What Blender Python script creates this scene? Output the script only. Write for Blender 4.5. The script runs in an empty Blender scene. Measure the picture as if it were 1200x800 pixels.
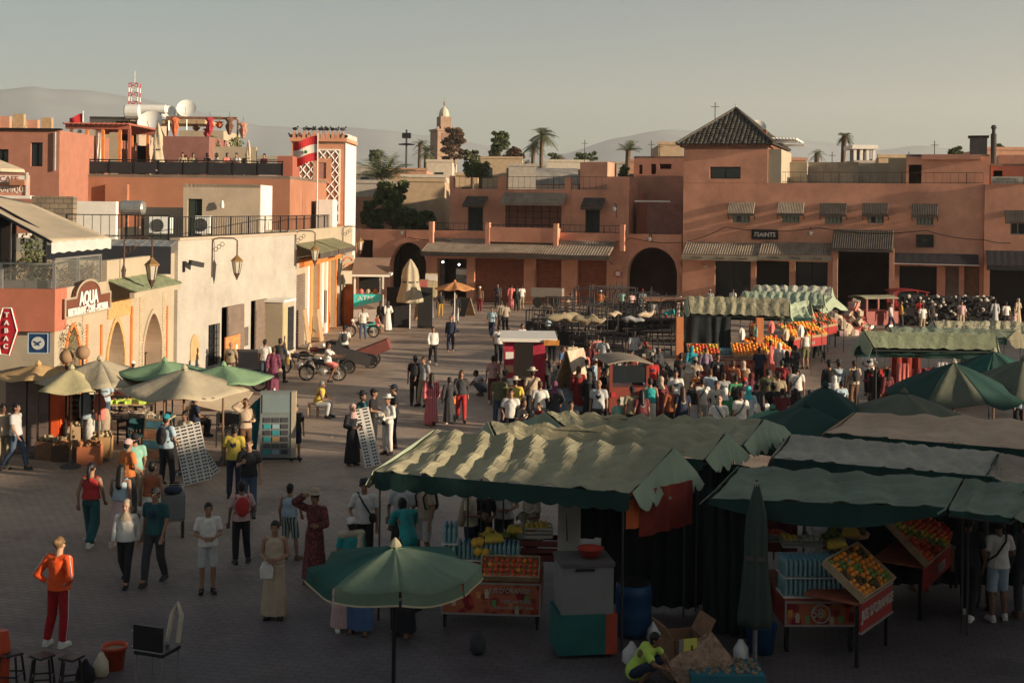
import bpy,bmesh,math,random
import numpy as np
from mathutils import Vector,Matrix
from math import radians,sin,cos,pi,atan,atan2,sqrt,tan
R=random.Random(7)
SC=bpy.context.scene
COL=SC.collection
F=1500.0;H=6.8;YH=245.0;ROLL=radians(0.7)
cam_d=bpy.data.cameras.new("camera");cam=bpy.data.objects.new("camera",cam_d);COL.objects.link(cam)
cam_d.sensor_width=36.0;cam_d.lens=45.0;cam_d.clip_end=30000.0;cam_d.clip_start=0.1
cam_d.shift_y=(YH-400.0)/1200.0
cam_d.shift_x=0.0
sx0,sy0=0.0,(YH-400.0)/1200.0
cam_d.shift_x=sx0;cam_d.shift_y=sy0
cam.matrix_world=Matrix.Translation((0,0,H))@Matrix.Rotation(radians(90),4,'X')@Matrix.Rotation(ROLL,4,'Z')
SC.camera=cam
SUN_EL,SUN_AZ=radians(11.0),atan2(-0.39,1.0)
w=bpy.data.worlds.new("World");SC.world=w;w.use_nodes=True
nt=w.node_tree;nt.nodes.clear()
out=nt.nodes.new('ShaderNodeOutputWorld');bg=nt.nodes.new('ShaderNodeBackground')
sky=nt.nodes.new('ShaderNodeTexSky');sky.sky_type='NISHITA';sky.sun_disc=False
sky.sun_elevation=SUN_EL;sky.sun_rotation=pi/2-SUN_AZ
sky.air_density=1.0;sky.dust_density=0.6;sky.ozone_density=1.0;sky.altitude=450
hs=nt.nodes.new('ShaderNodeHueSaturation');hs.inputs['Saturation'].default_value=0.75
tint=nt.nodes.new('ShaderNodeMix');tint.data_type='RGBA';tint.blend_type='MULTIPLY';tint.inputs[0].default_value=1.0
tint.inputs[7].default_value=(0.54,0.64,0.65,1)
nt.links.new(sky.outputs[0],hs.inputs['Color']);nt.links.new(hs.outputs[0],tint.inputs[6])
nt.links.new(tint.outputs[2],bg.inputs[0]);bg.inputs[1].default_value=0.055
nt.links.new(bg.outputs[0],out.inputs[0])
sd=bpy.data.lights.new("sun",'SUN');sun=bpy.data.objects.new("sun",sd);COL.objects.link(sun)
sd.energy=5.0;sd.angle=radians(0.6);sd.color=(1.0,0.79,0.56)
sdir=Vector((cos(SUN_EL)*cos(SUN_AZ),cos(SUN_EL)*sin(SUN_AZ),sin(SUN_EL)))
sun.rotation_euler=sdir.to_track_quat('Z','Y').to_euler()
SC.view_settings.view_transform='Standard';SC.view_settings.look='None'
SC.view_settings.gamma=1.0;SC.view_settings.exposure=1.3;SC.view_settings.use_curve_mapping=False
SC.cycles.max_bounces=5;SC.cycles.diffuse_bounces=3;SC.cycles.glossy_bounces=2;SC.cycles.transparent_max_bounces=6
SC.cycles.volume_bounces=0
_c,_s=cos(ROLL),sin(ROLL)
def uv(px,py):
 dx,dy=px-600.0,py-YH
 return dx*_c+dy*_s,-dx*_s+dy*_c
def G(px,py,z=0.0):
 u,v=uv(px,py);D=(H-z)*F/v
 return Vector((u*D/F,D,z))
def A(px,py,D):
 u,v=uv(px,py)
 return Vector((u*D/F,D,H-v*D/F))
class Frame:
 """a facade: local x runs along it, local y into the building"""
 def __init__(s,ox,oy,ang):
  s.o=Vector((ox,oy,0));s.a=ang
  s.t=Vector((cos(ang),sin(ang),0));s.n=Vector((-sin(ang),cos(ang),0))
 def p(s,px,py,d=0.0):
  u,v=uv(px,py)
  ray=Vector((u/F,1.0,0));o=s.o+s.n*d
  k=o.dot(s.n)/ray.dot(s.n)
  P=ray*k
  return(P-o).dot(s.t),H-v/F*k
 def w(s,x,y,z=0.0):
  return s.o+s.t*x+s.n*y+Vector((0,0,z))
FB=Frame(-3.0,94.0,-atan(0.33))
def street(x0,y0,x1,y1):return Frame(x0,y0,atan2(y1-y0,x1-x0))
FS=street(-12.84,36.0,-12.4,47.0);FS3=street(-12.4,47.0,-10.25,60.3);FS4=street(-10.25,60.3,-9.86,77.0)
MATS={}
def mat(name,col,rough=0.85,var=0.12,scale=2.0,bump=0.0,bscale=30.0,metal=0.0,emit=None,spec=0.3,stain=0.0,stain_col=None,trans=0.0,wrinkle=0.0):
 if name in MATS:return MATS[name]
 m=bpy.data.materials.new(name);MATS[name]=m;m.use_nodes=True
 t=m.node_tree;b=t.nodes['Principled BSDF']
 b.inputs['Roughness'].default_value=rough;b.inputs['Metallic'].default_value=metal
 b.inputs['Specular IOR Level'].default_value=spec
 c=tuple(col)+(1,)
 b.inputs['Base Color'].default_value=c
 if emit:
  b.inputs['Emission Color'].default_value=tuple(emit[0])+(1,);b.inputs['Emission Strength'].default_value=emit[1]
 if trans:b.inputs['Transmission Weight'].default_value=trans
 if var>0 or bump>0:
  tc=t.nodes.new('ShaderNodeTexCoord')
 if var>0:
  n=t.nodes.new('ShaderNodeTexNoise');n.inputs['Scale'].default_value=scale;n.inputs['Detail'].default_value=5
  n.inputs['Roughness'].default_value=0.65
  t.links.new(tc.outputs['Object'],n.inputs['Vector'])
  r=t.nodes.new('ShaderNodeMapRange');r.inputs[1].default_value=0.3;r.inputs[2].default_value=0.7
  r.inputs[3].default_value=1-var;r.inputs[4].default_value=1+var
  t.links.new(n.outputs[0],r.inputs[0])
  mx=t.nodes.new('ShaderNodeMix');mx.data_type='RGBA';mx.blend_type='MULTIPLY';mx.inputs[0].default_value=1
  mx.inputs[6].default_value=c
  t.links.new(r.outputs[0],mx.inputs[7]);src=mx.outputs[2]
  if stain>0:
   n2=t.nodes.new('ShaderNodeTexNoise');n2.inputs['Scale'].default_value=scale*0.35;n2.inputs['Detail'].default_value=6
   mp=t.nodes.new('ShaderNodeMapping');mp.inputs['Scale'].default_value=(1.6,1.6,0.45)
   t.links.new(tc.outputs['Object'],mp.inputs[0]);t.links.new(mp.outputs[0],n2.inputs['Vector'])
   r2=t.nodes.new('ShaderNodeMapRange');r2.inputs[1].default_value=0.5;r2.inputs[2].default_value=0.72;r2.inputs[4].default_value=stain
   t.links.new(n2.outputs[0],r2.inputs[0])
   m2=t.nodes.new('ShaderNodeMix');m2.data_type='RGBA'
   t.links.new(r2.outputs[0],m2.inputs[0]);t.links.new(src,m2.inputs[6])
   m2.inputs[7].default_value=tuple(stain_col or[x*0.55 for x in col])+(1,)
   src=m2.outputs[2]
  t.links.new(src,b.inputs['Base Color'])
 if bump>0:
  nb=t.nodes.new('ShaderNodeTexNoise');nb.inputs['Scale'].default_value=bscale;nb.inputs['Detail'].default_value=4
  t.links.new(tc.outputs['Object'],nb.inputs['Vector'])
  bp=t.nodes.new('ShaderNodeBump');bp.inputs['Strength'].default_value=bump;bp.inputs['Distance'].default_value=0.02 if not wrinkle else wrinkle
  t.links.new(nb.outputs[0],bp.inputs['Height']);t.links.new(bp.outputs[0],b.inputs['Normal'])
 return m
def brick_mat(name,c1,c2,cm,bw,bh,bump=0.6,msize=0.012,rough=0.85,axes='XZ',mixn=0.5,wear=0.25):
 if name in MATS:return MATS[name]
 m=bpy.data.materials.new(name);MATS[name]=m;m.use_nodes=True
 t=m.node_tree;b=t.nodes['Principled BSDF'];b.inputs['Roughness'].default_value=rough;b.inputs['Specular IOR Level'].default_value=0.25
 tc=t.nodes.new('ShaderNodeTexCoord');sp=t.nodes.new('ShaderNodeSeparateXYZ');cb=t.nodes.new('ShaderNodeCombineXYZ')
 t.links.new(tc.outputs['Object'],sp.inputs[0])
 t.links.new(sp.outputs['XYZ'.index(axes[0])],cb.inputs[0]);t.links.new(sp.outputs['XYZ'.index(axes[1])],cb.inputs[1])
 br=t.nodes.new('ShaderNodeTexBrick');br.inputs['Scale'].default_value=1.0
 br.inputs['Color1'].default_value=tuple(c1)+(1,);br.inputs['Color2'].default_value=tuple(c2)+(1,);br.inputs['Mortar'].default_value=tuple(cm)+(1,)
 br.inputs['Brick Width'].default_value=bw;br.inputs['Row Height'].default_value=bh;br.inputs['Mortar Size'].default_value=msize
 t.links.new(cb.outputs[0],br.inputs['Vector'])
 n=t.nodes.new('ShaderNodeTexNoise');n.inputs['Scale'].default_value=0.5;n.inputs['Detail'].default_value=8;n.inputs['Roughness'].default_value=0.7
 t.links.new(tc.outputs['Object'],n.inputs['Vector'])
 r=t.nodes.new('ShaderNodeMapRange');r.inputs[1].default_value=0.3;r.inputs[2].default_value=0.7;r.inputs[3].default_value=1-wear;r.inputs[4].default_value=1+wear*0.6
 t.links.new(n.outputs[0],r.inputs[0])
 mx=t.nodes.new('ShaderNodeMix');mx.data_type='RGBA';mx.blend_type='MULTIPLY';mx.inputs[0].default_value=1
 t.links.new(br.outputs[0],mx.inputs[6]);t.links.new(r.outputs[0],mx.inputs[7]);t.links.new(mx.outputs[2],b.inputs['Base Color'])
 bp=t.nodes.new('ShaderNodeBump');bp.inputs['Strength'].default_value=bump;bp.inputs['Distance'].default_value=0.02;bp.invert=True
 n3=t.nodes.new('ShaderNodeTexNoise');n3.inputs['Scale'].default_value=9;n3.inputs['Detail'].default_value=4
 t.links.new(tc.outputs['Object'],n3.inputs['Vector'])
 ad=t.nodes.new('ShaderNodeMath');ad.operation='MULTIPLY_ADD';ad.inputs[1].default_value=-mixn
 t.links.new(n3.outputs[0],ad.inputs[0]);t.links.new(br.outputs[1],ad.inputs[2])
 t.links.new(ad.outputs[0],bp.inputs['Height']);t.links.new(bp.outputs[0],b.inputs['Normal'])
 return m
def tag(o,label=None,cat=None,group=None,kind=None):
 if label:o['label']=label
 if cat:o['category']=cat
 if group:o['group']=group
 if kind:o['kind']=kind
 return o
def empty(name,loc,rz=0.0,label=None,cat=None,group=None):
 o=bpy.data.objects.new(name,None);COL.objects.link(o);o.location=loc;o.rotation_euler=(0,0,rz)
 o.empty_display_size=0.2
 return tag(o,label,cat,group)
def frame_empty(name,fr,label=None,cat=None,group=None):
 return empty(name,fr.o,fr.a,label,cat,group)
class MB:
 def __init__(s):s.v=[];s.f=[];s.m=[]
 def add(s,vs,fs,mi=0,mtx=None):
  n=len(s.v)
  if mtx is not None:vs=[mtx@Vector(v)for v in vs]
  s.v+=[tuple(v)for v in vs];s.f+=[tuple(i+n for i in f)for f in fs];s.m+=[mi]*len(fs)
  return s
 def box(s,x0,y0,z0,x1,y1,z1,mi=0,mtx=None,jit=0.0):
  vs=[(x,y,z)for z in(z0,z1)for y in(y0,y1)for x in(x0,x1)]
  if jit:vs=[tuple(c+R.uniform(-jit,jit)for c in v)for v in vs]
  return s.add(vs,[(0,2,3,1),(4,5,7,6),(0,1,5,4),(2,6,7,3),(1,3,7,5),(0,4,6,2)],mi,mtx)
 def cbox(s,c,d,rz=0.0,mi=0,rx=0.0,ry=0.0):
  m=Matrix.Translation(c)@Matrix.Rotation(rz,4,'Z')@Matrix.Rotation(ry,4,'Y')@Matrix.Rotation(rx,4,'X')
  return s.box(-d[0]/2,-d[1]/2,-d[2]/2,d[0]/2,d[1]/2,d[2]/2,mi,m)
 def tube(s,pts,r,n=6,mi=0,cap=True,rs=None):
  pts=[Vector(p)for p in pts];rings=[];vs=[];fs=[]
  up=Vector((0,0,1));prev=None
  for i,p in enumerate(pts):
   d=(pts[min(i+1,len(pts)-1)]-pts[max(i-1,0)])
   if d.length<1e-9:d=Vector((0,0,1))
   d.normalize()
   if prev is None:
    a=up if abs(d.z)<0.9 else Vector((1,0,0))
    e1=d.cross(a).normalized()
   else:
    e1=(prev-d*prev.dot(d)).normalized()
   prev=e1;e2=d.cross(e1)
   rr=rs[i]if rs else r
   for k in range(n):
    an=2*pi*k/n;vs.append(p+(e1*cos(an)+e2*sin(an))*rr)
  for i in range(len(pts)-1):
   for k in range(n):
    k2=(k+1)%n
    fs.append((i*n+k,i*n+k2,(i+1)*n+k2,(i+1)*n+k))
  if cap:
   fs.append(tuple(range(n))[::-1]);fs.append(tuple((len(pts)-1)*n+k for k in range(n)))
  return s.add(vs,fs,mi)
 def lathe(s,prof,n=12,c=(0,0,0),mi=0,sx=1.0,sy=1.0,cap=True,mtx=None,wob=None):
  vs=[];fs=[]
  for i,(r,z)in enumerate(prof):
   for k in range(n):
    a=2*pi*k/n;rr=r*(1+(wob(a,i)if wob else 0))
    vs.append((c[0]+rr*cos(a)*sx,c[1]+rr*sin(a)*sy,c[2]+z))
  for i in range(len(prof)-1):
   for k in range(n):
    k2=(k+1)%n;fs.append((i*n+k,i*n+k2,(i+1)*n+k2,(i+1)*n+k))
  if cap:
   fs.append(tuple(range(n))[::-1]);fs.append(tuple((len(prof)-1)*n+k for k in range(n)))
  return s.add(vs,fs,mi,mtx)
 def ball(s,c,r,n=8,m=6,sc=(1,1,1),mi=0,mtx=None):
  prof=[(max(1e-4,sin(pi*i/m)),-cos(pi*i/m))for i in range(m+1)]
  vs=[];fs=[]
  M0=Matrix.Translation(c)
  if mtx is not None:M0=M0@mtx
  for(pr,pz)in prof:
   for k in range(n):
    a=2*pi*k/n;vs.append(M0@Vector((pr*cos(a)*r*sc[0],pr*sin(a)*r*sc[1],pz*r*sc[2])))
  for i in range(m):
   for k in range(n):
    k2=(k+1)%n;fs.append((i*n+k,i*n+k2,(i+1)*n+k2,(i+1)*n+k))
  return s.add(vs,fs,mi)
 def grid(s,fn,nu,nv,mi=0,thick=0.0):
  """fn(u,v)->Vector, u,v in 0..1; thick gives a back face and a rim"""
  vs=[Vector(fn(i/nu,j/nv))for j in range(nv+1)for i in range(nu+1)]
  q=lambda i,j:j*(nu+1)+i
  fs=[(q(i,j),q(i+1,j),q(i+1,j+1),q(i,j+1))for j in range(nv)for i in range(nu)]
  if thick:
   n=len(vs)
   def nrm(i,j):
    a=vs[q(min(i+1,nu),j)]-vs[q(max(i-1,0),j)];b=vs[q(i,min(j+1,nv))]-vs[q(i,max(j-1,0))]
    c=a.cross(b);return c.normalized()if c.length>1e-9 else Vector((0,0,1))
   vs+=[vs[q(i,j)]-nrm(i,j)*thick for j in range(nv+1)for i in range(nu+1)]
   fs+=[tuple(k+n for k in f[::-1])for f in fs]
   rim=[q(i,0)for i in range(nu)]+[q(nu,j)for j in range(nv)]+[q(i,nv)for i in range(nu,0,-1)]+[q(0,j)for j in range(nv,0,-1)]
   for a in range(len(rim)):
    b=(a+1)%len(rim);fs.append((rim[b],rim[a],rim[a]+n,rim[b]+n))
  return s.add(vs,fs,mi)
 def poly(s,pts,thick=0.0,mi=0):
  """flat polygon (list of 3D points) with optional thickness along its normal"""
  pts=[Vector(p)for p in pts]
  n=len(pts);nr=(pts[1]-pts[0]).cross(pts[2]-pts[1]).normalized()
  if not thick:return s.add(pts,[tuple(range(n))],mi)
  vs=pts+[p-nr*thick for p in pts]
  fs=[tuple(range(n)),tuple(range(2*n-1,n-1,-1))]+[((i+1)%n,i,i+n,(i+1)%n+n)for i in range(n)]
  return s.add(vs,fs,mi)
 def mesh(s,name,mats=None,smooth=False):
  me=bpy.data.meshes.new(name);me.from_pydata(s.v,[],s.f)
  if mats:
   for m in(mats if isinstance(mats,(list,tuple))else[mats]):me.materials.append(m)
   if any(s.m):me.polygons.foreach_set('material_index',s.m)
  if smooth:me.polygons.foreach_set('use_smooth',[True]*len(me.polygons))
  me.update();return me
 def build(s,name,mats,parent=None,loc=(0,0,0),rz=0.0,smooth=False,label=None,cat=None,group=None,kind=None):
  o=bpy.data.objects.new(name,s.mesh(name,mats,smooth));COL.objects.link(o)
  o.location=loc;o.rotation_euler=(0,0,rz)
  if parent:o.parent=parent
  return tag(o,label,cat,group,kind)
def inst(name,me,parent=None,loc=(0,0,0),rot=(0,0,0),sc=None,mt=None):
 o=bpy.data.objects.new(name,me);COL.objects.link(o);o.location=loc;o.rotation_euler=rot
 if sc is not None:o.scale=sc if isinstance(sc,(tuple,list,Vector))else(sc,sc,sc)
 if parent:o.parent=parent
 if mt is not None:
  if not len(me.materials):me.materials.append(mt)
  o.material_slots[0].link='OBJECT';o.material_slots[0].material=mt
 return o
def copy_tree(o,parent=None):
 c=o.copy();COL.objects.link(c)
 if parent is not None:c.parent=parent
 for ch in list(o.children):copy_tree(ch,c)
 return c
_txt={}
def text_mesh(txt,size=1.0,ext=0.01,bold=0.0,space=1.0):
 cu=bpy.data.curves.new('t','FONT');cu.body=txt;cu.size=size;cu.extrude=ext;cu.offset=bold
 cu.align_x='CENTER';cu.align_y='CENTER';cu.resolution_u=3;cu.space_character=space
 o=bpy.data.objects.new('t',cu);COL.objects.link(o)
 dg=bpy.context.evaluated_depsgraph_get();me=bpy.data.meshes.new_from_object(o.evaluated_get(dg))
 bpy.data.objects.remove(o);return me
def text(txt,size,m,parent,loc,rot=(pi/2,0,0),sx=1.0,name='lettering',ext=0.01,bold=0.0):
 """lettering facing local -y by default"""
 me=text_mesh(txt,size,ext,bold);me.materials.clear();me.materials.append(m)
 o=inst(name,me,parent,loc,rot);o.scale=(sx,1,1);return o
# ground, hills, haze
def ground_material():
 m=bpy.data.materials.new("plaza pavers");m.use_nodes=True;t=m.node_tree;b=t.nodes['Principled BSDF']
 N=t.nodes.new;L=t.links.new
 tc=N('ShaderNodeTexCoord')
 b.inputs['Roughness'].default_value=0.62;b.inputs['Specular IOR Level'].default_value=0.35
 mp=N('ShaderNodeMapping');mp.inputs['Rotation'].default_value=(0,0,radians(12));L(tc.outputs['Object'],mp.inputs[0])
 br=N('ShaderNodeTexBrick');br.inputs['Scale'].default_value=1
 br.inputs['Color1'].default_value=(0.42,0.322,0.25,1);br.inputs['Color2'].default_value=(0.375,0.287,0.222,1);br.inputs['Mortar'].default_value=(0.23,0.185,0.15,1)
 br.inputs['Brick Width'].default_value=0.24;br.inputs['Row Height'].default_value=0.15;br.inputs['Mortar Size'].default_value=0.009
 L(mp.outputs[0],br.inputs['Vector'])
 def noise(scale,det=6,ro=0.6,vec=None):
  n=N('ShaderNodeTexNoise');n.inputs['Scale'].default_value=scale;n.inputs['Detail'].default_value=det;n.inputs['Roughness'].default_value=ro
  L(vec or tc.outputs['Object'],n.inputs['Vector']);return n.outputs[0]
 def rng(x,a,b_,c,d):
  r=N('ShaderNodeMapRange');r.inputs[1].default_value=a;r.inputs[2].default_value=b_;r.inputs[3].default_value=c;r.inputs[4].default_value=d;L(x,r.inputs[0]);return r.outputs[0]
 def mul(a,b_):
  x=N('ShaderNodeMix');x.data_type='RGBA';x.blend_type='MULTIPLY';x.inputs[0].default_value=1;L(a,x.inputs[6]);L(b_,x.inputs[7]);return x.outputs[2]
 big=rng(noise(0.09,5),0.3,0.7,0.76,1.18)
 mid=rng(noise(0.8,7,0.7),0.3,0.7,0.86,1.12)
 stain=rng(noise(0.33,8,0.75),0.5,0.68,1.0,0.5)
 spots=rng(noise(6.0,2,0.5),0.68,0.76,1.0,0.6)
 c=mul(mul(mul(mul(br.outputs[0],big),mid),stain),spots)
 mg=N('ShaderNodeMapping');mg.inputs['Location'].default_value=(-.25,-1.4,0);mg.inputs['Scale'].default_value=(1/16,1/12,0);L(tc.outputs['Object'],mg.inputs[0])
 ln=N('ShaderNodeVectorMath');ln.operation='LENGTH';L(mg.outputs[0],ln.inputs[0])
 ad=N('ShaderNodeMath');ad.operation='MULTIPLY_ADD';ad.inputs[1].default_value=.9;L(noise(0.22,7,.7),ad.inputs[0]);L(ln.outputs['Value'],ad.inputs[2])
 shade_mix=N('ShaderNodeMix');shade_mix.data_type='RGBA';shade_mix.inputs[6].default_value=(.31,.33,.44,1);shade_mix.inputs[7].default_value=(1,1,1,1);L(rng(ad.outputs[0],.95,1.75,0,1),shade_mix.inputs[0])  # blue-dark ellipse round the near stalls: foreground shade put into the paver colour
 c=mul(c,shade_mix.outputs[2])
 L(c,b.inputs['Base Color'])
 h=N('ShaderNodeMath');h.operation='MULTIPLY_ADD';h.inputs[1].default_value=-0.45;L(noise(16,4),h.inputs[0]);L(br.outputs[1],h.inputs[2])
 bp=N('ShaderNodeBump');bp.inputs['Strength'].default_value=0.55;bp.inputs['Distance'].default_value=0.008;bp.invert=True
 L(h.outputs[0],bp.inputs['Height']);L(bp.outputs[0],b.inputs['Normal'])
 return m
g=MB();n=90
from mathutils import noise as mnoise
def gz(x,y):
 return 0.035*mnoise.noise(Vector((x*0.11,y*0.16,3.1)))+0.015*mnoise.noise(Vector((x*0.5,y*0.5,9.0)))if abs(x)<58 and-5<y<108 else 0.0
xs=[-9000,-3000,-800,-250,-120]+[-60+i*1.0 for i in range(121)]+[120,250,800,3000,9000]
ys=[-900,-200,-60,-20]+[-6+i*1.0 for i in range(116)]+[160,260,700,2500,6000,11000]
vs=[(x,y,gz(x,y))for y in ys for x in xs];nx=len(xs)
fs=[(j*nx+i,j*nx+i+1,(j+1)*nx+i+1,(j+1)*nx+i)for j in range(len(ys)-1)for i in range(nx-1)]
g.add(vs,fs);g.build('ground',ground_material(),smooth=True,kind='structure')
ridge=[(-200,150),(0,104),(40,100),(90,106),(160,116),(230,130),(300,148),(360,150),(430,152),(520,163),(600,180),(660,182),(720,164),(790,150),(860,152),(930,160),(1010,175),(1090,172),(1160,180),(1240,178),(1500,190)]
def ridge_y(px):
 for(a,b),(c,d)in zip(ridge,ridge[1:]):
  if a<=px<=c:return b+(d-b)*(px-a)/(c-a)
 return 190
mb=MB();cols=150;rows=10
for j in range(rows+1):
 for i in range(cols+1):
  px=-200+1700*i/cols;D=4200+1500*(j/rows)
  top=A(px,ridge_y(px),5700).z
  t=j/rows
  P=A(px,245,D);nz=mnoise.fractal(Vector((px*0.012,j*0.35,1.0)),1.0,2.0,4)
  z=-5+(top+5)*t**0.8+nz*26*t*(1-0.35*t)
  mb.v.append((P.x,D,z))
for j in range(rows):
 for i in range(cols):
  a=j*(cols+1)+i;mb.f.append((a,a+1,a+cols+2,a+cols+1));mb.m.append(0)
nb=len(mb.v)
for i in range(cols+1):
 x,y,z=mb.v[rows*(cols+1)+i];mb.v.append((x*1.12,6600,-5))
for i in range(cols):
 a=rows*(cols+1)+i;mb.f.append((a,a+1,nb+i+1,nb+i));mb.m.append(0)
mb.build('mountains',mat('mountain rock',(0.25,0.29,0.31),var=0.2,scale=0.004),smooth=True,kind='structure')
HZ=MB();HZ.box(-9500,-1200,-8,9500,7200,620)
hm=bpy.data.materials.new('haze air');hm.use_nodes=True;hm.node_tree.nodes.clear()
ho=hm.node_tree.nodes.new('ShaderNodeOutputMaterial');hv=hm.node_tree.nodes.new('ShaderNodeVolumePrincipled')
hv.inputs['Color'].default_value=(0.93,0.95,0.96,1);hv.inputs['Density'].default_value=0.00017;hv.inputs['Anisotropy'].default_value=0.2
hm.node_tree.links.new(hv.outputs[0],ho.inputs['Volume'])
HZ.build('haze',hm,kind='stuff')
# building helpers
PINK=mat('terracotta render',(0.66,0.315,0.205),rough=0.92,var=0.22,scale=0.5,bump=0.35,bscale=6,stain=0.55,stain_col=(0.38,0.17,0.115))
PINK2=mat('faded terracotta render',(0.56,0.275,0.19),rough=0.92,var=0.18,scale=0.6,bump=0.35,bscale=6,stain=0.4,stain_col=(0.30,0.16,0.11))
ORANGE_WALL=mat('orange ochre render',(0.38,0.175,0.105),rough=0.9,var=0.15,scale=0.7,bump=0.3,bscale=6,stain=0.3)
REDDARK=mat('dark red render',(0.34,0.115,0.08),rough=0.9,var=0.15,scale=0.6,bump=0.3,bscale=6)
CREAM=mat('cream limewash',(0.40,0.34,0.25),rough=0.92,var=0.12,scale=0.8,bump=0.3,bscale=7,stain=0.3,stain_col=(0.42,0.33,0.23))
BEIGE=mat('beige cement render',(0.45,0.36,0.27),rough=0.95,var=0.12,scale=0.9,bump=0.3,bscale=8,stain=0.3)
WHITEB=brick_mat('white painted brick',(0.46,0.435,0.385),(0.435,0.41,0.36),(0.39,0.36,0.31),0.26,0.085,bump=0.45,wear=0.22)
WHITEP=mat('white paint',(0.75,0.72,0.65),var=0.08,scale=3)
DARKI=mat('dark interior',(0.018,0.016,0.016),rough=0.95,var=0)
BLACKM=mat('black iron',(0.02,0.02,0.022),rough=0.55,var=0.1,metal=0.3)
RUSTM=mat('weathered iron',(0.10,0.06,0.045),rough=0.7,var=0.25,scale=8,metal=0.3)
GLASSD=mat('dark window glass',(0.02,0.025,0.03),rough=0.12,var=0,spec=0.6)
SHUT_R=mat('red brown roller shutter',(0.26,0.085,0.05),rough=0.5,var=0.25,scale=2.5)
SHUT_G=mat('grey brown roller shutter',(0.19,0.145,0.115),rough=0.55,var=0.15,scale=2)
GREENW=mat('pale green louvre',(0.26,0.31,0.26),rough=0.7,var=0.15,scale=4)
WOOD=mat('brown wood',(0.20,0.10,0.055),rough=0.7,var=0.3,scale=6)
WOODP=mat('pale worn wood',(0.42,0.29,0.17),rough=0.75,var=0.25,scale=5)
AWN_TAN=mat('tan corrugated awning',(0.30,0.24,0.18),rough=0.8,var=0.3,scale=1.5,stain=0.5,stain_col=(0.16,0.12,0.10))
AWN_DK=mat('dark slatted awning',(0.085,0.07,0.06),rough=0.85,var=0.3,scale=2)
TILE=mat('old dark roof tile',(0.085,0.075,0.06),rough=0.8,var=0.5,scale=5,bump=0.5,bscale=20)
TILE_G=mat('green glazed tile',(0.22,0.25,0.15),rough=0.5,var=0.35,scale=5,spec=0.5)
CONC=mat('roof cement',(0.36,0.30,0.24),rough=0.95,var=0.2,scale=0.8,bump=0.3,bscale=8,stain=0.4)
METAL=mat('galvanised metal',(0.42,0.42,0.40),rough=0.4,var=0.15,scale=4,metal=0.7)
WHITEM=mat('white enamel',(0.72,0.72,0.68),rough=0.4,var=0.06)
LAMP_ON=mat('lit bulb',(1,1,1),var=0,emit=((0.9,0.95,1.0),4.0))
BRICKR=brick_mat('brown brick',(0.28,0.12,0.08),(0.22,0.09,0.06),(0.16,0.10,0.08),0.3,0.12,bump=0.8)
ORANGE_T=mat('orange tile trim',(0.62,0.20,0.055),rough=0.7,var=0.2,scale=5)
def arch_fn(a,b,zs,zt,pointed=False,horseshoe=False):
 c,r=(a+b)/2,(b-a)/2
 def f(s):
  t=min(1,abs(s-c)/r)
  if pointed:return zs+(zt-zs)*(1-t**1.6)**0.75
  return zs+(zt-zs)*sqrt(max(0,1-t*t))
 return f
def wall_mb(mb,s0,s1,z0,ztop,ops,y=0.0,thick=0.35,mi=0):
 """front wall in the plane y with openings [(a,b,zb,top)], top = number or function; ztop number or function"""
 zt=ztop if callable(ztop)else(lambda s:ztop)
 br={s0,s1}
 for(a,b,zb,tp)in ops:
  br|={a,b}
  if callable(tp):br|={a+(b-a)*(0.5-0.5*cos(pi*k/14))for k in range(1,14)}
 br=sorted(x for x in br if s0-1e-6<=x<=s1+1e-6)
 for a,b in zip(br,br[1:]):
  if b-a<1e-5:continue
  m=(a+b)/2
  cur=sorted([o for o in ops if o[0]<=m<=o[1]],key=lambda o:o[2])
  lo=(z0,z0)
  for o in cur:
   if o[2]>lo[0]+1e-4:mb.add([(a,y,lo[0]),(b,y,lo[1]),(b,y,o[2]),(a,y,o[2])],[(0,1,2,3)],mi)
   tp=o[3]if callable(o[3])else(lambda s,t=o[3]:t)
   lo=(tp(a),tp(b))
   mb.add([(a,y,lo[0]),(b,y,lo[1]),(b,y+thick,lo[1]),(a,y+thick,lo[0])],[(3,2,1,0)],mi)
   if o[2]>z0+0.01:mb.add([(a,y,o[2]),(b,y,o[2]),(b,y+thick,o[2]),(a,y+thick,o[2])],[(0,1,2,3)],mi)
  mb.add([(a,y,lo[0]),(b,y,lo[1]),(b,y,zt(b)),(a,y,zt(a))],[(0,1,2,3)],mi)
 for(a,b,zb,tp)in ops:
  ta=tp(a)if callable(tp)else tp;tb=tp(b)if callable(tp)else tp
  mb.add([(a,y,zb),(a,y+thick,zb),(a,y+thick,ta),(a,y,ta)],[(0,1,2,3)],mi)
  mb.add([(b,y,zb),(b,y+thick,zb),(b,y+thick,tb),(b,y,tb)],[(3,2,1,0)],mi)
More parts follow.
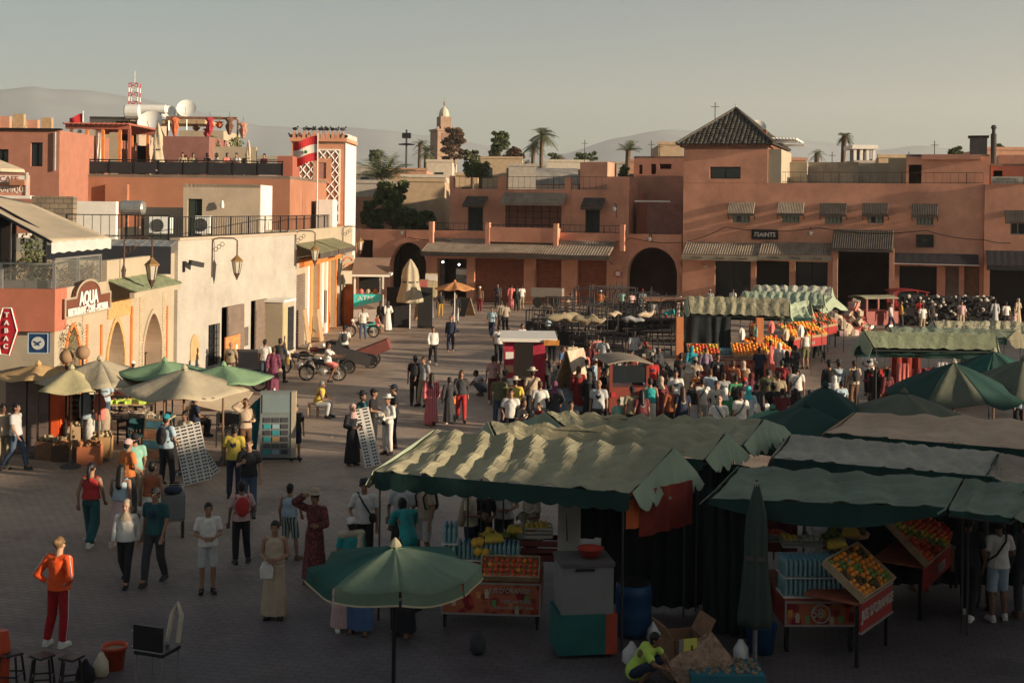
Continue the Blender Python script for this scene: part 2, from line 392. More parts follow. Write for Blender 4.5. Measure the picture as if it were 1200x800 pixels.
def shell(parent,mt,s0,s1,z0,z1,y0,y1,ops=(),thick=0.35,roofm=None,par=0.0,name='wall',sides=True):
 """closed building block: front with openings, sides, back, roof sunk by the parapet"""
 mb=MB();wall_mb(mb,s0,s1,z0,z1,list(ops),y0,thick)
 for s,fl in((s0,0),(s1,1)):
  q=[(s,y0,z0),(s,y1,z0),(s,y1,z1),(s,y0,z1)]
  mb.add(q,[(0,3,2,1)if not fl else(0,1,2,3)])
 mb.add([(s0,y1,z0),(s1,y1,z0),(s1,y1,z1),(s0,y1,z1)],[(3,2,1,0)])
 zr=z1-par
 if par:
  t=0.25
  for(a,b,c,d)in((s0,y0,s1,y0+t),(s0,y1-t,s1,y1),(s0,y0+t,s0+t,y1-t),(s1-t,y0+t,s1,y1-t)):
   mb.add([(a,b,z1),(c,b,z1),(c,d,z1),(a,d,z1)],[(0,1,2,3)])
  i=[(s0+t,y0+t),(s1-t,y0+t),(s1-t,y1-t),(s0+t,y1-t)]
  for k in range(4):
   p,q=i[k],i[(k+1)%4];mb.add([(p[0],p[1],z1),(q[0],q[1],z1),(q[0],q[1],zr),(p[0],p[1],zr)],[(0,1,2,3)])
 w_=mb.build(name,mt,parent)
 rb=MB();e=0.25 if par else 0.0
 rb.box(s0+e,y0+e,zr-0.15,s1-e,y1-e,zr+(0.004 if not par else 0));rb.build('roof',roofm or CONC,parent)
 return w_
def filler(parent,kind,a,b,zb,zt,y,mt=None,name=None):
 """what closes an opening, at depth y"""
 mb=MB()
 if kind=='shutter':
  n=max(3,int((zt-zb)/0.14));h=(zt-zb)/n
  for i in range(n):
   z=zb+i*h
   mb.add([(a,y,z),(b,y,z),(b,y-0.03,z+h*0.5),(a,y-0.03,z+h*0.5),(b,y,z+h),(a,y,z+h)],[(0,1,2,3),(3,2,4,5)])
  return mb.build(name or 'roller_shutter',mt or SHUT_R,parent)
 if kind=='door':
  mb.box(a,y,zb,b,y+0.05,zt)
  d=mb.build(name or 'door',mt or WOOD,parent)
  m2=MB();w=b-a
  for k in range(2):
   for j in range(3):
    x0=a+w*(0.08+0.46*k);z0=zb+(zt-zb)*(0.05+0.31*j)
    m2.box(x0,y-0.025,z0,x0+w*0.38,y,z0+(zt-zb)*0.26)
  m2.build('door_panel',mt or WOOD,d);return d
 if kind=='window':
  f=MB();t=0.07
  f.box(a,y-0.02,zb,b,y+0.05,zb+t);f.box(a,y-0.02,zt-t,b,y+0.05,zt)
  f.box(a,y-0.02,zb+t,a+t,y+0.05,zt-t);f.box(b-t,y-0.02,zb+t,b,y+0.05,zt-t)
  c=(a+b)/2;f.box(c-t/2,y-0.02,zb+t,c+t/2,y+0.05,zt-t)
  wd=f.build(name or 'window',mt or BLACKM,parent)
  MB().box(a+t,y+0.02,zb+t,b-t,y+0.03,zt-t).build('pane',GLASSD,wd);return wd
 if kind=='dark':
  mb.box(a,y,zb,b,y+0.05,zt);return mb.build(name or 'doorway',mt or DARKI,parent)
def railing(parent,pts,h,n_per_m=3.0,m=None,name='railing',r=0.02,cells=False):
 mb=MB();pts=[Vector(p)for p in pts]
 for a,b in zip(pts,pts[1:]):
  L=(b-a).length;k=max(1,int(L*n_per_m));d=(b-a).normalized()
  ang=atan2(d.y,d.x)
  for zz in(h,h*0.12):
   c=(a+b)/2+Vector((0,0,zz));mb.cbox(c,(L,0.035,0.035),ang)
  for i in range(k+1):
   c=a+(b-a)*i/k;big=i%8==0
   mb.cbox(c+Vector((0,0,h/2)),(0.05 if big else 0.018,0.05 if big else 0.018,h-0.02),ang)
 return mb.build(name,m or BLACKM,parent)
def awning(parent,a,b,z_top,z_bot,y,out,m,rib=0.12,name='awning',valance=0.0,vm=None,amp=0.03,sag=0.0):
 """sloped ribbed roof coming out of the wall plane y toward the viewer by out"""
 n=max(4,int((b-a)/rib))*2
 mb=MB()
 def fn(u,v):
  k=round(u*n);off=amp if k%2 else 0
  return Vector((a+(b-a)*u,y-out*v,z_top+(z_bot-z_top)*v+off-sag*sin(pi*u*3)*v*v))
 mb.grid(fn,n,3,thick=0.03)
 o=mb.build(name,m,parent)
 if valance:
  vb=MB();vb.box(a,y-out-0.02,z_bot-valance,b,y-out+0.01,z_bot)
  vb.build('valance',vm or m,o)
 return o
def wbox(parent,name,m,x0,y0,z0,x1,y1,z1,**k):
 return MB().box(min(x0,x1),min(y0,y1),min(z0,z1),max(x0,x1),max(y0,y1),max(z0,z1)).build(name,m,parent,**k)
# long terracotta building across the square
def bx(fr,xl,yt,xr,yb,d=0.0):
 a,zt=fr.p(xl,yt,d);b,_=fr.p(xr,yt,d);m=(xl+xr)/2
 _,zt=fr.p(m,yt,d);_,zb=fr.p(m,yb,d)
 return a,b,zb,zt
B5=frame_empty('arcade_building',FB,'long terracotta building with two arches, tan awning and upper terrace behind the crowd','building')
ops=[]
a,b,_,zt=bx(FB,458,284,500,350);ar1=(a,b,0.0,arch_fn(a,b,zt-(b-a)*0.62,zt));ops.append(ar1)
a2,b2,_,zt2=bx(FB,736,290,794,350);ar2=(a2,b2,0.0,arch_fn(a2,b2,zt2-(b2-a2)*0.52,zt2));ops.append(ar2)
lowr=[(512,547,303),(556,614,303),(627,658,304),(676,711,305)]
for(l,r_,t)in lowr:
 a,b,_,z=bx(FB,l,t,r_,350);ops.append((a,b,0.0,z))
a,b,zb,z=bx(FB,418,281,437,316);ops.append((a,b,zb,z))
s0,_=FB.p(405,270);s1,_=FB.p(799,270);_,zt5=FB.p(600,271.5)
shell(B5,PINK,s0,s1,-0.05,zt5,0,14,ops,thick=0.6,par=0.25)
for i,(l,r_,t)in enumerate(lowr):
 a,b,_,z=bx(FB,l,t,r_,350)
 if i:filler(B5,'shutter',a,b,0.02,z,0.32+(0.05*i),SHUT_R)
def arch_band(parent,a,b,zs,zt,y,wdt,m,pointed=False,name='arch_surround',z0=0.0,proud=0.05):
 mb=MB();f=arch_fn(a,b,zs,zt,pointed);n=22
 c,r_=(a+b)/2,(b-a)/2
 P=[(a,z0)]+[(c-r_*cos(pi*k/n),f(c-r_*cos(pi*k/n)))for k in range(n+1)]+[(b,z0)]
 k2=(r_+wdt)/r_
 Q=[(a-wdt,z0)]+[(c-(r_+wdt)*cos(pi*k/n),zs+(f(c-r_*cos(pi*k/n))-zs)*(zt-zs+wdt)/(zt-zs))for k in range(n+1)]+[(b+wdt,z0)]
 for i in range(len(P)-1):
  p,q,p2,q2=P[i],Q[i],P[i+1],Q[i+1]
  mb.add([(p[0],y-proud,p[1]),(p2[0],y-proud,p2[1]),(q2[0],y-proud,q2[1]),(q[0],y-proud,q[1]),(q[0],y+0.01,q[1]),(q2[0],y+0.01,q2[1]),(p[0],y+0.01,p[1]),(p2[0],y+0.01,p2[1])],[(0,3,2,1),(3,4,5,2),(6,0,1,7)])
 return mb.build(name,m,parent)
for(a,b,_,f),zt in((ar1,bx(FB,458,284,500,350)[3]),(ar2,zt2)):
 zs=f(a);arch_band(B5,a,b,zs,zt,0,0.38,PINK2)
a,b,zb,z=bx(FB,569,267,652,284,-0.9)
wbox(B5,'balcony',PINK,a,-0.9,zb,b,0.3,z)
for l,r_ in((506,569),(653,728)):
 a,_=FB.p(l,270);b,_=FB.p(r_,270)
 railing(B5,[(a,0.1,zt5),(b,0.1,zt5)],0.55,2.5)
a,_=FB.p(571,268,-0.8);b,_=FB.p(650,268,-0.8)
railing(B5,[(a,-0.8,zt5+0.05),(b,-0.8,zt5+0.05)],0.45,2.5)
for px in(505,571,651,729):
 a,_=FB.p(px,268,-0.95);wbox(B5,'parapet_post',PINK,a-0.16,-0.95,zt5-1.2,a+0.16,-0.6,zt5+0.65)
a,b,zb,z=bx(FB,499,286,718,297,-1.2);awning(B5,a,b,z+0.25,zb,0.0,2.2,AWN_TAN,rib=0.2,valance=0.3,vm=AWN_DK,amp=0.05,sag=0.04)
for i,px in enumerate((499,718)):
 a,z=FB.p(px,295);
 MB().tube([(a,0,z-0.9),(a,-2.1,z-0.1)],0.03).build('awning_arm',RUSTM,B5)
d=4.0
up=[(548,566,243),(592,658,240),(686,703,244)]
ops=[]
for l,r_,t in up:
 a,b,zb,z=bx(FB,l,t,r_,271,d);ops.append((a,b,zt5-0.05 if r_-l<30 else zb+0.25,z))
s0,_=FB.p(527,240,d);s1,_=FB.p(737,240,d);_,zt_up=FB.p(640,222,d)
shell(B5,PINK,s0,s1,zt5-0.26,zt_up,d,15,ops,par=0.2,name='upper_wall')
for i,(l,r_,t)in enumerate(up):
 a,b,zb,z=bx(FB,l,t,r_,271,d)
 if i==1:
  wbox(B5,'brick_screen',BRICKR,a,d+0.12,zb+0.2,b,d+0.2,z)
  g_=MB();
  for k in range(7):
   x=a+(b-a)*(k+0.5)/7;g_.box(x-0.03,d+0.04,zb+0.25,x+0.03,d+0.1,z)
  for k in range(1,4):
   zz=zb+(z-zb)*k/4;g_.box(a,d+0.05,zz-0.025,b,d+0.09,zz+0.025)
  g_.build('window_grille',RUSTM,B5)
 else:filler(B5,'door',a,b,zt5,z,d+0.25,mat('black green door',(0.03,0.04,0.035)))
for l,r_,t,bt,m_ in((544,569,232,241,AWN_DK),(588,662,228,239,AWN_TAN),(682,707,234,244,AWN_DK)):
 a,b,zb,z=bx(FB,l,t,r_,bt,d-0.6);awning(B5,a,b,z+0.1,zb,d,1.0,m_,rib=0.13,valance=0.12,amp=0.04)
for l,r_,t in((527,531,206),(584,593,207),(662,669,208)):
 a,b,_,z=bx(FB,l,t,r_,222,d);wbox(B5,'roof_post',PINK,a,d-0.05,zt_up-3.0 if r_-l>5 else zt_up,b,d+0.5,z)
a,b,_,z=bx(FB,712,207,737.5,222,d);wbox(B5,'stair_block',PINK,a,d-0.04,zt_up-0.02,b+0.03,d+3,z)
for l,r_ in((531,584),(593,662),(669,712)):
 a,_=FB.p(l,210,d);b,_=FB.p(r_,210,d);railing(B5,[(a,d+0.2,zt_up),(b,d+0.2,zt_up)],0.95,2.2,RUSTM)
d=6.0
for l,r_,t,bt,dd,m_ in((746,760,237,272,5,REDDARK),(758,800,238,272,4.2,mat('dusky mauve render',(0.25,0.12,0.10),var=0.2)),(745,801,206,272,9.0,PINK2)):
 a,b,zb,z=bx(FB,l,t,r_,bt,dd);wbox(B5,'store_room',m_,a,dd,zt5-0.2,b,dd+4,z)
a,b,zb,z=bx(FB,747,235,788,237,5);wbox(B5,'ledge',WHITEP,a,4.1,zb,b,4.3,z)
a,b,zb,z=bx(FB,742,183,802,207,14);
aw=[bx(FB,748,193,752,204,14),bx(FB,762,192,768,204,14),bx(FB,772,192,786,198,14)]
shell(B5,PINK2,a,b,zt5-0.5,z,14.3,20,[(q[0],q[1],q[2],q[3])for q in aw],name='rear_wall')
a,b,zb,z=bx(FB,680,190,712,222,12);wbox(B5,'rear_block',PINK2,a,12,zt5,b,15,z)
def bracket_lamp(fr,px,py,d=-0.1,k=1.0,label='',h=0.9,group=None):
 a,z=fr.p(px,py,d);e=empty('wall_lamp',fr.w(a,0,z),fr.a,label,'wall lamp',group)
 MB().tube([(0,0,-h),(0,-0.05,0),(0.05,-0.5,0.12),(0,-0.75,-0.1)],0.03).build('bracket',BLACKM,e)
 m=MB();m.lathe([(0.02,0.0),(0.2,-0.12),(0.12,-0.3),(0.02,-0.34)],8,(0,-0.78,-0.12));m.build('lamp_shade',METAL,e)
 return e
for i,(px,py,lb)in enumerate(((475,268,'iron lamp on bracket above the left arch of the terracotta arcade'),(722,240,'curved iron lamp on the upper terrace wall right of a dark door'),(763,275,'iron lamp with white floodlight above the right hand arch'),(950,268,'white lamp fixture on terracotta wall right of the black sign'))):
 bracket_lamp(FB,px,py,label=lb,group='lamps on the terracotta fronts')
B6=frame_empty('hotel_building',FB,'tall terracotta building with pyramid tiled tower and row of awninged windows','building')
def r3(l,r_,t,bt,dd=0.0):return bx(FB,l,t,r_,bt,dd)
yq=-0.35
wins=[(858,879,250,261),(916,937,250,261),(966,987,251,262),(1016,1036,251,262),(1074,1094,252,264)]
ops=[r3(*w_,yq)for w_ in wins]
sh_=[(838,880,306,'g'),(886,925,306,'g'),(932,970,307,'g')]
tall=r3(982,1044,292,350,yq)
lows=[(a_,b_,0.0,z_)for(a_,b_,q_,z_)in[r3(l,r_,t,350,yq)for(l,r_,t,_)in sh_]]
lows.append((tall[0],tall[1],0.0,tall[3]))
for l,r_ in((1054,1098),(1108,1124),(1130,1148)):
 q=r3(l,r_,312,350,yq);lows.append((q[0],q[1],0.0,q[3]))
sA,_=FB.p(800.5,250,yq);sB,_=FB.p(1153,250,yq);_,z6=FB.p(1020,215,yq)
shell(B6,PINK,sA,sB,-0.05,z6,yq,16,[(o[0],o[1],o[2],o[3])for o in ops]+lows,thick=0.5,par=0.25)
for w_ in wins:
 a,b,zb,z=r3(*w_,yq);f=MB();f.box(a,yq+0.1,zb,b,yq+0.16,zb+0.06);f.box(a,yq+0.1,z-0.06,b,yq+0.16,z)
 f.box(a,yq+0.1,zb+0.06,a+0.06,yq+0.16,z-0.06);f.box(b-0.06,yq+0.1,zb+0.06,b,yq+0.16,z-0.06)
 wo=f.build('window',GREENW,B6)
 for k in range(4):
  x=a+0.08+(b-a-0.16)*k/4;wd_=(b-a-0.16)/4-0.05
  if(k==1 and w_[0]in(858,1016)):continue
  MB().box(x,yq+0.11,zb+0.07,x+wd_,yq+0.145,z-0.07).build('shutter',GREENW,wo)
 MB().box(a,yq+0.2,zb,b,yq+0.22,z).build('pane',GLASSD,wo)
 MB().box(a-0.06,yq-0.08,zb-0.08,b+0.06,yq-0.001,zb-0.001).build('sill',PINK2,wo)
 aa,bb,zc,zd=r3(w_[0]-5,w_[1]+5,w_[2]-11.5,w_[2]+0.5,yq-0.4)
 awning(B6,aa,bb,zd+0.05,zc,yq,0.75,AWN_TAN if w_[0]<960 else AWN_DK,rib=0.1,valance=0.14,vm=AWN_DK,amp=0.035)
 for x in(aa,bb):MB().tube([(x,yq,zc-0.35),(x,yq-0.7,zc)],0.025).build('awning_arm',BLACKM,B6)
for q,k in zip(lows[:3],('window','dark','window')):filler(B6,k,q[0],q[1],0.02,q[3],yq+0.4)
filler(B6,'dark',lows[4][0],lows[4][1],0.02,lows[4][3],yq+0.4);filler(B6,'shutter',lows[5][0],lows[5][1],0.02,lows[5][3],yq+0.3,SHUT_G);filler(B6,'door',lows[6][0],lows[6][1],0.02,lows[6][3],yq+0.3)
VAL=mat('printed pale valance',(0.42,0.35,0.25),var=0.15,scale=2)
for l,r_ in((801,889),(890,975)):
 a,b,zb,z=r3(l,r_,289,299,yq-1.0);aw_=awning(B6,a,b,z+0.2,zb,yq,1.6,AWN_TAN,rib=0.16,valance=0.34,vm=VAL,amp=0.06)
 for k in range(3):
  text("L'Etoile",0.26,mat('ink',(0.10,0.07,0.05),var=0),aw_,(a+(b-a)*(0.2+0.3*k),yq-1.64,zb-0.17),name='lettering')
a,b,zb,z=r3(976,1047,273,292,yq-1.0);awning(B6,a,b,z+0.15,zb,yq,2.0,AWN_DK,rib=0.14,valance=0.15,amp=0.05,name='porch_roof')
for px in(979,1045):
 a,_=FB.p(px,300,yq-1.7);wbox(B6,'porch_post',PINK2,a-0.15,yq-1.8,0,a+0.15,yq-1.5,zb+0.1)
a,b,zb,z=r3(1047,1147,300,309,yq-1.0);awning(B6,a,b,z+0.1,zb,yq,1.6,mat('black canvas awning',(0.03,0.03,0.035),rough=0.7),rib=0.5,valance=0.05,vm=WHITEP,amp=0.01)
t0,_=FB.p(801,200,yq-0.06);t1,_=FB.p(899.5,200,yq-0.06);_,zE=FB.p(850,172.5,yq);_,zA=FB.p(855,128,yq+4)
tw=r3(832,868,195.5,209.5,yq)
shell(B6,PINK,t0,t1,z6-0.003,zE,yq-0.012,9,[(tw[0],tw[1],tw[2],tw[3])],thick=0.4,name='tower_wall')
filler(B6,'window',tw[0],tw[1],tw[2],tw[3],yq+0.2)
wbox(B6,'tower_side',CREAM,t1+0.002,yq+0.05,z6,t1+0.9,6,zE-0.15)
c=((t0+t1)/2,(yq+9)/2)
cor=MB();ex=0.25;cor.box(t0-ex,yq-ex,zE,t1+ex,9+ex,zE+0.18);cor.build('cornice',BRICKR,B6)
rt=MB();e=0.45
base=[(t0-e,yq-e),(t1+e,yq-e),(t1+e,9+e),(t0-e,9+e)]
ap=Vector((c[0],c[1],zA))
for k in range(4):
 p=Vector((*base[k],zE+0.15));q=Vector((*base[(k+1)%4],zE+0.15));L=(q-p).length;n=int(L/0.30)
 dr=(q-p)/L;inn=((ap-p)-dr*(ap-p).dot(dr));SL=inn.length;inn.normalize();nr=dr.cross(inn).normalized()
 rows=15
 rt.poly([p,q,ap])
 for i in range(n):
  x=L*(i+0.5)/n;mx=SL*(1-abs(x-L/2)/(L/2))
  for j in range(rows):
   a0=SL*j/rows
   if a0>mx-0.1:break
   a1=min(mx,SL*(j+1)/rows+0.04);w_=L/n*0.40
   j0,j1=R.uniform(0.10,0.16),R.uniform(0.06,0.10);s_=R.uniform(-0.02,0.02)
   P0=p+dr*(x+s_)+inn*a0;P1=p+dr*x+inn*a1
   rt.add([P0-dr*w_,P0-dr*w_*0.5+nr*j0,P0+dr*w_*0.5+nr*j0,P0+dr*w_,P1-dr*w_,P1-dr*w_*0.5+nr*j1,P1+dr*w_*0.5+nr*j1,P1+dr*w_],[(0,1,5,4),(1,2,6,5),(2,3,7,6),(0,3,2,1)])
rt.build('roof_tiles',TILE,B6,kind='stuff')
for k in range(4):
 p=Vector((*base[k],zE+0.25));MB().tube([p,p+(ap-p)*0.5+Vector((0,0,.04)),ap+Vector((0,0,0.12))],0.11,6).build('ridge',TILE,B6)
MB().tube([ap,ap+Vector((0,0,0.5))],0.06,6,rs=[0.1,0.02]).build('finial',METAL,B6)
_,zr6=FB.p(1020,216,yq);
a,_=FB.p(912,210,0.5);b,_=FB.p(1152,210,0.5);railing(B6,[(a,0.3,z6),(b,0.3,z6)],0.75,2.0,RUSTM)
for l,r_,t,dd,dep,m_,nm in((905,946,190,5,3,CREAM,'terrace_wall'),(946,1006,190,6,0.3,mat('weathered plaster',(0.36,0.29,0.22),var=0.3,scale=1.5),'terrace_wall'),(1006,1041,191,7,0.3,BEIGE,'terrace_wall'),(1041,1062,185,6,0.3,CREAM,'terrace_wall')):
 a,b,zb,z=r3(l,r_,t,213,dd);wbox(B6,nm,m_,a,dd,z6-0.3,b,dd+dep,z)
a,b,zb,z=r3(1062,1160,181,213,3);dw=r3(1065,1080,193,216,3)
shell(B6,PINK,a,b,z6-0.24,z,3,9,[(dw[0],dw[1],z6-0.23,dw[3])],name='stair_room_wall')
for l,r_,t,bt in((1080,1150,181,187),):
 q=r3(l,r_,t,bt,2.8);wbox(B6,'fascia',PINK2,q[0],2.75,q[2],q[1],2.99,q[3])
a,b,zb,z=r3(1137,1157,161,181,5);wbox(B6,'chimney_block',mat('grey cement block',(0.13,0.11,0.10),var=0.2),a,5,zb-0.5,b,6.4,z);wbox(B6,'chimney_cap',DARKI,a-.12,4.9,z+.002,b+.12,6.5,z+0.12)
a,b,zb,z=r3(1161,1167,157,195,5);MB().lathe([(0.19,zb),(0.19,z),(0.12,z),(0.12,z+.3),(.2,z+.4),(.12,z+.6)],10,(a+.19,5,0)).build('flue',mat('soot pipe',(0.06,0.055,0.05)),B6)
pg=frame_empty('roof_pergola',FB,'white slatted pergola on the roof right of the pyramid tower','pergola')
for k in range(9):
 a,z=FB.p(903+k*3.9,166+k*0.1,3);MB().box(a,1.5,z+.1,a+0.09,6.5,z+0.22).build('slat',WHITEP,pg)
a,z=FB.p(902,168,3);b,_=FB.p(938,168,3)
for y_ in(1.6,6.2):MB().box(a,y_,z-0.06,b,y_+0.12,z+0.07).build('beam',WHITEP,pg)
MB().box(a+.4,1.6,z6-0.25,a+.52,1.72,z-0.06).build('post',WHITEP,pg)
a,b,zb,z=r3(893,898,152,172,2);wbox(B6,'chimney',BRICKR,a,2,zb-.3,b,2.5,z)
B7=frame_empty('corner_building',FB,'terracotta building at the right edge with pale Arabic sign on its roof','building')
s0,_=FB.p(1153.6,250,-0.6);s1=s0+14;_,z7=FB.p(1175,216,-0.6)
q1=r3(1184,1202,261,275,-0.6);l1=r3(1160,1230,312,350,-0.6)
shell(B7,PINK,s0,s1,-0.05,z7,-0.6,14,[(q1[0],q1[1],q1[2],q1[3]),(l1[0],l1[1],0,l1[3])],par=0.2)
wo=filler(B7,'window',q1[0],q1[1],q1[2],q1[3],-0.4,GREENW)
aa=r3(1178,1208,247,260,-1.0);awning(B7,aa[0],aa[1],aa[3],aa[2],-0.6,0.75,AWN_DK,rib=0.1,valance=0.12,amp=0.03)
aa=r3(1156,1230,295,311,-1.6);awning(B7,aa[0],aa[1],aa[3],aa[2],-0.6,1.8,mat('black canvas awning',(0,0,0)),rib=0.4,valance=0.3,amp=0.01)
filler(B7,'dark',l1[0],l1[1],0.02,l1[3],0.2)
q=r3(1161,1215,192,214,4);shell(B7,REDDARK,q[0],q[1],z7-0.2,q[3],4,9,[r3(1164,1175,200,214,4)],name='roof_room_wall')
q=r3(1172,1230,180,192,7);wbox(B7,'roof_room',PINK2,q[0],9.2,z7-0.2,q[1],13,q[3])
MB().cbox((0,0,0),(0.1,0.1,0.1))
def sign(name,label,fr,l,t,r_,bt,d,m_,txts,tm,cat='sign',thick=0.12,border=None,kx=1.0):
 a,b,zb,z=bx(fr,l,t,r_,bt,d)
 e=empty(name,fr.w((a+b)/2,d,(zb+z)/2),fr.a,label,cat)
 W_,H_=(b-a)/2,(z-zb)/2
 MB().box(-W_,-thick,-H_,W_,0,H_).build('panel',m_,e)
 if border:
  f=MB();t_=min(W_,H_)*0.09
  f.box(-W_-.01,-thick-0.02,-H_-.01,W_+.01,-thick-0.001,-H_+t_);f.box(-W_-.01,-thick-0.02,H_-t_,W_+.01,-thick-0.001,H_+.01)
  f.box(-W_-.01,-thick-0.02,-H_+t_,-W_+t_,-thick-0.001,H_-t_);f.box(W_-t_,-thick-0.02,-H_+t_,W_+.01,-thick-0.001,H_-t_)
  f.build('frame',border,e)
 for(s,size,x,y,k)in txts:text(s,size*2*H_,tm,e,(x*W_,-thick-0.004,y*H_),sx=k)
 return e
INKW=mat('sign white',(0.75,0.73,0.68),var=0)
sign('hotel_sign','black sign reading 7 SAINTS on terracotta wall above the tan awning',FB,881,269,912,280.5,-0.36,mat('sign black',(0.02,0.02,0.02)),[('7SAINTS',0.62,0,-0.05,0.95)],INKW)
sign('wall_sign','small black framed sign on terracotta wall right of the dark porch roof',FB,1074,275,1094,289.5,-0.36,mat('sign black',(0.02,0.02,0.02)),[('IZY',0.3,0,0.0,1)],mat('sign dim',(0.1,0.1,0.1),var=0),border=BLACKM)
e=sign('roof_sign','long pale sign board with Arabic lettering on the parapet at the right edge',FB,1162,207,1199,215.5,-0.62,mat('sign cream',(0.5,0.46,0.38)),[('\u0645\u0642\u0647\u0649 \u0627\u0644\u0632\u0631\u0642\u0627\u0621 \u062a\u0631\u062d\u0628',0.4,0,0.4,0.8),('\u0648\u0627\u0644\u0645\u0637\u0639\u0645 \u0627\u0644\u062b\u0642\u0627\u0641\u064a \u0627\u0644\u0645\u063a\u0631\u0628\u064a',0.4,0,-0.4,0.8)],mat('ink',(0,0,0)))
def cable(pts,label,r_=0.025):
 P=[]
 for a,b in zip(pts,pts[1:]):
  a,b=Vector(a),Vector(b)
  for k in range(8):
   t=k/8;q=a.lerp(b,t);q.z-=0.5*sin(pi*t)*min(1,(b-a).length/12);P.append(q)
 P.append(Vector(pts[-1]))
 o=MB().tube(P,r_,5).build('cable',BLACKM,label=label,cat='cable',group='cables along the fronts')
cable([FB.w(FB.p(px,py,-0.8)[0],-0.8,FB.p(px,py,-0.8)[1])for px,py in((805,283),(850,266),(960,267),(1085,270),(1153,281),(1185,285))],'black cable sagging across the terracotta hotel front below its windows')
cable([FB.w(FB.p(px,py,-0.5)[0],-0.5,FB.p(px,py,-0.5)[1])for px,py in((478,278),(520,281),(680,288),(740,279),(800,284))],'black cable slung along the arcade front above the tan awning')
# street of shops on the left
SP=FS.p;SP3=FS3.p;SP4=FS4.p
def ss(px,d=0.0):return SP(px,300,d)[0]
def fbox(fr,l,t,r_,bt,d):return bx(fr,l,t,r_,bt,d)
s65,s125,s205=ss(65),ss(125.5),ss(205);t205,t345=SP3(205,300)[0],SP3(345,300)[0];u345,u412=SP4(345,300)[0],SP4(412,300)[0]
AQ=frame_empty('cafe_building',FS,'corner cafe with red balcony wall, glass terrace rail and brown sign board','building')
SH2=frame_empty('arched_shop_building',FS,'cream shop building with three pointed arches and green tile canopy','building')
SH3=frame_empty('white_brick_building',FS3,'long white painted brick building with brown shutters and lantern brackets','building')
SH4=frame_empty('trimmed_shop_building',FS4,'pale shop building with orange framed doorways and small slanted awnings at the street end','building')
zA1=SP(95,334)[1];zA0=0
ar0=fbox(FS,76,383,93,430,0)
s75,s93=ar0[0],ar0[1]
shell(AQ,CREAM,s65,s125-0.01,0,zA1,0.0,9,[(s75,s93,0,arch_fn(s75,s93,ar0[3]-0.9,ar0[3],True))],thick=0.5,par=0.55)
arch_band(AQ,s75,s93,ar0[3]-0.9,ar0[3],0,0.12,ORANGE_T,True)
wbox(AQ,'recess_back',CREAM,s75-.1,0.6,0,s93+.1,0.7,ar0[3])
for px in(101,118):
 a,z=SP(px,380);wbox(AQ,'tile_pilaster',ORANGE_T,a-0.06,-0.05,0,a+0.06,-0.001,z)
FK=Frame(0,0,-atan(0.0245))
def K(l,t,r_,bt,D):
 a,z1=FK.p(l,t,D);b,_=FK.p(r_,t,D);m=(l+r_)/2;z1=FK.p(m,t,D)[1];z0=FK.p(m,bt,D)[1]
 return a,b,z0,z1
CAF=frame_empty('cafe_terrace',FK,'red walled cafe balcony with planter boxes behind a glass rail','balcony')
D1=35.5
a,b,zb,z=K(-60,338,64.5,388,D1)
wbox(CAF,'balcony_wall',mat('dark coral render',(0.42,0.15,0.095),var=0.12,bump=0.2),a,D1,zb,b,D1+0.9,z)
PLZ=z
wbox(CAF,'soffit',REDDARK,a,D1+0.9,zb,b-0.1,D1+6,zb+0.2)
railm=MB()
zt_=K(0,308,60,338,D1)[3]
for px in(-30,1,63):
 x=K(px,300,px+1,310,D1)[0];railm.box(x-0.04,D1+0.02,z+0.002,x+0.04,D1+0.1,zt_)
railm.box(a,D1+0.03,zt_-0.05,b,D1+0.09,zt_);railm.build('rail_frame',METAL,CAF)
GLP=bpy.data.materials.new('rail glass');GLP.use_nodes=True
_b=GLP.node_tree.nodes['Principled BSDF'];_b.inputs['Base Color'].default_value=(0.6,0.66,0.62,1);_b.inputs['Alpha'].default_value=0.07;_b.inputs['Roughness'].default_value=0.1
for l,r_ in((-29,0),(2,62)):
 q=K(l,310,r_,337,D1);MB().box(q[0],D1+0.05,PLZ+0.01,q[1],D1+0.062,zt_-0.06).build('glass_panel',GLP,CAF)
q0,z0_=SP(65.5,331);q1_,z1_=SP(121,325)
rm=MB();rm.box(q0,0.05,zA1,q0+.07,0.12,zA1+.85);rm.box(q1_-.07,0.05,zA1,q1_,0.12,zA1+.85);m_=(q0+q1_)/2;rm.box(m_-.03,.05,zA1,m_+.03,.12,zA1+.85)
rm.box(q0,0.06,zA1+.8,q1_,.11,zA1+.86);rm.build('rail_frame',METAL,AQ)
MB().box(q0+.08,0.08,zA1+.02,q1_-.08,.09,zA1+.78).build('glass_panel',GLP,AQ)
LEAF=mat('olive green leaves',(0.085,0.11,0.042),rough=0.7,var=0.5,scale=3)
LEAF2=mat('dry reddish leaves',(0.10,0.055,0.028),rough=0.75,var=0.5,scale=3)
LEAF3=mat('dusty palm leaves',(0.10,0.115,0.055),rough=0.7,var=0.4,scale=2)
BARK=mat('rough bark',(0.13,0.09,0.06),rough=0.95,var=0.3,scale=6,bump=0.5)
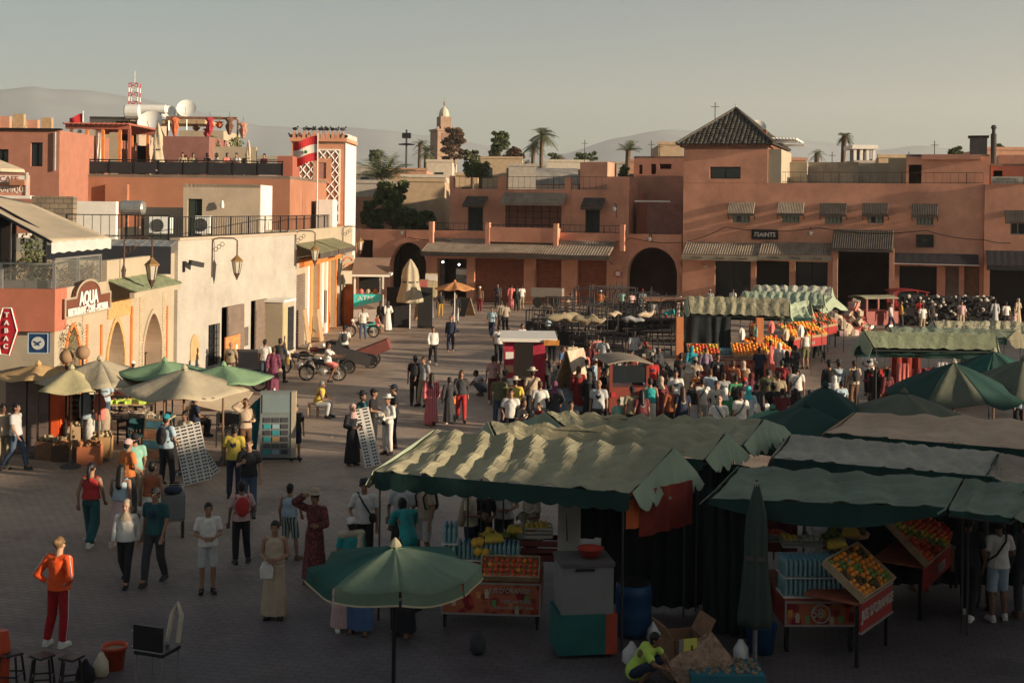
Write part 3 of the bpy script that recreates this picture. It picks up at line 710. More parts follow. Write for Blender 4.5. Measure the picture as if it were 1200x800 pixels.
def leaves(mb,c,r,n,size,sc=(1,1,1),rnd=R,shell_=0.5):
 c=Vector(c)
 for _ in range(n):
  v=Vector((rnd.gauss(0,1),rnd.gauss(0,1),rnd.gauss(0,1))).normalized()*(rnd.uniform(shell_,1)*r)
  p=c+Vector((v.x*sc[0],v.y*sc[1],v.z*sc[2]))
  a=Vector((rnd.uniform(-1,1),rnd.uniform(-1,1),rnd.uniform(-1,1))).normalized();b=a.cross(Vector((rnd.uniform(-1,1),rnd.uniform(-1,1),rnd.uniform(-1,1)))).normalized()
  s_=size*rnd.uniform(0.6,1.3)
  mb.add([p-a*s_,p+b*s_*0.45,p+a*s_,p-b*s_*0.45],[(0,1,2,3)])
def bush(name,label,P,r,h,n,size,m_,cat='plant',pot=True,group=None,pm=None):
 e=empty(name,P,0,label,cat,group)
 mb=MB();k=max(3,int(h/r*2))
 for i in range(k):
  leaves(mb,(R.uniform(-.3,.3)*r,R.uniform(-.3,.3)*r,(0.35 if pot else 0.1)+h*(i+0.5)/k),r*R.uniform(0.6,0.9),n//k,size)
 mb.build('foliage',m_,e)
 st=MB();
 for i in range(3):st.tube([(R.uniform(-.05,.05),R.uniform(-.05,.05),0.1),(R.uniform(-.3,.3)*r,R.uniform(-.3,.3)*r,0.3+h*0.7)],0.012,5)
 st.build('stem',BARK,e,kind='stuff')
 if pot:MB().lathe([(0.12,0),(0.17,0.3),(0.19,0.32),(0.19,0.36),(0.14,0.36)],12).build('pot',pm or mat('clay pot',(0.35,0.16,0.09),var=0.2),e)
 return e
def planter(fr,l,r_,d,z,lab,m_,n=5,along='x',hh=0.55):
 a,_=fr.p(l,330,d);b,_=fr.p(r_,330,d)
 e=empty('planter',fr.w((a+b)/2,d,z),fr.a,lab,'planter','planters on the cafe terrace')
 L=abs(b-a);MB().box(-L/2,-0.15,0,L/2,0.15,0.22).build('box',mat('planter grey',(0.12,0.11,0.10)),e)
 mb=MB();n=max(4,int(L/0.3))
 for i in range(n):leaves(mb,(-L/2+L*(i+.5)/n,R.uniform(-.05,.05),0.3+hh*0.4),0.26*R.uniform(.8,1.2),150,0.045,(1,0.8,1.0*hh/0.5))
 mb.build('foliage',m_,e);return e
planter(FK,-28,30,D1+0.35,PLZ+0.0,'planter of bushy olive plants behind the front glass rail, left half',LEAF2)
planter(FK,31,62,D1+0.35,PLZ+0.0,'planter of bushy olive plants behind the front glass rail, next to the corner post',LEAF2)
planter(FS,68,100,0.35,zA1-0.4,'planter of reddish plants above the brown cafe sign',LEAF2,hh=0.8)
planter(FS,101,124,0.35,zA1-0.4,'planter spilling over the wall beside the green tile canopy',LEAF2,hh=0.85)
for px in(14,50):
 q=K(px,255,px+4,338,D1+2.5);wbox(CAF,'post',BLACKM,q[0],D1+2.5,PLZ-1,q[1],D1+2.6,q[3])
q=K(-60,246,12,320,D1+3.2);wbox(CAF,'dark_partition',DARKI,q[0],D1+3.2,PLZ-1,q[1],D1+3.3,q[3])
q=K(52,288,200,312,44);wbox(CAF,'windbreak',mat('black windbreak cloth',(0.03,0.032,0.04)),q[0],44,4.4,q[1],44.06,q[3])
bush('potted_plant','tall leafy plant in a tan pot on the cafe terrace behind the glass',FK.w(K(38,300,46,312,D1+1.8)[0],D1+1.8,PLZ-0.35),0.42,1.5,500,0.07,LEAF)
AWC=mat('sand coloured canvas',(0.47,0.39,0.28),rough=0.9,var=0.1,scale=1.5,bump=0.25,bscale=2.5)
aw=empty('terrace_awning',(0,0,0),0,'large sand coloured awning sloping down over the cafe terrace','awning')
P0,P1,P2,P3=A(-70,214,37),A(36,238,40),A(130,279,35.5),A(60,284,33)
def fnc(u,v):
 p=(P0.lerp(P3,u)).lerp(P1.lerp(P2,u),v);return p-Vector((0,0,0.10*sin(pi*u)*sin(pi*v)))
MB().grid(fnc,14,8,thick=0.02).build('canopy',AWC,aw,smooth=True)
vd=MB();
def fnv(u,v):p=P3.lerp(P2,u);return p-Vector((0,0,0.28*v+0.02*sin(u*40)))
vd.grid(fnv,24,1,thick=0.01);vd.build('valance',mat('pale blue grey canvas',(0.45,0.47,0.45),var=0.08),aw)
MB().tube([P0,P3],0.04).build('arm',BLACKM,aw);MB().tube([A(0,243,36),A(80,287,34)],0.035).build('arm',BLACKM,aw)
e=empty('terrace_parasol',A(0,205,48)-Vector((0.6,0,2.4)),0,'cream parasol showing only its right corner at the left edge of the roof terrace','parasol')
MB().lathe([(1.55,2.5),(1.5,2.62),(0.1,3.15),(0.02,3.2)],8).build('canopy',AWC,e);MB().tube([(0,0,0),(0,0,3.1)],0.03).build('pole',METAL,e)
q=K(-25,205,34,229,50)
e=empty('restaurant_sign',FK.w(q[1]-(q[1]-q[0])/2,50,(q[2]+q[3])/2),FK.a,'white framed rooftop sign with red lettering at the left edge','sign')
W_,H_=(q[1]-q[0])/2,(q[3]-q[2])/2
MB().box(-W_,0,-H_,W_,0.1,H_).build('panel',mat('faded pink board',(0.52,0.25,0.18)),e)
MB().box(-W_,-0.05,H_*0.25,W_-.02,-0.001,H_*0.95).build('plate',WHITEP,e)
MB().box(-W_,-0.1,-H_-0.12,W_+0.1,0.3,-H_-.002).build('ledge',WHITEP,e)
MB().box(W_-0.09,-0.07,-H_,W_,-0.052,H_+.1).build('post',WHITEP,e)
text('PANORAMIQUE',0.32,INKW,e,(0.0,-0.01,-H_*0.45),sx=0.8);text('CAFE',0.3,REDDARK,e,(0.25,-0.056,H_*0.6),sx=1.1)
bb=MB().box(0.35,-0.3,0.0,0.95,-0.11,0.22).build('flower_box',ORANGE_WALL,e)
SGB=mat('brown sign board',(0.15,0.055,0.035),rough=0.6,var=0.08)
a,zt0=SP(69.5,349);b,zt1=SP(123,341);_,zb0=SP(69.5,370.5);_,zb1=SP(123,362.5)
e=empty('cafe_sign',FS.w((a+b)/2,-0.05,(zt0+zb0)/2-0.05),FS.a,'brown arched sign reading AQUA RESTAURANT CAFE PIZZERIA above the first arch','sign')
L=b-a;hh=(zt0-zb0)/2
pts=[(-L/2,0,-hh),(L/2,0,-hh),(L/2,0,hh)]+[(0.27*L*cos(t),0,hh+0.46*sin(t))for t in[pi*k/12 for k in range(13)]]+[(-L/2,0,hh)]
MB().box(-L/2,-.1,-hh,L/2,0,hh).poly([(x,-0.1,z+.002)for x,y,z in pts[3:-1]],0.1).build('board',SGB,e)
fr_=MB();P_=[Vector((x,-0.12,z))for x,y,z in pts];fr_.tube(P_+[P_[0]],0.035,5);fr_.build('frame',CREAM,e)
text('AQUA',0.54,INKW,e,(0,-0.125,hh*0.72),sx=.95,bold=0.02);text('RESTAURANT - CAF\u00c9 - PIZZERIA',0.30,INKW,e,(0,-0.125,-hh*0.60),sx=0.74,bold=0.015)
e=empty('tobacco_sign',A(10,388,30),0,'red hexagonal sign with vertical letters TABAC at the left edge','sign')
k=30/1500
P_=[(0,28),(9,22),(10,4),(2,-22),(-8,-24),(-10,-20),(-10,18),(-7,27)]
P_=[(3,27),(10,1),(1,-28),(-9,-27),(-15,-2),(-7,27)]
MB().poly([(x*k,0,z*k)for x,z in P_][::-1],0.12).build('panel',mat('tobacco red',(0.40,0.02,0.03),rough=0.4,var=0.06),e)
bd=MB();Q_=[Vector((x*k,-0.0,z*k))for x,z in P_];bd.tube(Q_+[Q_[0]],0.02,5);bd.build('border',WHITEP,e)
for i,ch in enumerate('TABAC'):text(ch,0.156,INKW,e,(-0.035-0.004*i,-0.03,(19-9.2*i)*k),bold=0.004)
MB().tube([(0,0.06,0.3),(-0.8,0.06,0.3)],0.03).build('bracket',BLACKM,e)
e=empty('club_sign',A(44.5,402,33.5),0,'square blue sign with round white emblem on the cafe corner','sign')
k=33.5/1500
MB().box(-11.5*k,-0.0,-11.5*k,11.5*k,0.16,11.5*k).build('panel',mat('deep sign blue',(0.015,0.045,0.13),rough=0.4,var=0.05),e)
fr_=MB()
for(x0,z0,x1,z1)in((-12,11,12,12),(-12,-12,12,-11),(-12,-11,-11,11),(11,-11,12,11)):fr_.box(x0*k,-0.02,z0*k,x1*k,-0.001,z1*k)
fr_.build('frame',mat('pale blue frame',(0.35,0.45,0.5)),e)
disc=MB();disc.lathe([(7.5*k,0),(7.5*k,0.02)],24,mtx=Matrix.Translation((0,-0.001,0))@Matrix.Rotation(pi/2,4,'X'));disc.build('emblem_disc',mat('emblem white',(0.5,0.52,0.5)),e)
cr=MB();cr.cbox((-0.02,-0.03,0),(8*k,0.01,1.3*k),0,0,0,radians(35));cr.cbox((0.02,-0.034,0),(8*k,0.01,1.3*k),0,0,0,radians(-35));cr.build('emblem',mat('deep sign blue',(0,0,0)),e,kind='stuff')
zB=(SP(165,301)[1])
ops2=[];arcs=[]
for l,r_,t in((124.5+1.5,145,376.5),(168,189,367)):
 q=fbox(FS,l,t,r_,430,0);o_=(q[0],q[1],0,arch_fn(q[0],q[1],q[3]-1.1,q[3],True));ops2.append(o_);arcs.append(q)
shell(SH2,CREAM,s125,s205-0.01,0,zB,0.0,9,ops2,thick=0.9,par=0.3)
TERR=mat('carved ochre plaster',(0.50,0.31,0.13),rough=0.85,var=0.25,scale=8,bump=0.9,bscale=14)
for i,q in enumerate(arcs):
 arch_band(SH2,q[0],q[1],q[3]-1.1,q[3],0,0.16,CREAM if i else TERR,True)
 wbox(SH2,'recess_back',PINK2,q[0]-.2,0.95,0,q[1]+.2,1.05,q[3]+.1)
 wbox(SH2,'door_leaf',ORANGE_T,q[0]+0.02,0.3,0,q[0]+0.09,0.9,q[3]-0.8)
 g_=MB()
 for k in range(8):
  x=q[0]+(q[1]-q[0])*(k+.5)/8;g_.box(x-.015,.5,0.8,x+.015,.53,1.5)
 g_.box(q[0],.49,1.5,q[1],.54,1.55);g_.build('gate',BLACKM,SH2)
a,b,zb,z=fbox(FS,127,350,153,378,-0.03);wbox(SH2,'carved_panel',TERR,a,-0.04,arcs[0][3]+0.12,b,-0.001,SP(140,349)[1])
for px,w_ in((153.5,.07),(195,.05),(206,.05)):
 a,z=SP(px,355);wbox(SH2,'tile_pilaster',ORANGE_T,a-w_,-0.06,0,a+w_,-0.002,z-0.1 if px<200 else z-1)
qn=MB()
for l,r_ in((163,167),(190,194),(96,100)):
 a,_=SP(l,380);b,_=SP(r_,380)
 for k in range(34):qn.box(a,-0.03,0.4+k*0.1,b,-0.002,0.4+k*0.1+0.06)
qn.build('quoin_bricks',mat('pale brick',(0.46,0.36,0.25),var=0.3,scale=5),SH2,kind='stuff')
a=s125+.1;b,_=SP(213,333,-0.9)
zc0=SP(165,341,-0.9)[1];zc1=SP(165,323,0)[1]
tl=MB();n=int((b-a)/0.22)
for i in range(n):
 x=a+(b-a)*(i+0.5)/n
 for j in range(5):
  v0,v1=j/5,(j+1)/5+0.03;w_=0.075+R.uniform(-.006,.006);hq=R.uniform(.05,.075)
  p0=(0-0.9*v0,zc1+(zc0-zc1)*v0);p1=(0-0.9*v1,zc1+(zc0-zc1)*v1)
  tl.add([(x-w_,p0[0],p0[1]),(x,p0[0],p0[1]+hq*.8),(x+w_,p0[0],p0[1]),(x-w_,p1[0],p1[1]),(x,p1[0],p1[1]+hq),(x+w_,p1[0],p1[1])],[(0,3,4,1),(1,4,5,2),(3,5,4)])
tl.add([(a,0,zc1-.02),(b,0,zc1-.02),(b,-.9,zc0-.02),(a,-.9,zc0-.02)],[(0,1,2,3)])
tl.build('canopy_tiles',TILE_G,SH2,kind='stuff')
wbox(SH2,'canopy_beam',CREAM,a,-0.85,zc0-0.2,b,-0.7,zc0-0.03);wbox(SH2,'canopy_back',CREAM,a+.02,-0.012,zc0-0.35,b-.4,-0.003,zc1+.05)
_,zW=SP3(275,278)
d1=fbox(FS3,256.5,358,281,430,0);d2=fbox(FS3,291,351,308.5,418,0);w1=fbox(FS3,241,379.5,254.5,428,0);d3=fbox(FS3,309.5,366,314,410,0)
n1=fbox(FS3,283,383,288,405,0);w2=fbox(FS3,326.5,372,331,389,0)
ops3=[(d1[0],d1[1],0,d1[3]),(d2[0],d2[1],0,d2[3]),(w1[0],w1[1],max(w1[2],.2),w1[3]),(n1[0],n1[1],n1[2],n1[3]),(w2[0],w2[1],w2[2],w2[3])]
shell(SH3,WHITEB,t205,t345-0.01,0,zW,-0.12,10,ops3,thick=0.6,par=0.35)
wbox(SH3,'coping',BEIGE,t205-.02,-0.2,zW+.002,t345-.03,0.2,zW+0.09)
for q,w_ in((d1,.22),(d2,.2)):
 a,b=q[0],q[1];L=b-a
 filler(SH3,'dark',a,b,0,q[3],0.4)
 hp=MB();hp.cbox((a+L*.62,-0.16,q[3]/2+.02),(L*.8,0.05,q[3]-0.06),0.0);sh=hp.build('shutter_leaf',SHUT_G,SH3)
 sl=MB()
 for k in range(int((q[3]-.3)/.28)):sl.box(a+L*.24,-0.21,.15+k*.28,b-L*.0,-0.187,.15+k*.28+.22)
 sl.build('slat_set',SHUT_G,sh,kind='stuff')
filler(SH3,'window',w1[0],w1[1],w1[2]if w1[2]>.2 else.2,w1[3],0.1)
gr=MB()
for k in range(5):x=w1[0]+(w1[1]-w1[0])*(k+.5)/5;gr.box(x-.015,-.04,.25,x+.015,-.01,w1[3]-.05)
for k in range(6):z=.4+(w1[3]-.5)*k/6;gr.box(w1[0],-.06,z,w1[1],-.04,z+.03)
gr.build('window_grille',BLACKM,SH3)
filler(SH3,'shutter',n1[0],n1[1],n1[2],n1[3],0.05,SHUT_G);filler(SH3,'shutter',w2[0],w2[1],w2[2],w2[3],0.0,SHUT_G)
q=fbox(FS3,223,391,233,425,-.13);
nb_=MB();nb_.poly([(x,-0.15,z)for x,z in[(q[0],0.9),(q[1],0.9)]+[(q[0]+(q[1]-q[0])*(.5+.5*cos(t)),q[3]-.55+.55*sin(t))for t in[pi*k/8 for k in range(9)]]],0.025);nb_.build('blocked_niche',mat('ochre plaster patch',(0.42,0.30,0.15),var=0.2),SH3)
q=fbox(FS3,263,401,280,420,-.25);e=empty('fruit_poster',FS3.w((q[0]+q[1])/2,-.3,(q[2]+q[3])/2),FS3.a,'orange and white menu poster leaning in the first brown doorway','poster')
MB().box(-(q[1]-q[0])/2,0,-.55,(q[1]-q[0])/2,.05,.6).build('board',mat('poster orange',(0.62,0.22,0.08),var=.5,scale=6),e);
for k in range(4):MB().ball((-.5+k*.3,-.01,-.1+.2*(k%2)),.13,sc=(1,.15,1)).build('printed_plate',mat('poster white',(.6,.55,.45)),e)
q=fbox(FS3,331,384,348,423,-1.0);e=empty('wooden_kiosk',FS3.w(q[0],-1.0,0),FS3.a,'narrow cream kiosk box with dark front beside the grey shutter','kiosk')
L=1.5;hK=2.6
b_=MB();b_.box(0,0,0,L,.85,hK);b_.build('body',CREAM,e);MB().box(L*.45,-.03,.4,L*.95,-.001,hK-.25).build('window',GLASSD,e);MB().box(-.06,-.08,hK+.002,L+.06,.85,hK+.1).build('roof',WHITEP,e);MB().box(.05,-.02,.1,L*.4,-.001,hK-.2).build('door',mat('sand panel',(.5,.36,.2)),e)
q=fbox(FS3,210,300,224,318,-.15);e=empty('security_camera',FS3.w(q[0]+.4,-.15,SP3(214,312)[1]),FS3.a,'dark security camera on the white brick wall near the green canopy','camera')
MB().box(-.05,-.05,-.2,.05,0.02,.2).build('bracket',BLACKM,e);MB().cbox((.35,-.35,.1),(.6,.18,.18),-.5,0,0,.2).build('housing',BLACKM,e)
_,zE4=SP4(380,267)
g1=fbox(FS4,346,321,356.5,412,0);g2=fbox(FS4,362,306,372,405,0);g3=fbox(FS4,384,303,392,395,0)
shell(SH4,CREAM,u345,u412,0,zE4,-0.05,9,[(g1[0],g1[1],0,g1[3]),(g2[0],g2[1],0,g2[3]),(g3[0],g3[1],0,g3[3])],thick=.4,par=.3)
filler(SH4,'shutter',g1[0],g1[1],0,g1[3],.05,SHUT_G)
for q in(g2,g3):
 filler(SH4,'door',q[0],q[1],0,q[3],.2,mat('honey wood',(0.50,0.27,0.10),var=.25,scale=3))
 f=MB();f.box(q[0]-.2,-.12,0,q[0],-.052,q[3]+.2);f.box(q[1],-.12,0,q[1]+.2,-.052,q[3]+.2);f.box(q[0],-.12,q[3],q[1],-.052,q[3]+.35);f.build('door_frame',ORANGE_T,SH4)
for px,m_ in((359,WHITEP),(376,WHITEP),(381,WHITEP),(396,WHITEP)):
 a,z=SP4(px,300);wbox(SH4,'pilaster',m_,a-.25,-.14,0,a+.25,-.052,z)
for px in(379,398):a,z=SP4(px,340);wbox(SH4,'narrow_shutter',SHUT_G,a-.12,-.18,.6,a+.12,-.142,z)
for l,r_,t,bt in((359,381,283,298),(382,402,279,293)):
 a,_=SP4(l,290,-.6);b,_=SP4(r_,290,-.6);zt_a=SP4((l+r_)/2,t,0)[1];zb_a=SP4((l+r_)/2,bt,-1.2)[1]
 awning(SH4,a,b,zt_a,zb_a,-.05,1.2,mat('moss green canvas',(.20,.19,.11),var=.25),rib=.2,valance=.25,vm=AWN_DK,amp=.02)
q=fbox(FS4,357,299,402,303,-.3);wbox(SH4,'beam',ORANGE_T,q[0],-.3,q[2]-.2,q[1],-.052,q[3])
a,z=SP4(406,318);e=SH4
MB().lathe([(0.75,0.4),(0.8,z-.1),(0.8,z),(.85,z+.1)],14,(a,0.55,0)).build('corner_column',CREAM,SH4)
q=fbox(FS4,401,299,414,317,-.5)
e=empty('arched_sign',A(408,308,73),radians(20),'cream sign with two orange arches at the street corner','sign')
MB().box(-.33,0,-.45,.33,.08,.45).build('panel',CREAM,e)
for dz in(-.25,.12):
 MB().tube([(.24*cos(t),-.02,dz+.2*sin(t))for t in[pi*k/8 for k in range(9)]],.03,5).build('arch_emblem',ORANGE_T,e)
a,z=SP4(403,285,-1);
MB().cbox((a,-.5,z-.35),(2.4,1.6,.14),0,0,radians(14)).build('corner_canopy',AWN_TAN,SH4)
q=A(407,372,74);e=empty('orange_barrel_stand',(q.x+.1,q.y,0),0,'rounded orange stand at the foot of the street corner','stand')
MB().lathe([(.45,0),(.5,.5),(.5,1.5),(.42,2.0),(.2,2.3)],12).build('body',mat('burnt orange',(.45,.15,.06),var=.2),e);MB().lathe([(.3,2.3),(.3,2.36)],12).build('top',WOODP,e)
for px,lab in((360,'pale wooden board leaning on the end shop, left of two'),(375,'pale wooden board leaning on the end shop, nearest the motorbikes')):
 a,z=SP4(px,362,-.5);
 MB().cbox((0,0,z/2),(.9,.06,z),0,0,radians(-8)).build('board',WOODP,loc=FS4.w(a,-.5,0),rz=FS4.a,label=lab,cat='board',group='boards leaning on the end shop')
def lantern(px,py,label,w_=1.9,h=2.6,d=-.15,fr=None):
 fr=fr or FS3;a,z=fr.p(px,py,d);e=empty('street_lantern',fr.w(a,d,z),fr.a,label,'lantern','lanterns on wall brackets')
 m=MB();m.tube([(0,0,-h),(.02,0,0),(.03,-.05,.1),(.04,-.25,.14),(.05,-w_+.15,.14),(.05,-w_,.05),(.05,-w_,-.5)],.028,6);m.build('bracket',RUSTM,e)
 sc=MB()
 for k in range(3):sc.tube([(.03,-(.12+.14*k+.08*cos(t)),-.1+.08*sin(t)-.1*(2-k))for t in[2*pi*j/10 for j in range(11)]],.012,4)
 sc.build('scrollwork',RUSTM,e,kind='stuff')
 c=(.05,-w_,-.5)
 MB().lathe([(.03,0),(.07,-.06),(.24,-.22),(.25,-.26)],6,c).build('lantern_roof',mat('brass',(.30,.18,.07),metal=.4,rough=.5),e)
 MB().lathe([(.19,-.265),(.11,-.72)],6,c).build('glass',mat('milky glass',(.5,.47,.38),rough=.3),e)
 fr=MB()
 for k in range(6):
  t=2*pi*k/6;fr.tube([(c[0]+.2*cos(t),c[1]+.2*sin(t),c[2]-.26),(c[0]+.115*cos(t),c[1]+.115*sin(t),c[2]-.73)],.014,4)
 fr.build('cage',RUSTM,e,kind='stuff');MB().lathe([(.13,-.725),(.05,-.9),(.01,-1.0)],6,c).build('finial',RUSTM,e)
 return e
lantern(145.5,283,'iron bracket lantern on the cream parapet above the green canopy',.9,1.2,fr=FS)
lantern(249,283,'iron bracket lantern in the middle of the white brick wall',1.0,1.4)
lantern(346,274,'iron bracket lantern at the far end of the white brick wall',.95,1.5)
lantern(402,268,'iron bracket lantern on the last corner of the street',1.0,1.0,fr=FS4)
for px,py,lab in((78,418,'large brown sphere lamp in front of the first arch, left of two'),(97,413,'large brown sphere lamp in front of the first arch, right of two')):
 P=A(px,py,34.5);e=empty('sphere_lamp',(P.x,P.y,0),0,lab,'lamp','sphere lamps by the first arch')
 MB().ball((0,0,P.z),.19,16,12).build('globe',mat('tan paper globe',(.30,.19,.11),var=.15),e,smooth=True);MB().tube([(0,0,0),(0,0,P.z-.15)],.03).build('pole',BLACKM,e)
P=FS.w(ss(73),-.35,0);bush('climbing_plant','pale leafy climber on the cream wall beside the first arch',P,.35,3.2,700,.05,mat('dry pale leaves',(.22,.20,.11),var=.5),pot=False)
# roof level on the left, in planes facing the viewer
def kroof(name,label,cat='building'):return frame_empty(name,FK,label,cat)
RF=kroof('roof_cabin','beige rooftop cabin with dark door and bright right side wall')
q=K(215,216,305,275,59);zr3=zW-.36
shell(RF,BEIGE,q[0],q[1],zr3,q[3],59,61.6,[(K(220,233,237,275,59)[0],K(220,233,237,275,59)[1],zr3,K(220,233,237,275,59)[3])],thick=.2)
filler(RF,'door',K(220,233,237,275,59)[0],K(220,233,237,275,59)[1],zr3,K(220,233,237,275,59)[3],59.12,mat('black green door',(0,0,0)))
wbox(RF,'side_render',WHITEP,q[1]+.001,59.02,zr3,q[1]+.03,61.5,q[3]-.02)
P=K(261,235,262,236,58.9);MB().lathe([(.05,0),(.09,-.2),(.09,-.34),(.04,-.36)],8,(P[0],58.8,P[3])).build('bulkhead_lamp',WHITEM,RF)
def ac_unit(l,t,r_,bt,D,label):
 q=K(l,t,r_,bt,D);e=empty('air_conditioner',FK.w((q[0]+q[1])/2,D,q[2]),FK.a,label,'air conditioner','air conditioners on the white building roof');w_,h_=(q[1]-q[0])/2,q[3]-q[2]
 MB().box(-w_,0,.05,w_,.5,h_).build('casing',WHITEM,e)
 MB().lathe([(h_*.36,0),(h_*.36,.03)],16,mtx=Matrix.Translation((-w_*.2,-.002,h_*.52))@Matrix.Rotation(pi/2,4,'X')).build('fan_grille',mat('dark grille',(.06,.06,.06)),e)
 MB().box(-w_,.05,0,-w_+.1,.45,.05).build('foot',BLACKM,e);MB().box(w_-.1,.05,0,w_,.45,.05).build('foot',BLACKM,e)
ac_unit(175,254,199,275,54,'white air conditioner with round fan left of the rooftop cabin')
ac_unit(229,253,245,275,57.5,'air conditioner standing in front of the cabin door')
q=K(138,235,166,252,54);e=empty('water_tank',FK.w((q[0]+q[1])/2,54,zr3),FK.a,'cylindrical metal water tank on a stand on the white building roof','tank')
mt_=MB();w_=(q[1]-q[0])/2;zc=(q[2]+q[3])/2-zr3;rr=(q[3]-q[2])/2
mt_.lathe([(rr*.8,-w_),(rr,-w_+.08),(rr,w_-.08),(rr*.8,w_)],14,mtx=Matrix.Translation((0,.4,zc))@Matrix.Rotation(pi/2,4,'Y'));mt_.build('drum',METAL,e,smooth=False)
for x in(-w_*.7,w_*.7):
 for y in(.1,.7):MB().box(x-.04,y-.04,0,x+.04,y+.04,zc-rr*.6).build('leg',RUSTM,e)
for l,t,r_,bt,D,m_,nm,lb,cat in((87,236,136,262,52,WHITEP,'roof_wall','low white roof wall left of the water tank','wall'),(165,243,214,272,61,BEIGE,'roof_wall','low beige roof wall behind the air conditioner','wall'),(205,264,240,276,63,CONC,'roof_curb','low cement curb behind the cabin','wall')):
 q=K(l,t,r_,bt,D);MB().box(-(q[1]-q[0])/2,0,0,(q[1]-q[0])/2,.3,q[3]-4.8).build(nm,m_,loc=FK.w((q[0]+q[1])/2,D,4.8),rz=FK.a,label=lb,cat=cat)
STW=brick_mat('rubble stone',(.30,.24,.17),(.20,.16,.12),(.12,.10,.08),.35,.2,bump=1.0)
q=K(38,230,86,262,50);MB().box(0,0,0,q[1]-q[0],.4,q[3]-4).build('stone_wall',STW,loc=FK.w(q[0],50,4),rz=FK.a,label='rubble stone roof wall behind the cafe awning',cat='wall')
rl=frame_empty('roof_railing',FS3,'long black railing along the edge of the white brick building roof','railing')
railing(rl,[(t205+.2,.35,zW),(t345,.35,zW)],.85,4.0)
rl=frame_empty('roof_railing',FS4,'shorter black railing on the roof edge in front of the patterned tower','railing')
railing(rl,[(u345+.2,.35,zW),(SP4(398,300)[0],.35,zW)],.85,4.0)
rl=frame_empty('roof_railing',FK,'black railing across the roof left of the white brick building','railing')
q=K(78,252,205,275,49);railing(rl,[(q[0],49,q[3]-.9),(q[1]-.2,49,q[3]-.9)],.9,3.0)
q=K(130,283,200,300,45)
for k in range(6):MB().cbox((0,0,0),(.25,1.8,.04),0,0,radians(12),0).build('roof_batten',METAL,loc=FK.w(q[0]+.35*k+.2,45,5.3),rz=FK.a,label=['first','second','third','fourth','fifth','last'][k]+' pale sloping batten from the left on the dark roof behind the lantern',cat='batten',group='battens on the dark skylight roof')
TB=kroof('terrace_building','orange red building with black panelled terrace railing and rooftop guests')
q=K(82,205,340,250,66)
dn=K(147,233,214,250,66)
shell(TB,ORANGE_WALL,q[0],q[1],3,q[3],66,84,[],par=.0);zT=q[3]
qq=K(124,216,150,250,65.8);wbox(TB,'buttress',ORANGE_WALL,qq[0],65.7,3,qq[1],66.02,qq[3])
rl2=MB();a=K(70,190,71,205,66.1)[0];b=K(331,190,332,205,66.1)[0]
for k in range(9):
 x0=a+(b-a)*k/9+.04;x1=a+(b-a)*(k+1)/9-.04
 wbox(TB,'rail_panel',mat('black rail panel',(.025,.024,.028),var=.2),x0,66.12,zT+.05,x1,66.16,zT+.66)
for k in range(10):x=a+(b-a)*k/9;rl2.box(x-.03,66.1,zT,x+.03,66.18,zT+.78)
rl2.box(a,66.1,zT+.72,b,66.18,zT+.78);rl2.build('railing',BLACKM,TB)
q=K(190,160,245,190,69);wbox(TB,'room',mat('dusky mauve render',(0,0,0)),q[0],69,zT,q[1],73,q[3])
q=K(245,172,300,190,70);wbox(TB,'low_wall',CREAM,q[0],70,zT,q[1],70.3,q[3])
q=K(210,153,262,163,74);wbox(TB,'upper_wall',CREAM,q[0],74,zT,q[1],78,q[3])
q=K(325,183,343,196,68);wbox(TB,'low_block',REDDARK,q[0],68,zT,q[1],70,q[3])
q=K(105,137,163,190,78);shell(TB,BEIGE,q[0],q[1],zT,q[3],78,84,[K(135,142,160,168,78)],name='rear_wall')
q=K(153,140,240,150,79);wbox(TB,'rear_roof',WOODP,q[0],79,q[3]-.25,q[1],82,q[3])
q=K(70,168,152,190,76);ow=[K(76,170,84,188,76),K(104,168,118,178,76)]
shell(TB,ORANGE_WALL,q[0],q[1],zT,q[3],76,78,ow,name='bar_wall')
for o_ in ow:filler(TB,'dark',o_[0],o_[1],o_[2],o_[3],76.2)
for l,r_ in((153,172),):qq=K(l,158,r_,172,77);wbox(TB,'steel_counter',METAL,qq[0],75.5,qq[2]-.9,qq[1],76.0,qq[2]-.1)
qq=K(153,171,172,190,75.4);wbox(TB,'counter_front',DARKI,qq[0],75.3,zT,qq[1],75.49,qq[3])
PG=kroof('terrace_pergola','rust red wooden pergola on the left half of the roof terrace','pergola')
q=K(80,147,155,152,67);zp=q[3]
MB().box(q[0],66.6,zp-.22,q[1],66.8,zp).build('beam',REDDARK,PG);MB().box(q[0],71.3,zp-.22,q[1],71.5,zp).build('beam',REDDARK,PG)
for k in range(14):x=q[0]+(q[1]-q[0])*k/13;MB().box(x-.04,66.3,zp+.002,x+.04,71.8,zp+.1).build('slat',REDDARK,PG)
for px,m_ in((84,WOOD),(102,ORANGE_T),(121,ORANGE_T),(141,ORANGE_T),(152,REDDARK)):
 x=K(px,150,px+1,190,66.7)[0];MB().box(x-.07,66.62,zT,x+.07,66.76,zp-.222).build('post',m_,PG)
 MB().box(x-.07,71.32,zT,x+.07,71.46,zp-.222).build('post',m_,PG)
for px in(93,114,118):
 x=K(px,150,px+1,190,66.9)[0];MB().lathe([(.09,0),(.13,.6),(.08,1.2),(.12,(zp-zT)*.7),(.1,zp-zT-.25)],7,(x,67,zT),wob=lambda a,i:.2*sin(a*3+i)).build('curtain',WHITEP,PG)
x=K(128,160,138,190,68)[0];MB().box(x,68,zT,x+.6,68.08,zp-.3).build('curtain',CREAM,PG)
LB=kroof('dark_red_building','dusky red building with one tall window at the left edge of the skyline')
q=K(-60,152,70,240,62);w_=K(36,167,50,195,62);w3=K(-6,175,10,195,62)
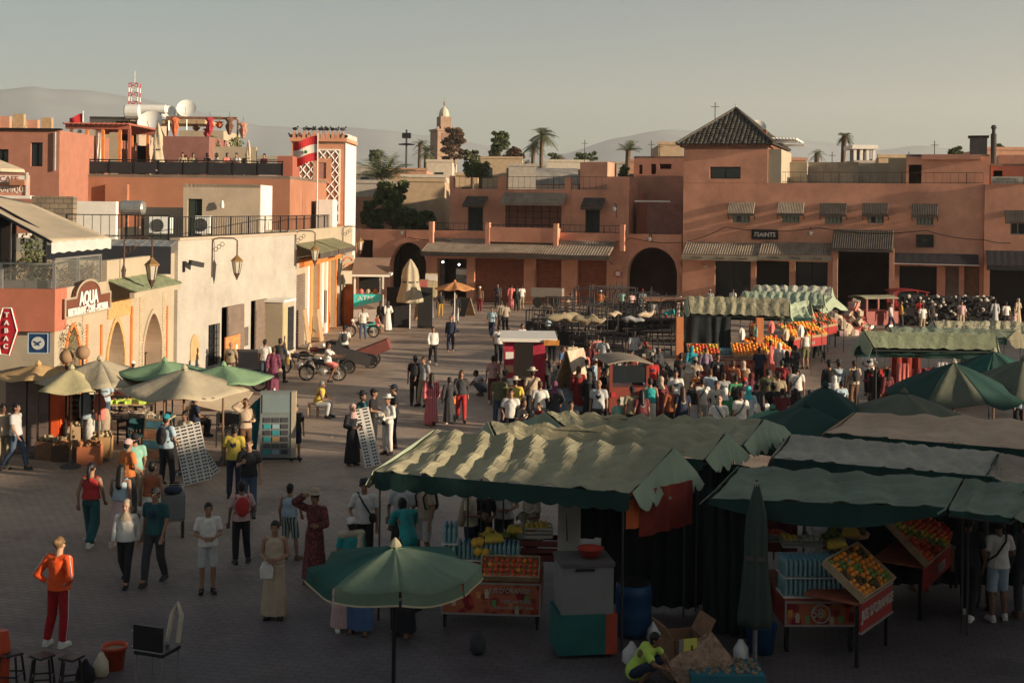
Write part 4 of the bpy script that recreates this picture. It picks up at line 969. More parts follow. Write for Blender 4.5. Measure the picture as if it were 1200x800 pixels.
shell(LB,mat('dusky red render',(.36,.16,.11),var=.12,bump=.2),q[0],q[1],3,q[3],62,74,[w_,w3],par=.15)
filler(LB,'window',*w_,62.15);filler(LB,'window',*w3,62.15)
qq=K(-60,150,71,152,61.9);wbox(LB,'roof_edge',BLACKM,qq[0],61.8,q[3]+.002,qq[1],62.2,q[3]+.08)
qq=K(65,155,67,200,61.9);MB().tube([(qq[0],61.9,qq[2]),(qq[0],61.9,qq[3])],.05).build('drainpipe',METAL,LB)
qq=K(70,200,82,232,63.5);wbox(LB,'doorway_wall',REDDARK,qq[0],63.5,3,qq[1],66.05,qq[3])
qq=K(0,142,68,150,72);
for k in range(5):wbox(LB,'roof_wall',PINK2 if k%2 else WOODP,qq[0]+(qq[1]-qq[0])*k/5,70+k*.3,q[3]-.15,qq[0]+(qq[1]-qq[0])*(k+.9)/5,70.3+k*.3,qq[3]+.15*(k%3))
def flag(name,label,P,w_,h,mats,pole=3.0,wave=.12,tilt=0.0,star=False,drop=0.0,dirx=-1):
 e=empty(name,P,0,label,'flag');MB().lathe([(.045,0),(.03,pole),(.05,pole+.02),(.01,pole+.1)],8).build('pole',WHITEM,e)
 n=len(mats)
 for k,m_ in enumerate(mats):
  v0,v1=k/n,(k+1)/n
  def fn(u,v,v0=v0,v1=v1):
   vv=v0+(v1-v0)*v
   return Vector((dirx*w_*u,wave*sin(u*7+vv*1.5)*(0.3+u),pole-.05-h*vv-u*tilt-drop*u*u+.05*sin(u*6)))
  MB().grid(fn,12,3,thick=.006).build('stripe',m_,e)
 return e
FR=mat('flag red',(.45,.03,.035),var=.08);FW=mat('flag white',(.6,.58,.52),var=.05)
P=A(371,268,69.5);e=flag('flag','red white red flag hanging from the tall white pole by the patterned tower',(P.x,P.y,zE4-.3),1.35,1.35,[FR,FW,FR],A(371,158,69.5).z-zE4+.3,.1,.38)
star=MB();star.lathe([(.1,0),(.1,.02)],6,mtx=Matrix.Translation((-.62,-.16,A(371,158,69.5).z-zE4+.3-.95))@Matrix.Rotation(pi/2,4,'X'));star.build('emblem',mat('flag green',(.03,.15,.06)),e)
P=A(97,148,70);flag('flag','plain dark red flag above the terrace pergola',(P.x,P.y,P.z-.1),.75,.6,[FR],A(97,132,70).z-P.z+.1,.06,.25)
MN=kroof('patterned_tower','square terracotta tower with white lattice pattern, small window and notched top','tower')
q=K(342,166,404.5,266,77.2);D0=77.2;wn=K(374,191,382,209,D0)
shell(MN,mat('warm salmon render',(.58,.27,.16),var=.1,bump=.25),q[0],q[1],3,q[3],D0,D0+4.3,[(wn[0],wn[1],wn[2],arch_fn(wn[0],wn[1],wn[3]-.2,wn[3]))],thick=.5)
wbox(MN,'corner_strip',WHITEP,q[1]+.001,D0-.02,3,q[1]+.06,D0+4.2,q[3]-.1)
wbox(MN,'cornice',mat('warm salmon render',(0,0,0)),q[0]-.12,D0-.12,q[3]+.002,q[1]+.12,D0+4.4,q[3]+.2)
nn=11;zc=q[3]+.2
for k in range(nn):
 x=q[0]+(q[1]-q[0])*(k+.5)/nn
 m=MB();m.box(x-.1,D0-.1,zc+.003,x+.1,D0+.15,zc+.25);m.box(x-.05,D0-.09,zc+.25,x+.05,D0+.14,zc+.42);m.build('merlon',mat('warm salmon render',(0,0,0)),MN)
for k in range(8):
 y=D0+.5+3.6*k/7;MB().box(q[1]-.1,y-.1,zc+.003,q[1]+.1,y+.1,zc+.3).build('merlon',WHITEP,MN)
f=K(350,176.5,397,262,D0-.05);pw,pz=(f[1]-f[0])/5.0,(f[3]-f[2])/7.6
lt=MB()
for i in range(5):
 for j in range(8):
  cx_,cz_=f[0]+(i+.5)*pw,f[3]-(j+.5)*pz
  if wn[0]-.32<cx_<wn[1]+.32 and wn[2]-.2<cz_<wn[3]+.2:continue
  if cz_-pz/2<f[2]-.4:continue
  lt.tube([(cx_,D0-.04,cz_+pz*.5),(cx_+pw*.22,D0-.04,cz_+pz*.28),(cx_+pw*.5,D0-.04,cz_),(cx_+pw*.26,D0-.04,cz_-pz*.2),(cx_,D0-.04,cz_-pz*.5),(cx_-pw*.26,D0-.04,cz_-pz*.2),(cx_-pw*.5,D0-.04,cz_),(cx_-pw*.22,D0-.04,cz_+pz*.28),(cx_,D0-.04,cz_+pz*.5)],.045,4)
lt.build('lattice',WHITEP,MN,kind='stuff')
bp=MB();bp.box(f[0],D0-.02,f[2],f[1],D0-.003,f[3]);bp.build('lattice_field',mat('mauve field',(.36,.18,.14),var=.1),MN)
for x0,x1 in((f[0]-.1,f[0]),(f[1],f[1]+.1)):wbox(MN,'panel_frame',WHITEP,x0,D0-.06,f[2],x1,D0-.001,f[3])
wbox(MN,'panel_frame',WHITEP,f[0]-.1,D0-.06,f[3]+.001,f[1]+.1,D0-.001,f[3]+.1)
m=MB();
for(x0,z0,x1,z1)in((wn[0]-.35,wn[2]-.3,wn[1]+.35,wn[2]-.02),(wn[0]-.35,wn[3]+.02,wn[1]+.35,wn[3]+.3),(wn[0]-.35,wn[2]-.02,wn[0]-.03,wn[3]+.02),(wn[1]+.03,wn[2]-.02,wn[1]+.35,wn[3]+.02)):m.box(x0,D0-.08,z0,x1,D0-.022,z1)
m.build('window_surround',mat('warm salmon render',(0,0,0)),MN);wbox(MN,'window',DARKI,wn[0],D0+.3,wn[2],wn[1],D0+.35,wn[3])
bird=MB();bird.ball((0,0,.1),.09,7,5,(.8,1.6,.8));bird.ball((0,-.14,.19),.045,6,4);bird.add([(0,.1,.1),(-.04,.3,.08),(.04,.3,.08)],[(0,1,2)]);bird.box(-.03,-.01,0,-.02,0,.06);bird.box(.02,-.01,0,.03,0,.06)
bme=bird.mesh('pigeon',mat('pigeon grey',(.05,.05,.055),var=.2))
for k in range(19):
 x=q[0]-.1+(q[1]-q[0]+.2)*(k+R.uniform(.1,.9))/19
 zz=zc+(.43 if abs(((x-q[0])/((q[1]-q[0])/nn))%1-.5)<.28 else.0)
 o=inst('pigeon',bme,None,FK.w(x,D0+.02,zz),(0,0,R.uniform(0,6.28)),1.35)
 tag(o,'dark pigeon perched on the notched top of the patterned tower','pigeon','pigeons on the patterned tower')
q=K(370,234,390,268,72);e=kroof('small_white_cabin','small white cabin with dark left side at the foot of the flag pole','cabin')
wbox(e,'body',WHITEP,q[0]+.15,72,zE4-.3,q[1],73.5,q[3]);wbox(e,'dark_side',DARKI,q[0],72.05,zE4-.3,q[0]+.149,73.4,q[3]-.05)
def dish(px,py,D,r,label,az=0.0,zbase=None,group='satellite dishes on the skyline',m_=None):
 P=A(px,py,D);zb=P.z-r*1.6 if zbase is None else zbase
 e=empty('satellite_dish',(P.x,P.y,zb),az,label,'satellite dish',group);h=P.z-zb
 MB().tube([(0,0,0),(0,0,h)],.03).build('mast',METAL,e)
 prof=[(r*k/5,.3*r*(k/5)**2)for k in range(6)]
 m=MB();m.lathe([(max(.001,a),b)for a,b in prof],16,cap=False,mtx=Matrix.Translation((0,-.05,h))@Matrix.Rotation(radians(65),4,'X'));m.build('reflector',m_ or WHITEM,e,smooth=True)
 MB().tube([(0,-.05,h-r),(0,-.05-r,h+.1)],.015).build('feed_arm',METAL,e)
dish(177,145,74,.72,'large white dish lowest on the terrace roof behind the closed parasol',0,10.2);dish(198,132.5,79,.45,'white dish left of two close together above the terrace roof',.2,11.4);dish(207,132.5,79.5,.4,'small white dish between two larger ones on the skyline',-.1,11.4);dish(219,128.5,79,.6,'highest round white dish on the terrace roof',.1,11.4)
for i,(px,py)in enumerate(((156,131),(171,128))):
 P=A(px,py,78);e=empty('solar_tank',P-Vector((0,0,.8)),0,('white solar water tank seen end-on beside the mast','long white solar water tank lying across the roof')[i],'tank')
 m=MB();L,r=((.5,.45),(1.3,.28))[i];m.lathe([(r*.7,-L),(r,-L+.1),(r,L-.1),(r*.7,L)],14,mtx=Matrix.Translation((0,0,.8))@Matrix.Rotation(pi/2,4,'Y'));m.build('drum',WHITEM,e)
 for sx in(-1,1):MB().tube([(sx*L*.7,0,.6),(sx*L*.3,1.0,-.6)],.03).build('leg',BLACKM,e)
P=A(157.5,130,82);zt_=A(157.5,98,82).z;e=empty('radio_mast',P,0,'red and white lattice radio mast above the terrace roofs','mast')
hh=zt_-P.z
for k in range(6):
 m=MB();z0,z1=hh*k/6,hh*(k+1)/6;w_=.28
 for(x,y)in((-w_,-w_),(w_,-w_),(w_,w_),(-w_,w_)):m.tube([(x,y,z0),(x,y,z1)],.03,4)
 m.tube([(-w_,-w_,z0),(w_,-w_,z1)],.02,4);m.tube([(w_,-w_,z0),(-w_,-w_,z1)],.02,4);m.tube([(-w_,-w_,z1),(w_,-w_,z1)],.02,4)
 m.build('mast_section',FR if k%2 else WHITEM,e)
MB().tube([(0,0,hh),(0,0,hh+.8)],.02).build('whip',WHITEM,e)
def closed_parasol(P,h,r,label,m_,group=None,twist=True,pm=None,cat='parasol',zb=.25):
 e=empty('closed_parasol',P,0,label,cat,group)
 MB().tube([(0,0,0),(0,0,h)],.035).build('pole',pm or METAL,e)
 def wob(a,i):return.28*sin(a*4+i*.9)*(1 if i<8 else.3)if twist else.22*sin(a*6)
 m=MB();q_=lambda t:h*(zb+(1-zb)*t);prof=[(r*.8,q_(0)),(r*.82,q_(.06)),(r*.72,q_(.2)),(r*.58,q_(.38)),(r*.53,q_(.48)),(r*.54,q_(.6)),(r*.46,q_(.76)),(r*.25,q_(.9)),(r*.1,q_(.98)),(.02,q_(1.01))]
 m.lathe(prof,24,wob=wob);m.build('canopy',m_,e,smooth=True)
 MB().lathe([(r*.6,q_(.46)),(r*.6,q_(.49))],16).build('tie',AWN_DK,e);return e
P=A(185,192,67);closed_parasol((P.x,P.y,zT),2.7,.42,'large twisted cream parasol closed on the roof terrace',AWC,'closed parasols on the roof terrace',zb=.02)
for px,lb in((291,'closed cream parasol at the right end of the roof terrace'),):
 P=A(px,190,68);closed_parasol((P.x,P.y,zT),1.9,.22,lb,AWC,'closed parasols on the roof terrace',zb=.05)
LNT=[mat('hanging orange',(.55,.16,.07)),mat('hanging crimson',(.4,.05,.06)),mat('hanging brown',(.18,.09,.06)),mat('hanging pink',(.5,.25,.18))]
for i,(px,yt,yb,k)in enumerate(((205,137,160,0),(246,137,158,1),(243,150,162,1),(269,137,158,2),(285,143,162,3),(257,142,150,0),(230,146,153,2))):
 P=A(px,yt,72+.1*i);h=P.z-A(px,yb,72).z
 e=empty('hanging_garland',P,0,['long orange garland','red lantern garland','short crimson garland','brown tassel garland','pink tassel garland','flat orange garland','brown rolled garland'][i]+' hanging from the terrace beam','garland','garlands hanging over the roof terrace')
 MB().lathe([(.03,0),(.22,-h*.12),(.12,-h*.3),(.24,-h*.5),(.2,-h*.75),(.1,-h*.95),(.02,-h)],9,wob=lambda a,i:.25*sin(a*2+i)).build('cloth',LNT[k],e);MB().tube([(0,0,0),(0,0,.3)],.01).build('cord',BLACKM,e)
TF=kroof('garland_frame','slim brown beam frame carrying garlands over the roof terrace','frame')
a0=K(195,137,278,140,72);MB().box(a0[0],71.9,a0[2],a0[1],72.05,a0[3]).build('beam',WOOD,TF);a1=K(278,137,279.5,190,72);MB().box(a1[0],71.9,zT,a1[1],72.05,a0[2]-.002).build('post',WOOD,TF)
a1=K(196,137,197.5,190,72);MB().box(a1[0],71.9,zT,a1[1],72.05,a0[2]-.002).build('post',WOOD,TF)
for px,lb in((250,'leafy green plant row behind the low cream terrace wall, left part'),(275,'leafy green plant row behind the low cream terrace wall, right part')):
 P=A(px,171,71);bush('terrace_plant',lb,P-Vector((0,0,.2)),.5,.45,200,.09,mat('pale green leaves',(.12,.15,.06),var=.4),pot=False)
# background skyline
BK=[mat('sunlit beige house',(.42,.31,.2),var=.15),mat('dusty pink house',(.44,.24,.16),var=.15),mat('pale grey house',(.38,.34,.29),var=.15),mat('brown house',(.30,.18,.12),var=.15),mat('chalky house',(.55,.48,.38),var=.12)]
def house(l,t,r_,D,m_,label,dep=8,win=0,base=None,group='small houses on the skyline',rot=None):
 q=K(l,t,r_,t+20,D);W_=q[1]-q[0];e=empty('small_house',FK.w((q[0]+q[1])/2,D,0),FK.a if rot is None else rot,label,'house',group)
 z0=base if base is not None else 0
 MB().box(-W_/2,0,z0,W_/2,dep,q[3]).build('wall',m_,e)
 MB().box(-W_/2-.1,-.1,q[3]+.002,W_/2+.1,.25,q[3]+.3).build('parapet',m_,e)
 for k in range(win):
  x=-W_/2+W_*(k+.5)/win;MB().box(x-.5,-.05,q[3]-2.6,x+.5,-.003,q[3]-1.2).build('window',GLASSD,e)
hs_=[(410,235,468,104,3,'dark red garden wall block behind the tree, left part',0),(464,213,521,106,0,'sunlit beige house right of the leafy tree',0),(412,215,470,112,2,'grey flat roofed house behind the young palm',0),(470,208,522,125,4,'chalky house with low roof left of the minaret foot',3),(415,196,440,160,2,'pale house left of the young palm',1),(455,200,500,140,1,'dusty pink roof with awnings below the pole lamp',2),(500,190,530,150,4,'bright gabled house below the far minaret',1),(534,206,560,130,0,'beige house behind the terrace bushes',1),(560,186,612,170,0,'long sunlit house with two windows left of the tall palms',2),(596,195,640,150,2,'grey low roof below the tall palms',0),(640,190,690,160,4,'long white roof right of the tall palms',0),(655,202,700,128,3,'brown house behind the roof railing',1),(690,192,735,150,2,'grey house with tarpaulin behind the small palm',1),(735,190,772,130,1,'pink house with dark eave behind the red store rooms',3),(772,170,800,120,0,'tan rooftop block touching the tower eave',0),(905,188,945,125,1,'pink block behind the white pergola',1),(940,196,985,130,4,'chalky low roof behind the hotel railing',0),(1060,192,1064,110,3,'thin brown wall by the stair room',0),(1000,190,1030,120,2,'grey roof room behind the hotel railing',1),(1152,176,1215,125,1,'pink house behind the right corner roof',1),(1030,185,1062,115,0,'beige roof room with dark opening near the stair room',1),(300,187,345,96,2,'grey roof right of the terrace guests',0),(-20,147,30,90,0,'beige roof shed on the far left skyline',0)]
for l,t,r_,D,mi,lb,wn_ in hs_:house(l,t,r_,D,BK[mi],lb,win=wn_)
q=K(1001,170,1026,192,112);e=empty('roof_pavilion',FK.w((q[0]+q[1])/2,112,0),FK.a,'grey white rooftop pavilion with pillars right of the slender palm','pavilion');W_=(q[1]-q[0])/2
MB().box(-W_,0,8,W_,3,q[2]+.3).build('base',BK[2],e);MB().box(-W_-.2,-.2,q[3]-.35,W_+.2,3,q[3]).build('roof',WHITEP,e)
for k in range(4):x=-W_+.1+(2*W_-.2)*k/3;MB().box(x-.12,0,q[2]+.302,x+.12,.3,q[3]-.352).build('pillar',WHITEP,e)
MB().box(-W_+.3,.6,q[2]+.302,W_-.3,2.8,q[3]-.352).build('room',mat('grey glass room',(.2,.2,.2)),e)
q=K(628,197,678,208,112);e=empty('barrel_roof',FK.w((q[0]+q[1])/2,112,0),FK.a,'grey barrel vaulted roof behind the terrace railing','building');W_=(q[1]-q[0])/2
m=MB()
def fn(u,v):t=pi*v;return Vector((-W_+2*W_*u,3-3*cos(t),q[2]-.6+1.5*sin(t)))
m.grid(fn,20,8,thick=.1);m.build('roof',mat('weathered sheet',(.28,.26,.23),var=.3,scale=1.5),e);MB().box(-W_,.2,0,W_,5.8,q[2]-.6).build('wall',BK[4],e)
P=A(519,245,330);e=empty('minaret',(P.x,P.y,0),radians(24),'tall square minaret with domed lantern far beyond the roofs','minaret')
sc=330/1500;zs=lambda y:A(519,y,330).z
mm=mat('minaret stone',(.30,.20,.14),var=.25,scale=.25,bump=.2)
MB().box(-2.7,-2.7,0,2.7,2.7,zs(154)).build('shaft',mm,e);MB().box(-3.0,-3.0,zs(154)+.002,3.0,3.0,zs(152)).build('balcony',mm,e)
for k in range(6):
 for(x,y)in((-2.7+k*1.08,-2.8),(2.8,-2.7+k*1.08)):MB().box(x-.25,y-.25,zs(152)+.003,x+.25,y+.25,zs(149.5)).build('merlon',mm,e)
MB().box(-1.45,-1.45,zs(152)+.004,1.45,1.45,zs(137)).build('lantern_tower',mm,e)
MB().lathe([(1.35,0),(1.3,1),(.9,1.9),(.3,2.5),(.05,2.6)],12,(0,0,zs(137)+.002)).build('dome',BK[4],e)
MB().lathe([(.06,2.6),(.06,3.0),(.35,3.2),(.06,3.4),(.25,3.7),(.05,3.9),(.02,5)],8,(0,0,zs(137))).build('finial',mat('brass',(0,0,0)),e)
for zz,w2_ in((zs(160),1.6),(zs(172),1.2)):
 MB().box(-w2_,-2.78,zz-1.6,w2_,-2.703,zz+.8).build('window_panel',mat('minaret brown panel',(.22,.13,.09)),e);MB().box(2.703,-w2_,zz-1.6,2.78,w2_,zz+.8).build('window_panel',mat('minaret brown panel',(0,0,0)),e)  # window panels in a darker brown than the shaft
def palm(px,ytop,ybase,D,r,label,group='palms on the skyline',fronds=44,bushy=False,m_=LEAF3,z0=0.0,skirt=True):
 P=A(px,ytop,D);e=empty('palm_tree',(P.x,P.y,z0),0,label,'palm tree',group);h=P.z-z0
 pts=[(.15*sin(i),0,h*i/6)for i in range(7)];MB().tube(pts,.25,8,rs=[.35,.28,.25,.24,.22,.22,.25]).build('trunk',BARK,e)
 m=MB();rr=R
 for k in range(fronds):
  az=2*pi*k/fronds*2.4+rr.uniform(-.2,.2);el=rr.uniform(-.5,1.25)if not bushy else rr.uniform(.25,1.3);L=r*rr.uniform(.8,1.1)
  pr=[];
  for j in range(6):
   t=j/5;x=L*t*cos(el);z=L*t*sin(el)-(L*.45)*t*t*(1.1 if not bushy else.7)
   pr.append(Vector((x*cos(az),x*sin(az),h+z)))
  side=Vector((-sin(az),cos(az),0))
  for j in range(1,6):
   for s_ in(-1,1):
    for q_ in range(2):
     t0=pr[j-1].lerp(pr[j],q_*.5);ll=L*.30*(1-.6*abs(j/5-.45))
     tip=t0+side*s_*ll+(pr[j]-pr[j-1]).normalized()*ll*.9-Vector((0,0,ll*.35));t1=t0+(pr[j]-pr[j-1])*.32
     m.add([t0,t1,tip],[(0,1,2)])
 m.build('crown',m_,e,kind='stuff')
 if skirt:
  m=MB()
  for k in range(22):
   az=2*pi*k/22;m.add([(.25*cos(az),.25*sin(az),h-.1),(.25*cos(az+.3),.25*sin(az+.3),h-.1),(.75*r*.5*cos(az),.75*r*.5*sin(az),h-r*.55*R.uniform(.7,1.2))],[(0,1,2)])
  m.build('dead_fronds',mat('dry palm skirt',(.24,.16,.08),var=.3),e,kind='stuff')
palm(636,158,200,150,1.9,'tallest palm on the skyline, right one of the close pair');palm(626,170,200,152,1.5,'shorter palm leaning against the tallest one');palm(449,208,213,118,3.4,'low young palm with arching fronds above the leafy tree',bushy=True,fronds=30,skirt=False,z0=2)
palm(990,160,195,118,.95,'slender single palm behind the hotel roof',fronds=44,skirt=False);palm(958,180,195,125,1.0,'small palm just above the hotel railing',fronds=20,skirt=False);palm(737,176,195,120,1.5,'spiky palm beside the dark rooftop tarpaulin',fronds=24,skirt=False,bushy=True);palm(493,168,195,170,1.4,'palm at the left foot of the far minaret',fronds=22)
palm(500,178,200,160,1.8,'second palm before the far minaret',fronds=22);palm(445,182,200,150,1.4,'dark palm top above the young palm',fronds=22,skirt=False);palm(1015,250,200,0.1,1,'')if False else None
palm(656,183,200,165,.9,'small palm right of the tallest pair',fronds=18,skirt=False);palm(618,190,200,160,.8,'tiny dark palm left of the tallest pair',fronds=18,skirt=False)
def tree(px,ytop,ybot,D,wpx,label,m_=LEAF,z0=0.0,dens=1.0,group='trees on the skyline',leaf=.22,openn=.6):
 T,B=A(px,ytop,D),A(px,ybot,D);e=empty('tree',(T.x,T.y,z0),0,label,'tree',group);k=D/1500;r=wpx*k/2;hh=T.z-B.z;zb=B.z-z0
 tm=MB();tm.tube([(0,0,0),(.1,0,zb),(0,0,zb+hh*.5),(.1,.1,zb+hh*.85)],.15,7,rs=[r*.10+.1,r*.08+.06,.08,.03])
 m=MB();n=int(20*dens)
 for i in range(n):
  az=R.uniform(0,2*pi);rr=r*sqrt(R.uniform(.05,1))*.78;tt=R.uniform(.1,.95);c=Vector((rr*cos(az)*(1.1-.5*tt),rr*sin(az)*(1.1-.5*tt),zb+hh*tt))
  tm.tube([(0,0,zb+hh*.3*tt),c*.6+Vector((0,0,c.z*.4))-Vector((0,0,.1)),c],.05,5,rs=[.07,.04,.02])
  leaves(m,c,r*R.uniform(.14,.30),int(62*dens),leaf*.8,(1,1,.75),shell_=openn)
 m.build('crown',m_,e,kind='stuff');tm.build('trunk',BARK,e,kind='stuff');return e
tree(462,213,268,101,62,'dense dark green tree growing behind the arcade wall',LEAF,dens=2.6,leaf=.2);tree(436,236,270,100,34,'darker bush like tree left of the arcade arch',mat('deep green leaves',(.055,.08,.032),var=.5),dens=1.8,leaf=.18)
tree(492,248,272,99,50,'low spreading tree over the arcade parapet',mat('deep green leaves',(0,0,0)),dens=2.0,leaf=.18)
tree(586,153,188,190,30,'tall open tree with two dark crowns left of the palms',LEAF,dens=1.8,leaf=.32);tree(603,172,188,185,26,'lower brownish tree beside the tall open tree',LEAF2,dens=1.2,leaf=.3)
tree(532,150,190,280,32,'brownish tree covering the right side of the far minaret',LEAF2,dens=2.0,leaf=.5)
tree(553,175,206,120,28,'green shrub tree above the arcade upper terrace',LEAF3,dens=1.6,leaf=.2);tree(562,190,208,100,34,'leafy bush on the upper terrace corner',LEAF,dens=1.6,leaf=.15)
tree(440,176,190,190,22,'distant dark tree above the young palm',LEAF,leaf=.3);tree(680,180,192,200,24,'distant low tree right of the white roof',LEAF,leaf=.3);tree(693,178,192,210,18,'distant low tree behind the grey house',LEAF,leaf=.3)
tree(731,194,208,96,18,'small fern like tree on the arcade stair block',LEAF,leaf=.14,group=None,z0=8);tree(1120,172,182,118,20,'dark tree tuft above the stair room',LEAF,leaf=.2);tree(1170,170,180,130,18,'dark tree tuft right of the flue',LEAF,leaf=.2)
tree(648,180,192,200,16,'small round tree among the far roofs',LEAF,leaf=.25)
P=A(476,195,150);e=empty('floodlight_pole',(P.x,P.y,0),0,'tall pole with a ring of floodlights above the roofs','floodlight');zt_=A(476,158,150).z
MB().tube([(0,0,0),(0,0,zt_+.6)],.12).build('pole',BLACKM,e);MB().lathe([(.9,0),(1.0,.1),(.3,.2)],10,(0,0,zt_-1.2)).build('ring',BLACKM,e);MB().box(-.5,-.4,zt_-.4,.5,.4,zt_+.2).build('lamp_head',BLACKM,e)
for i,(px,yt,yb,D)in enumerate(((685,164,190,120),(763,165,190,110),(773,168,190,112),(1065,178,192,95),(1095,165,182,95),(838,120,132,92),(975,178,195,115))):
 P,Q=A(px,yb,D),A(px,yt,D);e=empty('aerial',P,0,('thin aerial behind the arcade stair block','left thin aerial above the pink house','right thin aerial above the pink house','thin aerial over the hotel stair room','crossed aerial on the stair room roof','short aerial on the tower roof edge','thin aerial behind the hotel railing')[i],'aerial','aerials on the roofs')
 h=Q.z-P.z;MB().tube([(0,0,-.5),(0,0,h)],.03,4).build('rod',BLACKM,e);MB().box(-.3,-.02,h-.35,.3,.02,h-.31).build('crossbar',BLACKM,e)
dish(772,223,103,.75,'large grey dish in the recess between arcade and hotel',.1,6.5,m_=mat('dull grey dish',(.25,.22,.2)));dish(755,229,101,.4,'small dish left of the large grey one',0,6.5);dish(888,150,97,.6,'white dish half hidden by the pyramid roof',0,11)
dish(1128,187,92,.3,'tiny dish above the right corner roof',0,10)
# the buildings on the near and right sides of the square (they shade its near half)
def plain_block(name,label,x0,y0,x1,y1,h,m_,floors=2):
 e=empty(name,((x0+x1)/2,y0,0),0,label,'building');W_=(x1-x0)/2;L=y1-y0
 MB().box(-W_,0,0,W_,L,h).build('wall',m_,e);MB().box(-W_-.15,-.15,h+.002,W_+.15,L+.15,h+.25).build('parapet',m_,e)
 for f in range(floors):
  for k in range(int(L/5)):
   y=2.5+k*5;z=1.2+f*3.6
   MB().box(-W_-.06,y-.6,z,-W_-.003,y+.6,z+1.6).build('window',GLASSD,e)
 return e
plain_block('market_building','tall terracotta building on the right side of the square, outside the view',36,-36,50,16.3,9.8,PINK,3)
plain_block('market_building','low terracotta shop row on the right side of the square, outside the view',40,24,52,60,5.4,PINK2,1)
plain_block('rooftop_cafe','cafe building under the viewpoint, outside the view',-14,-22,30,-1.2,5.2,CREAM,1)
plain_block('rooftop_cafe','upper storey block behind the viewpoint, outside the view',-16,-34,30,-9,11,PINK2,2)
# people
SKIN=[mat('skin light',(.42,.25,.17),rough=.6,var=.05),mat('skin tan',(.30,.165,.105),rough=.6,var=.05),mat('skin brown',(.19,.10,.062),rough=.6,var=.05),mat('skin dark',(.10,.055,.036),rough=.6,var=.05)]
HAIRM={'black':mat('black hair',(.012,.010,.010),rough=.5,var=.2),'brown':mat('brown hair',(.06,.032,.018),rough=.5,var=.2),'blond':mat('blond hair',(.17,.10,.045),rough=.5,var=.2),'grey':mat('grey hair',(.25,.24,.23),rough=.6,var=.2)}
EYEM=mat('eye dark',(.012,.01,.01),rough=.3,var=0);LIPM=mat('lip',(.20,.07,.055),var=0)
def cloth(name,col):return mat('cloth '+name,col,rough=.9,var=.14,scale=5,bump=.6,bscale=9,wrinkle=.03)
CL={k:cloth(k,v)for k,v in dict(white=(.62,.60,.56),offwhite=(.52,.48,.41),grey=(.26,.27,.28),lightgrey=(.42,.43,.43),black=(.018,.018,.022),charcoal=(.045,.045,.05),navy=(.02,.028,.055),blue=(.06,.12,.25),lightblue=(.32,.42,.48),denim=(.06,.09,.14),teal=(.02,.22,.27),darkteal=(.018,.075,.085),cyan=(.06,.42,.45),green=(.05,.22,.10),mint=(.22,.42,.33),olive=(.12,.12,.06),khaki=(.28,.23,.15),beige=(.42,.33,.24),cream=(.52,.45,.33),brown=(.14,.075,.045),rust=(.30,.09,.04),orange=(.55,.17,.05),tracklit=(.80,.10,.02),red=(.40,.03,.03),darkred=(.19,.018,.022),maroon=(.12,.025,.03),pink=(.55,.22,.22),lightpink=(.50,.34,.32),coral=(.58,.17,.15),purple=(.14,.05,.10),mauve=(.24,.17,.23),yellow=(.52,.40,.07),lime=(.45,.62,.10),mustard=(.36,.22,.05),trackshade=(.34,.012,.018),turquoise=(.03,.30,.30)).items()}  # tracksuit pair: sunlit top and shaded legs put into the cloth colours
def stripe_mat(name,c1,c2,sc=28.0,ax=0):
 m=mat('cloth '+name,c1,var=0,rough=.9);t=m.node_tree;b=t.nodes['Principled BSDF']
 tc=t.nodes.new('ShaderNodeTexCoord');wv=t.nodes.new('ShaderNodeTexWave');wv.inputs['Scale'].default_value=sc/6;wv.bands_direction='XYZ'[ax];wv.inputs['Distortion'].default_value=.6
 cr=t.nodes.new('ShaderNodeMix');cr.data_type='RGBA';cr.inputs[6].default_value=tuple(c1)+(1,);cr.inputs[7].default_value=tuple(c2)+(1,)
 mr=t.nodes.new('ShaderNodeMapRange');mr.inputs[1].default_value=.4;mr.inputs[2].default_value=.6
 t.links.new(tc.outputs['Object'],wv.inputs[0]);t.links.new(wv.outputs[1],mr.inputs[0]);t.links.new(mr.outputs[0],cr.inputs[0]);t.links.new(cr.outputs[2],b.inputs['Base Color']);CL[name]=m
stripe_mat('pinkstripe',(.58,.20,.18),(.30,.05,.08));stripe_mat('beigestripe',(.50,.44,.33),(.14,.12,.10));stripe_mat('greenstripe',(.02,.07,.06),(.35,.38,.34))
def pattern_mat(name,c1,c2,sc=14.0):
 m=mat('cloth '+name,c1,var=0,rough=.9);t=m.node_tree;b=t.nodes['Principled BSDF']
 tc=t.nodes.new('ShaderNodeTexCoord');wv=t.nodes.new('ShaderNodeTexVoronoi');wv.inputs['Scale'].default_value=sc
 cr=t.nodes.new('ShaderNodeMix');cr.data_type='RGBA';cr.inputs[6].default_value=tuple(c1)+(1,);cr.inputs[7].default_value=tuple(c2)+(1,)
 mr=t.nodes.new('ShaderNodeMapRange');mr.inputs[1].default_value=.35;mr.inputs[2].default_value=.5
 t.links.new(tc.outputs['Object'],wv.inputs[0]);t.links.new(wv.outputs[0],mr.inputs[0]);t.links.new(mr.outputs[0],cr.inputs[0]);t.links.new(cr.outputs[2],b.inputs['Base Color']);CL[name]=m
pattern_mat('redpattern',(.22,.05,.05),(.10,.03,.035));pattern_mat('darkfloral',(.03,.04,.05),(.25,.28,.26));pattern_mat('purplepattern',(.20,.06,.10),(.12,.03,.06))
def V(*a):return Vector(a)
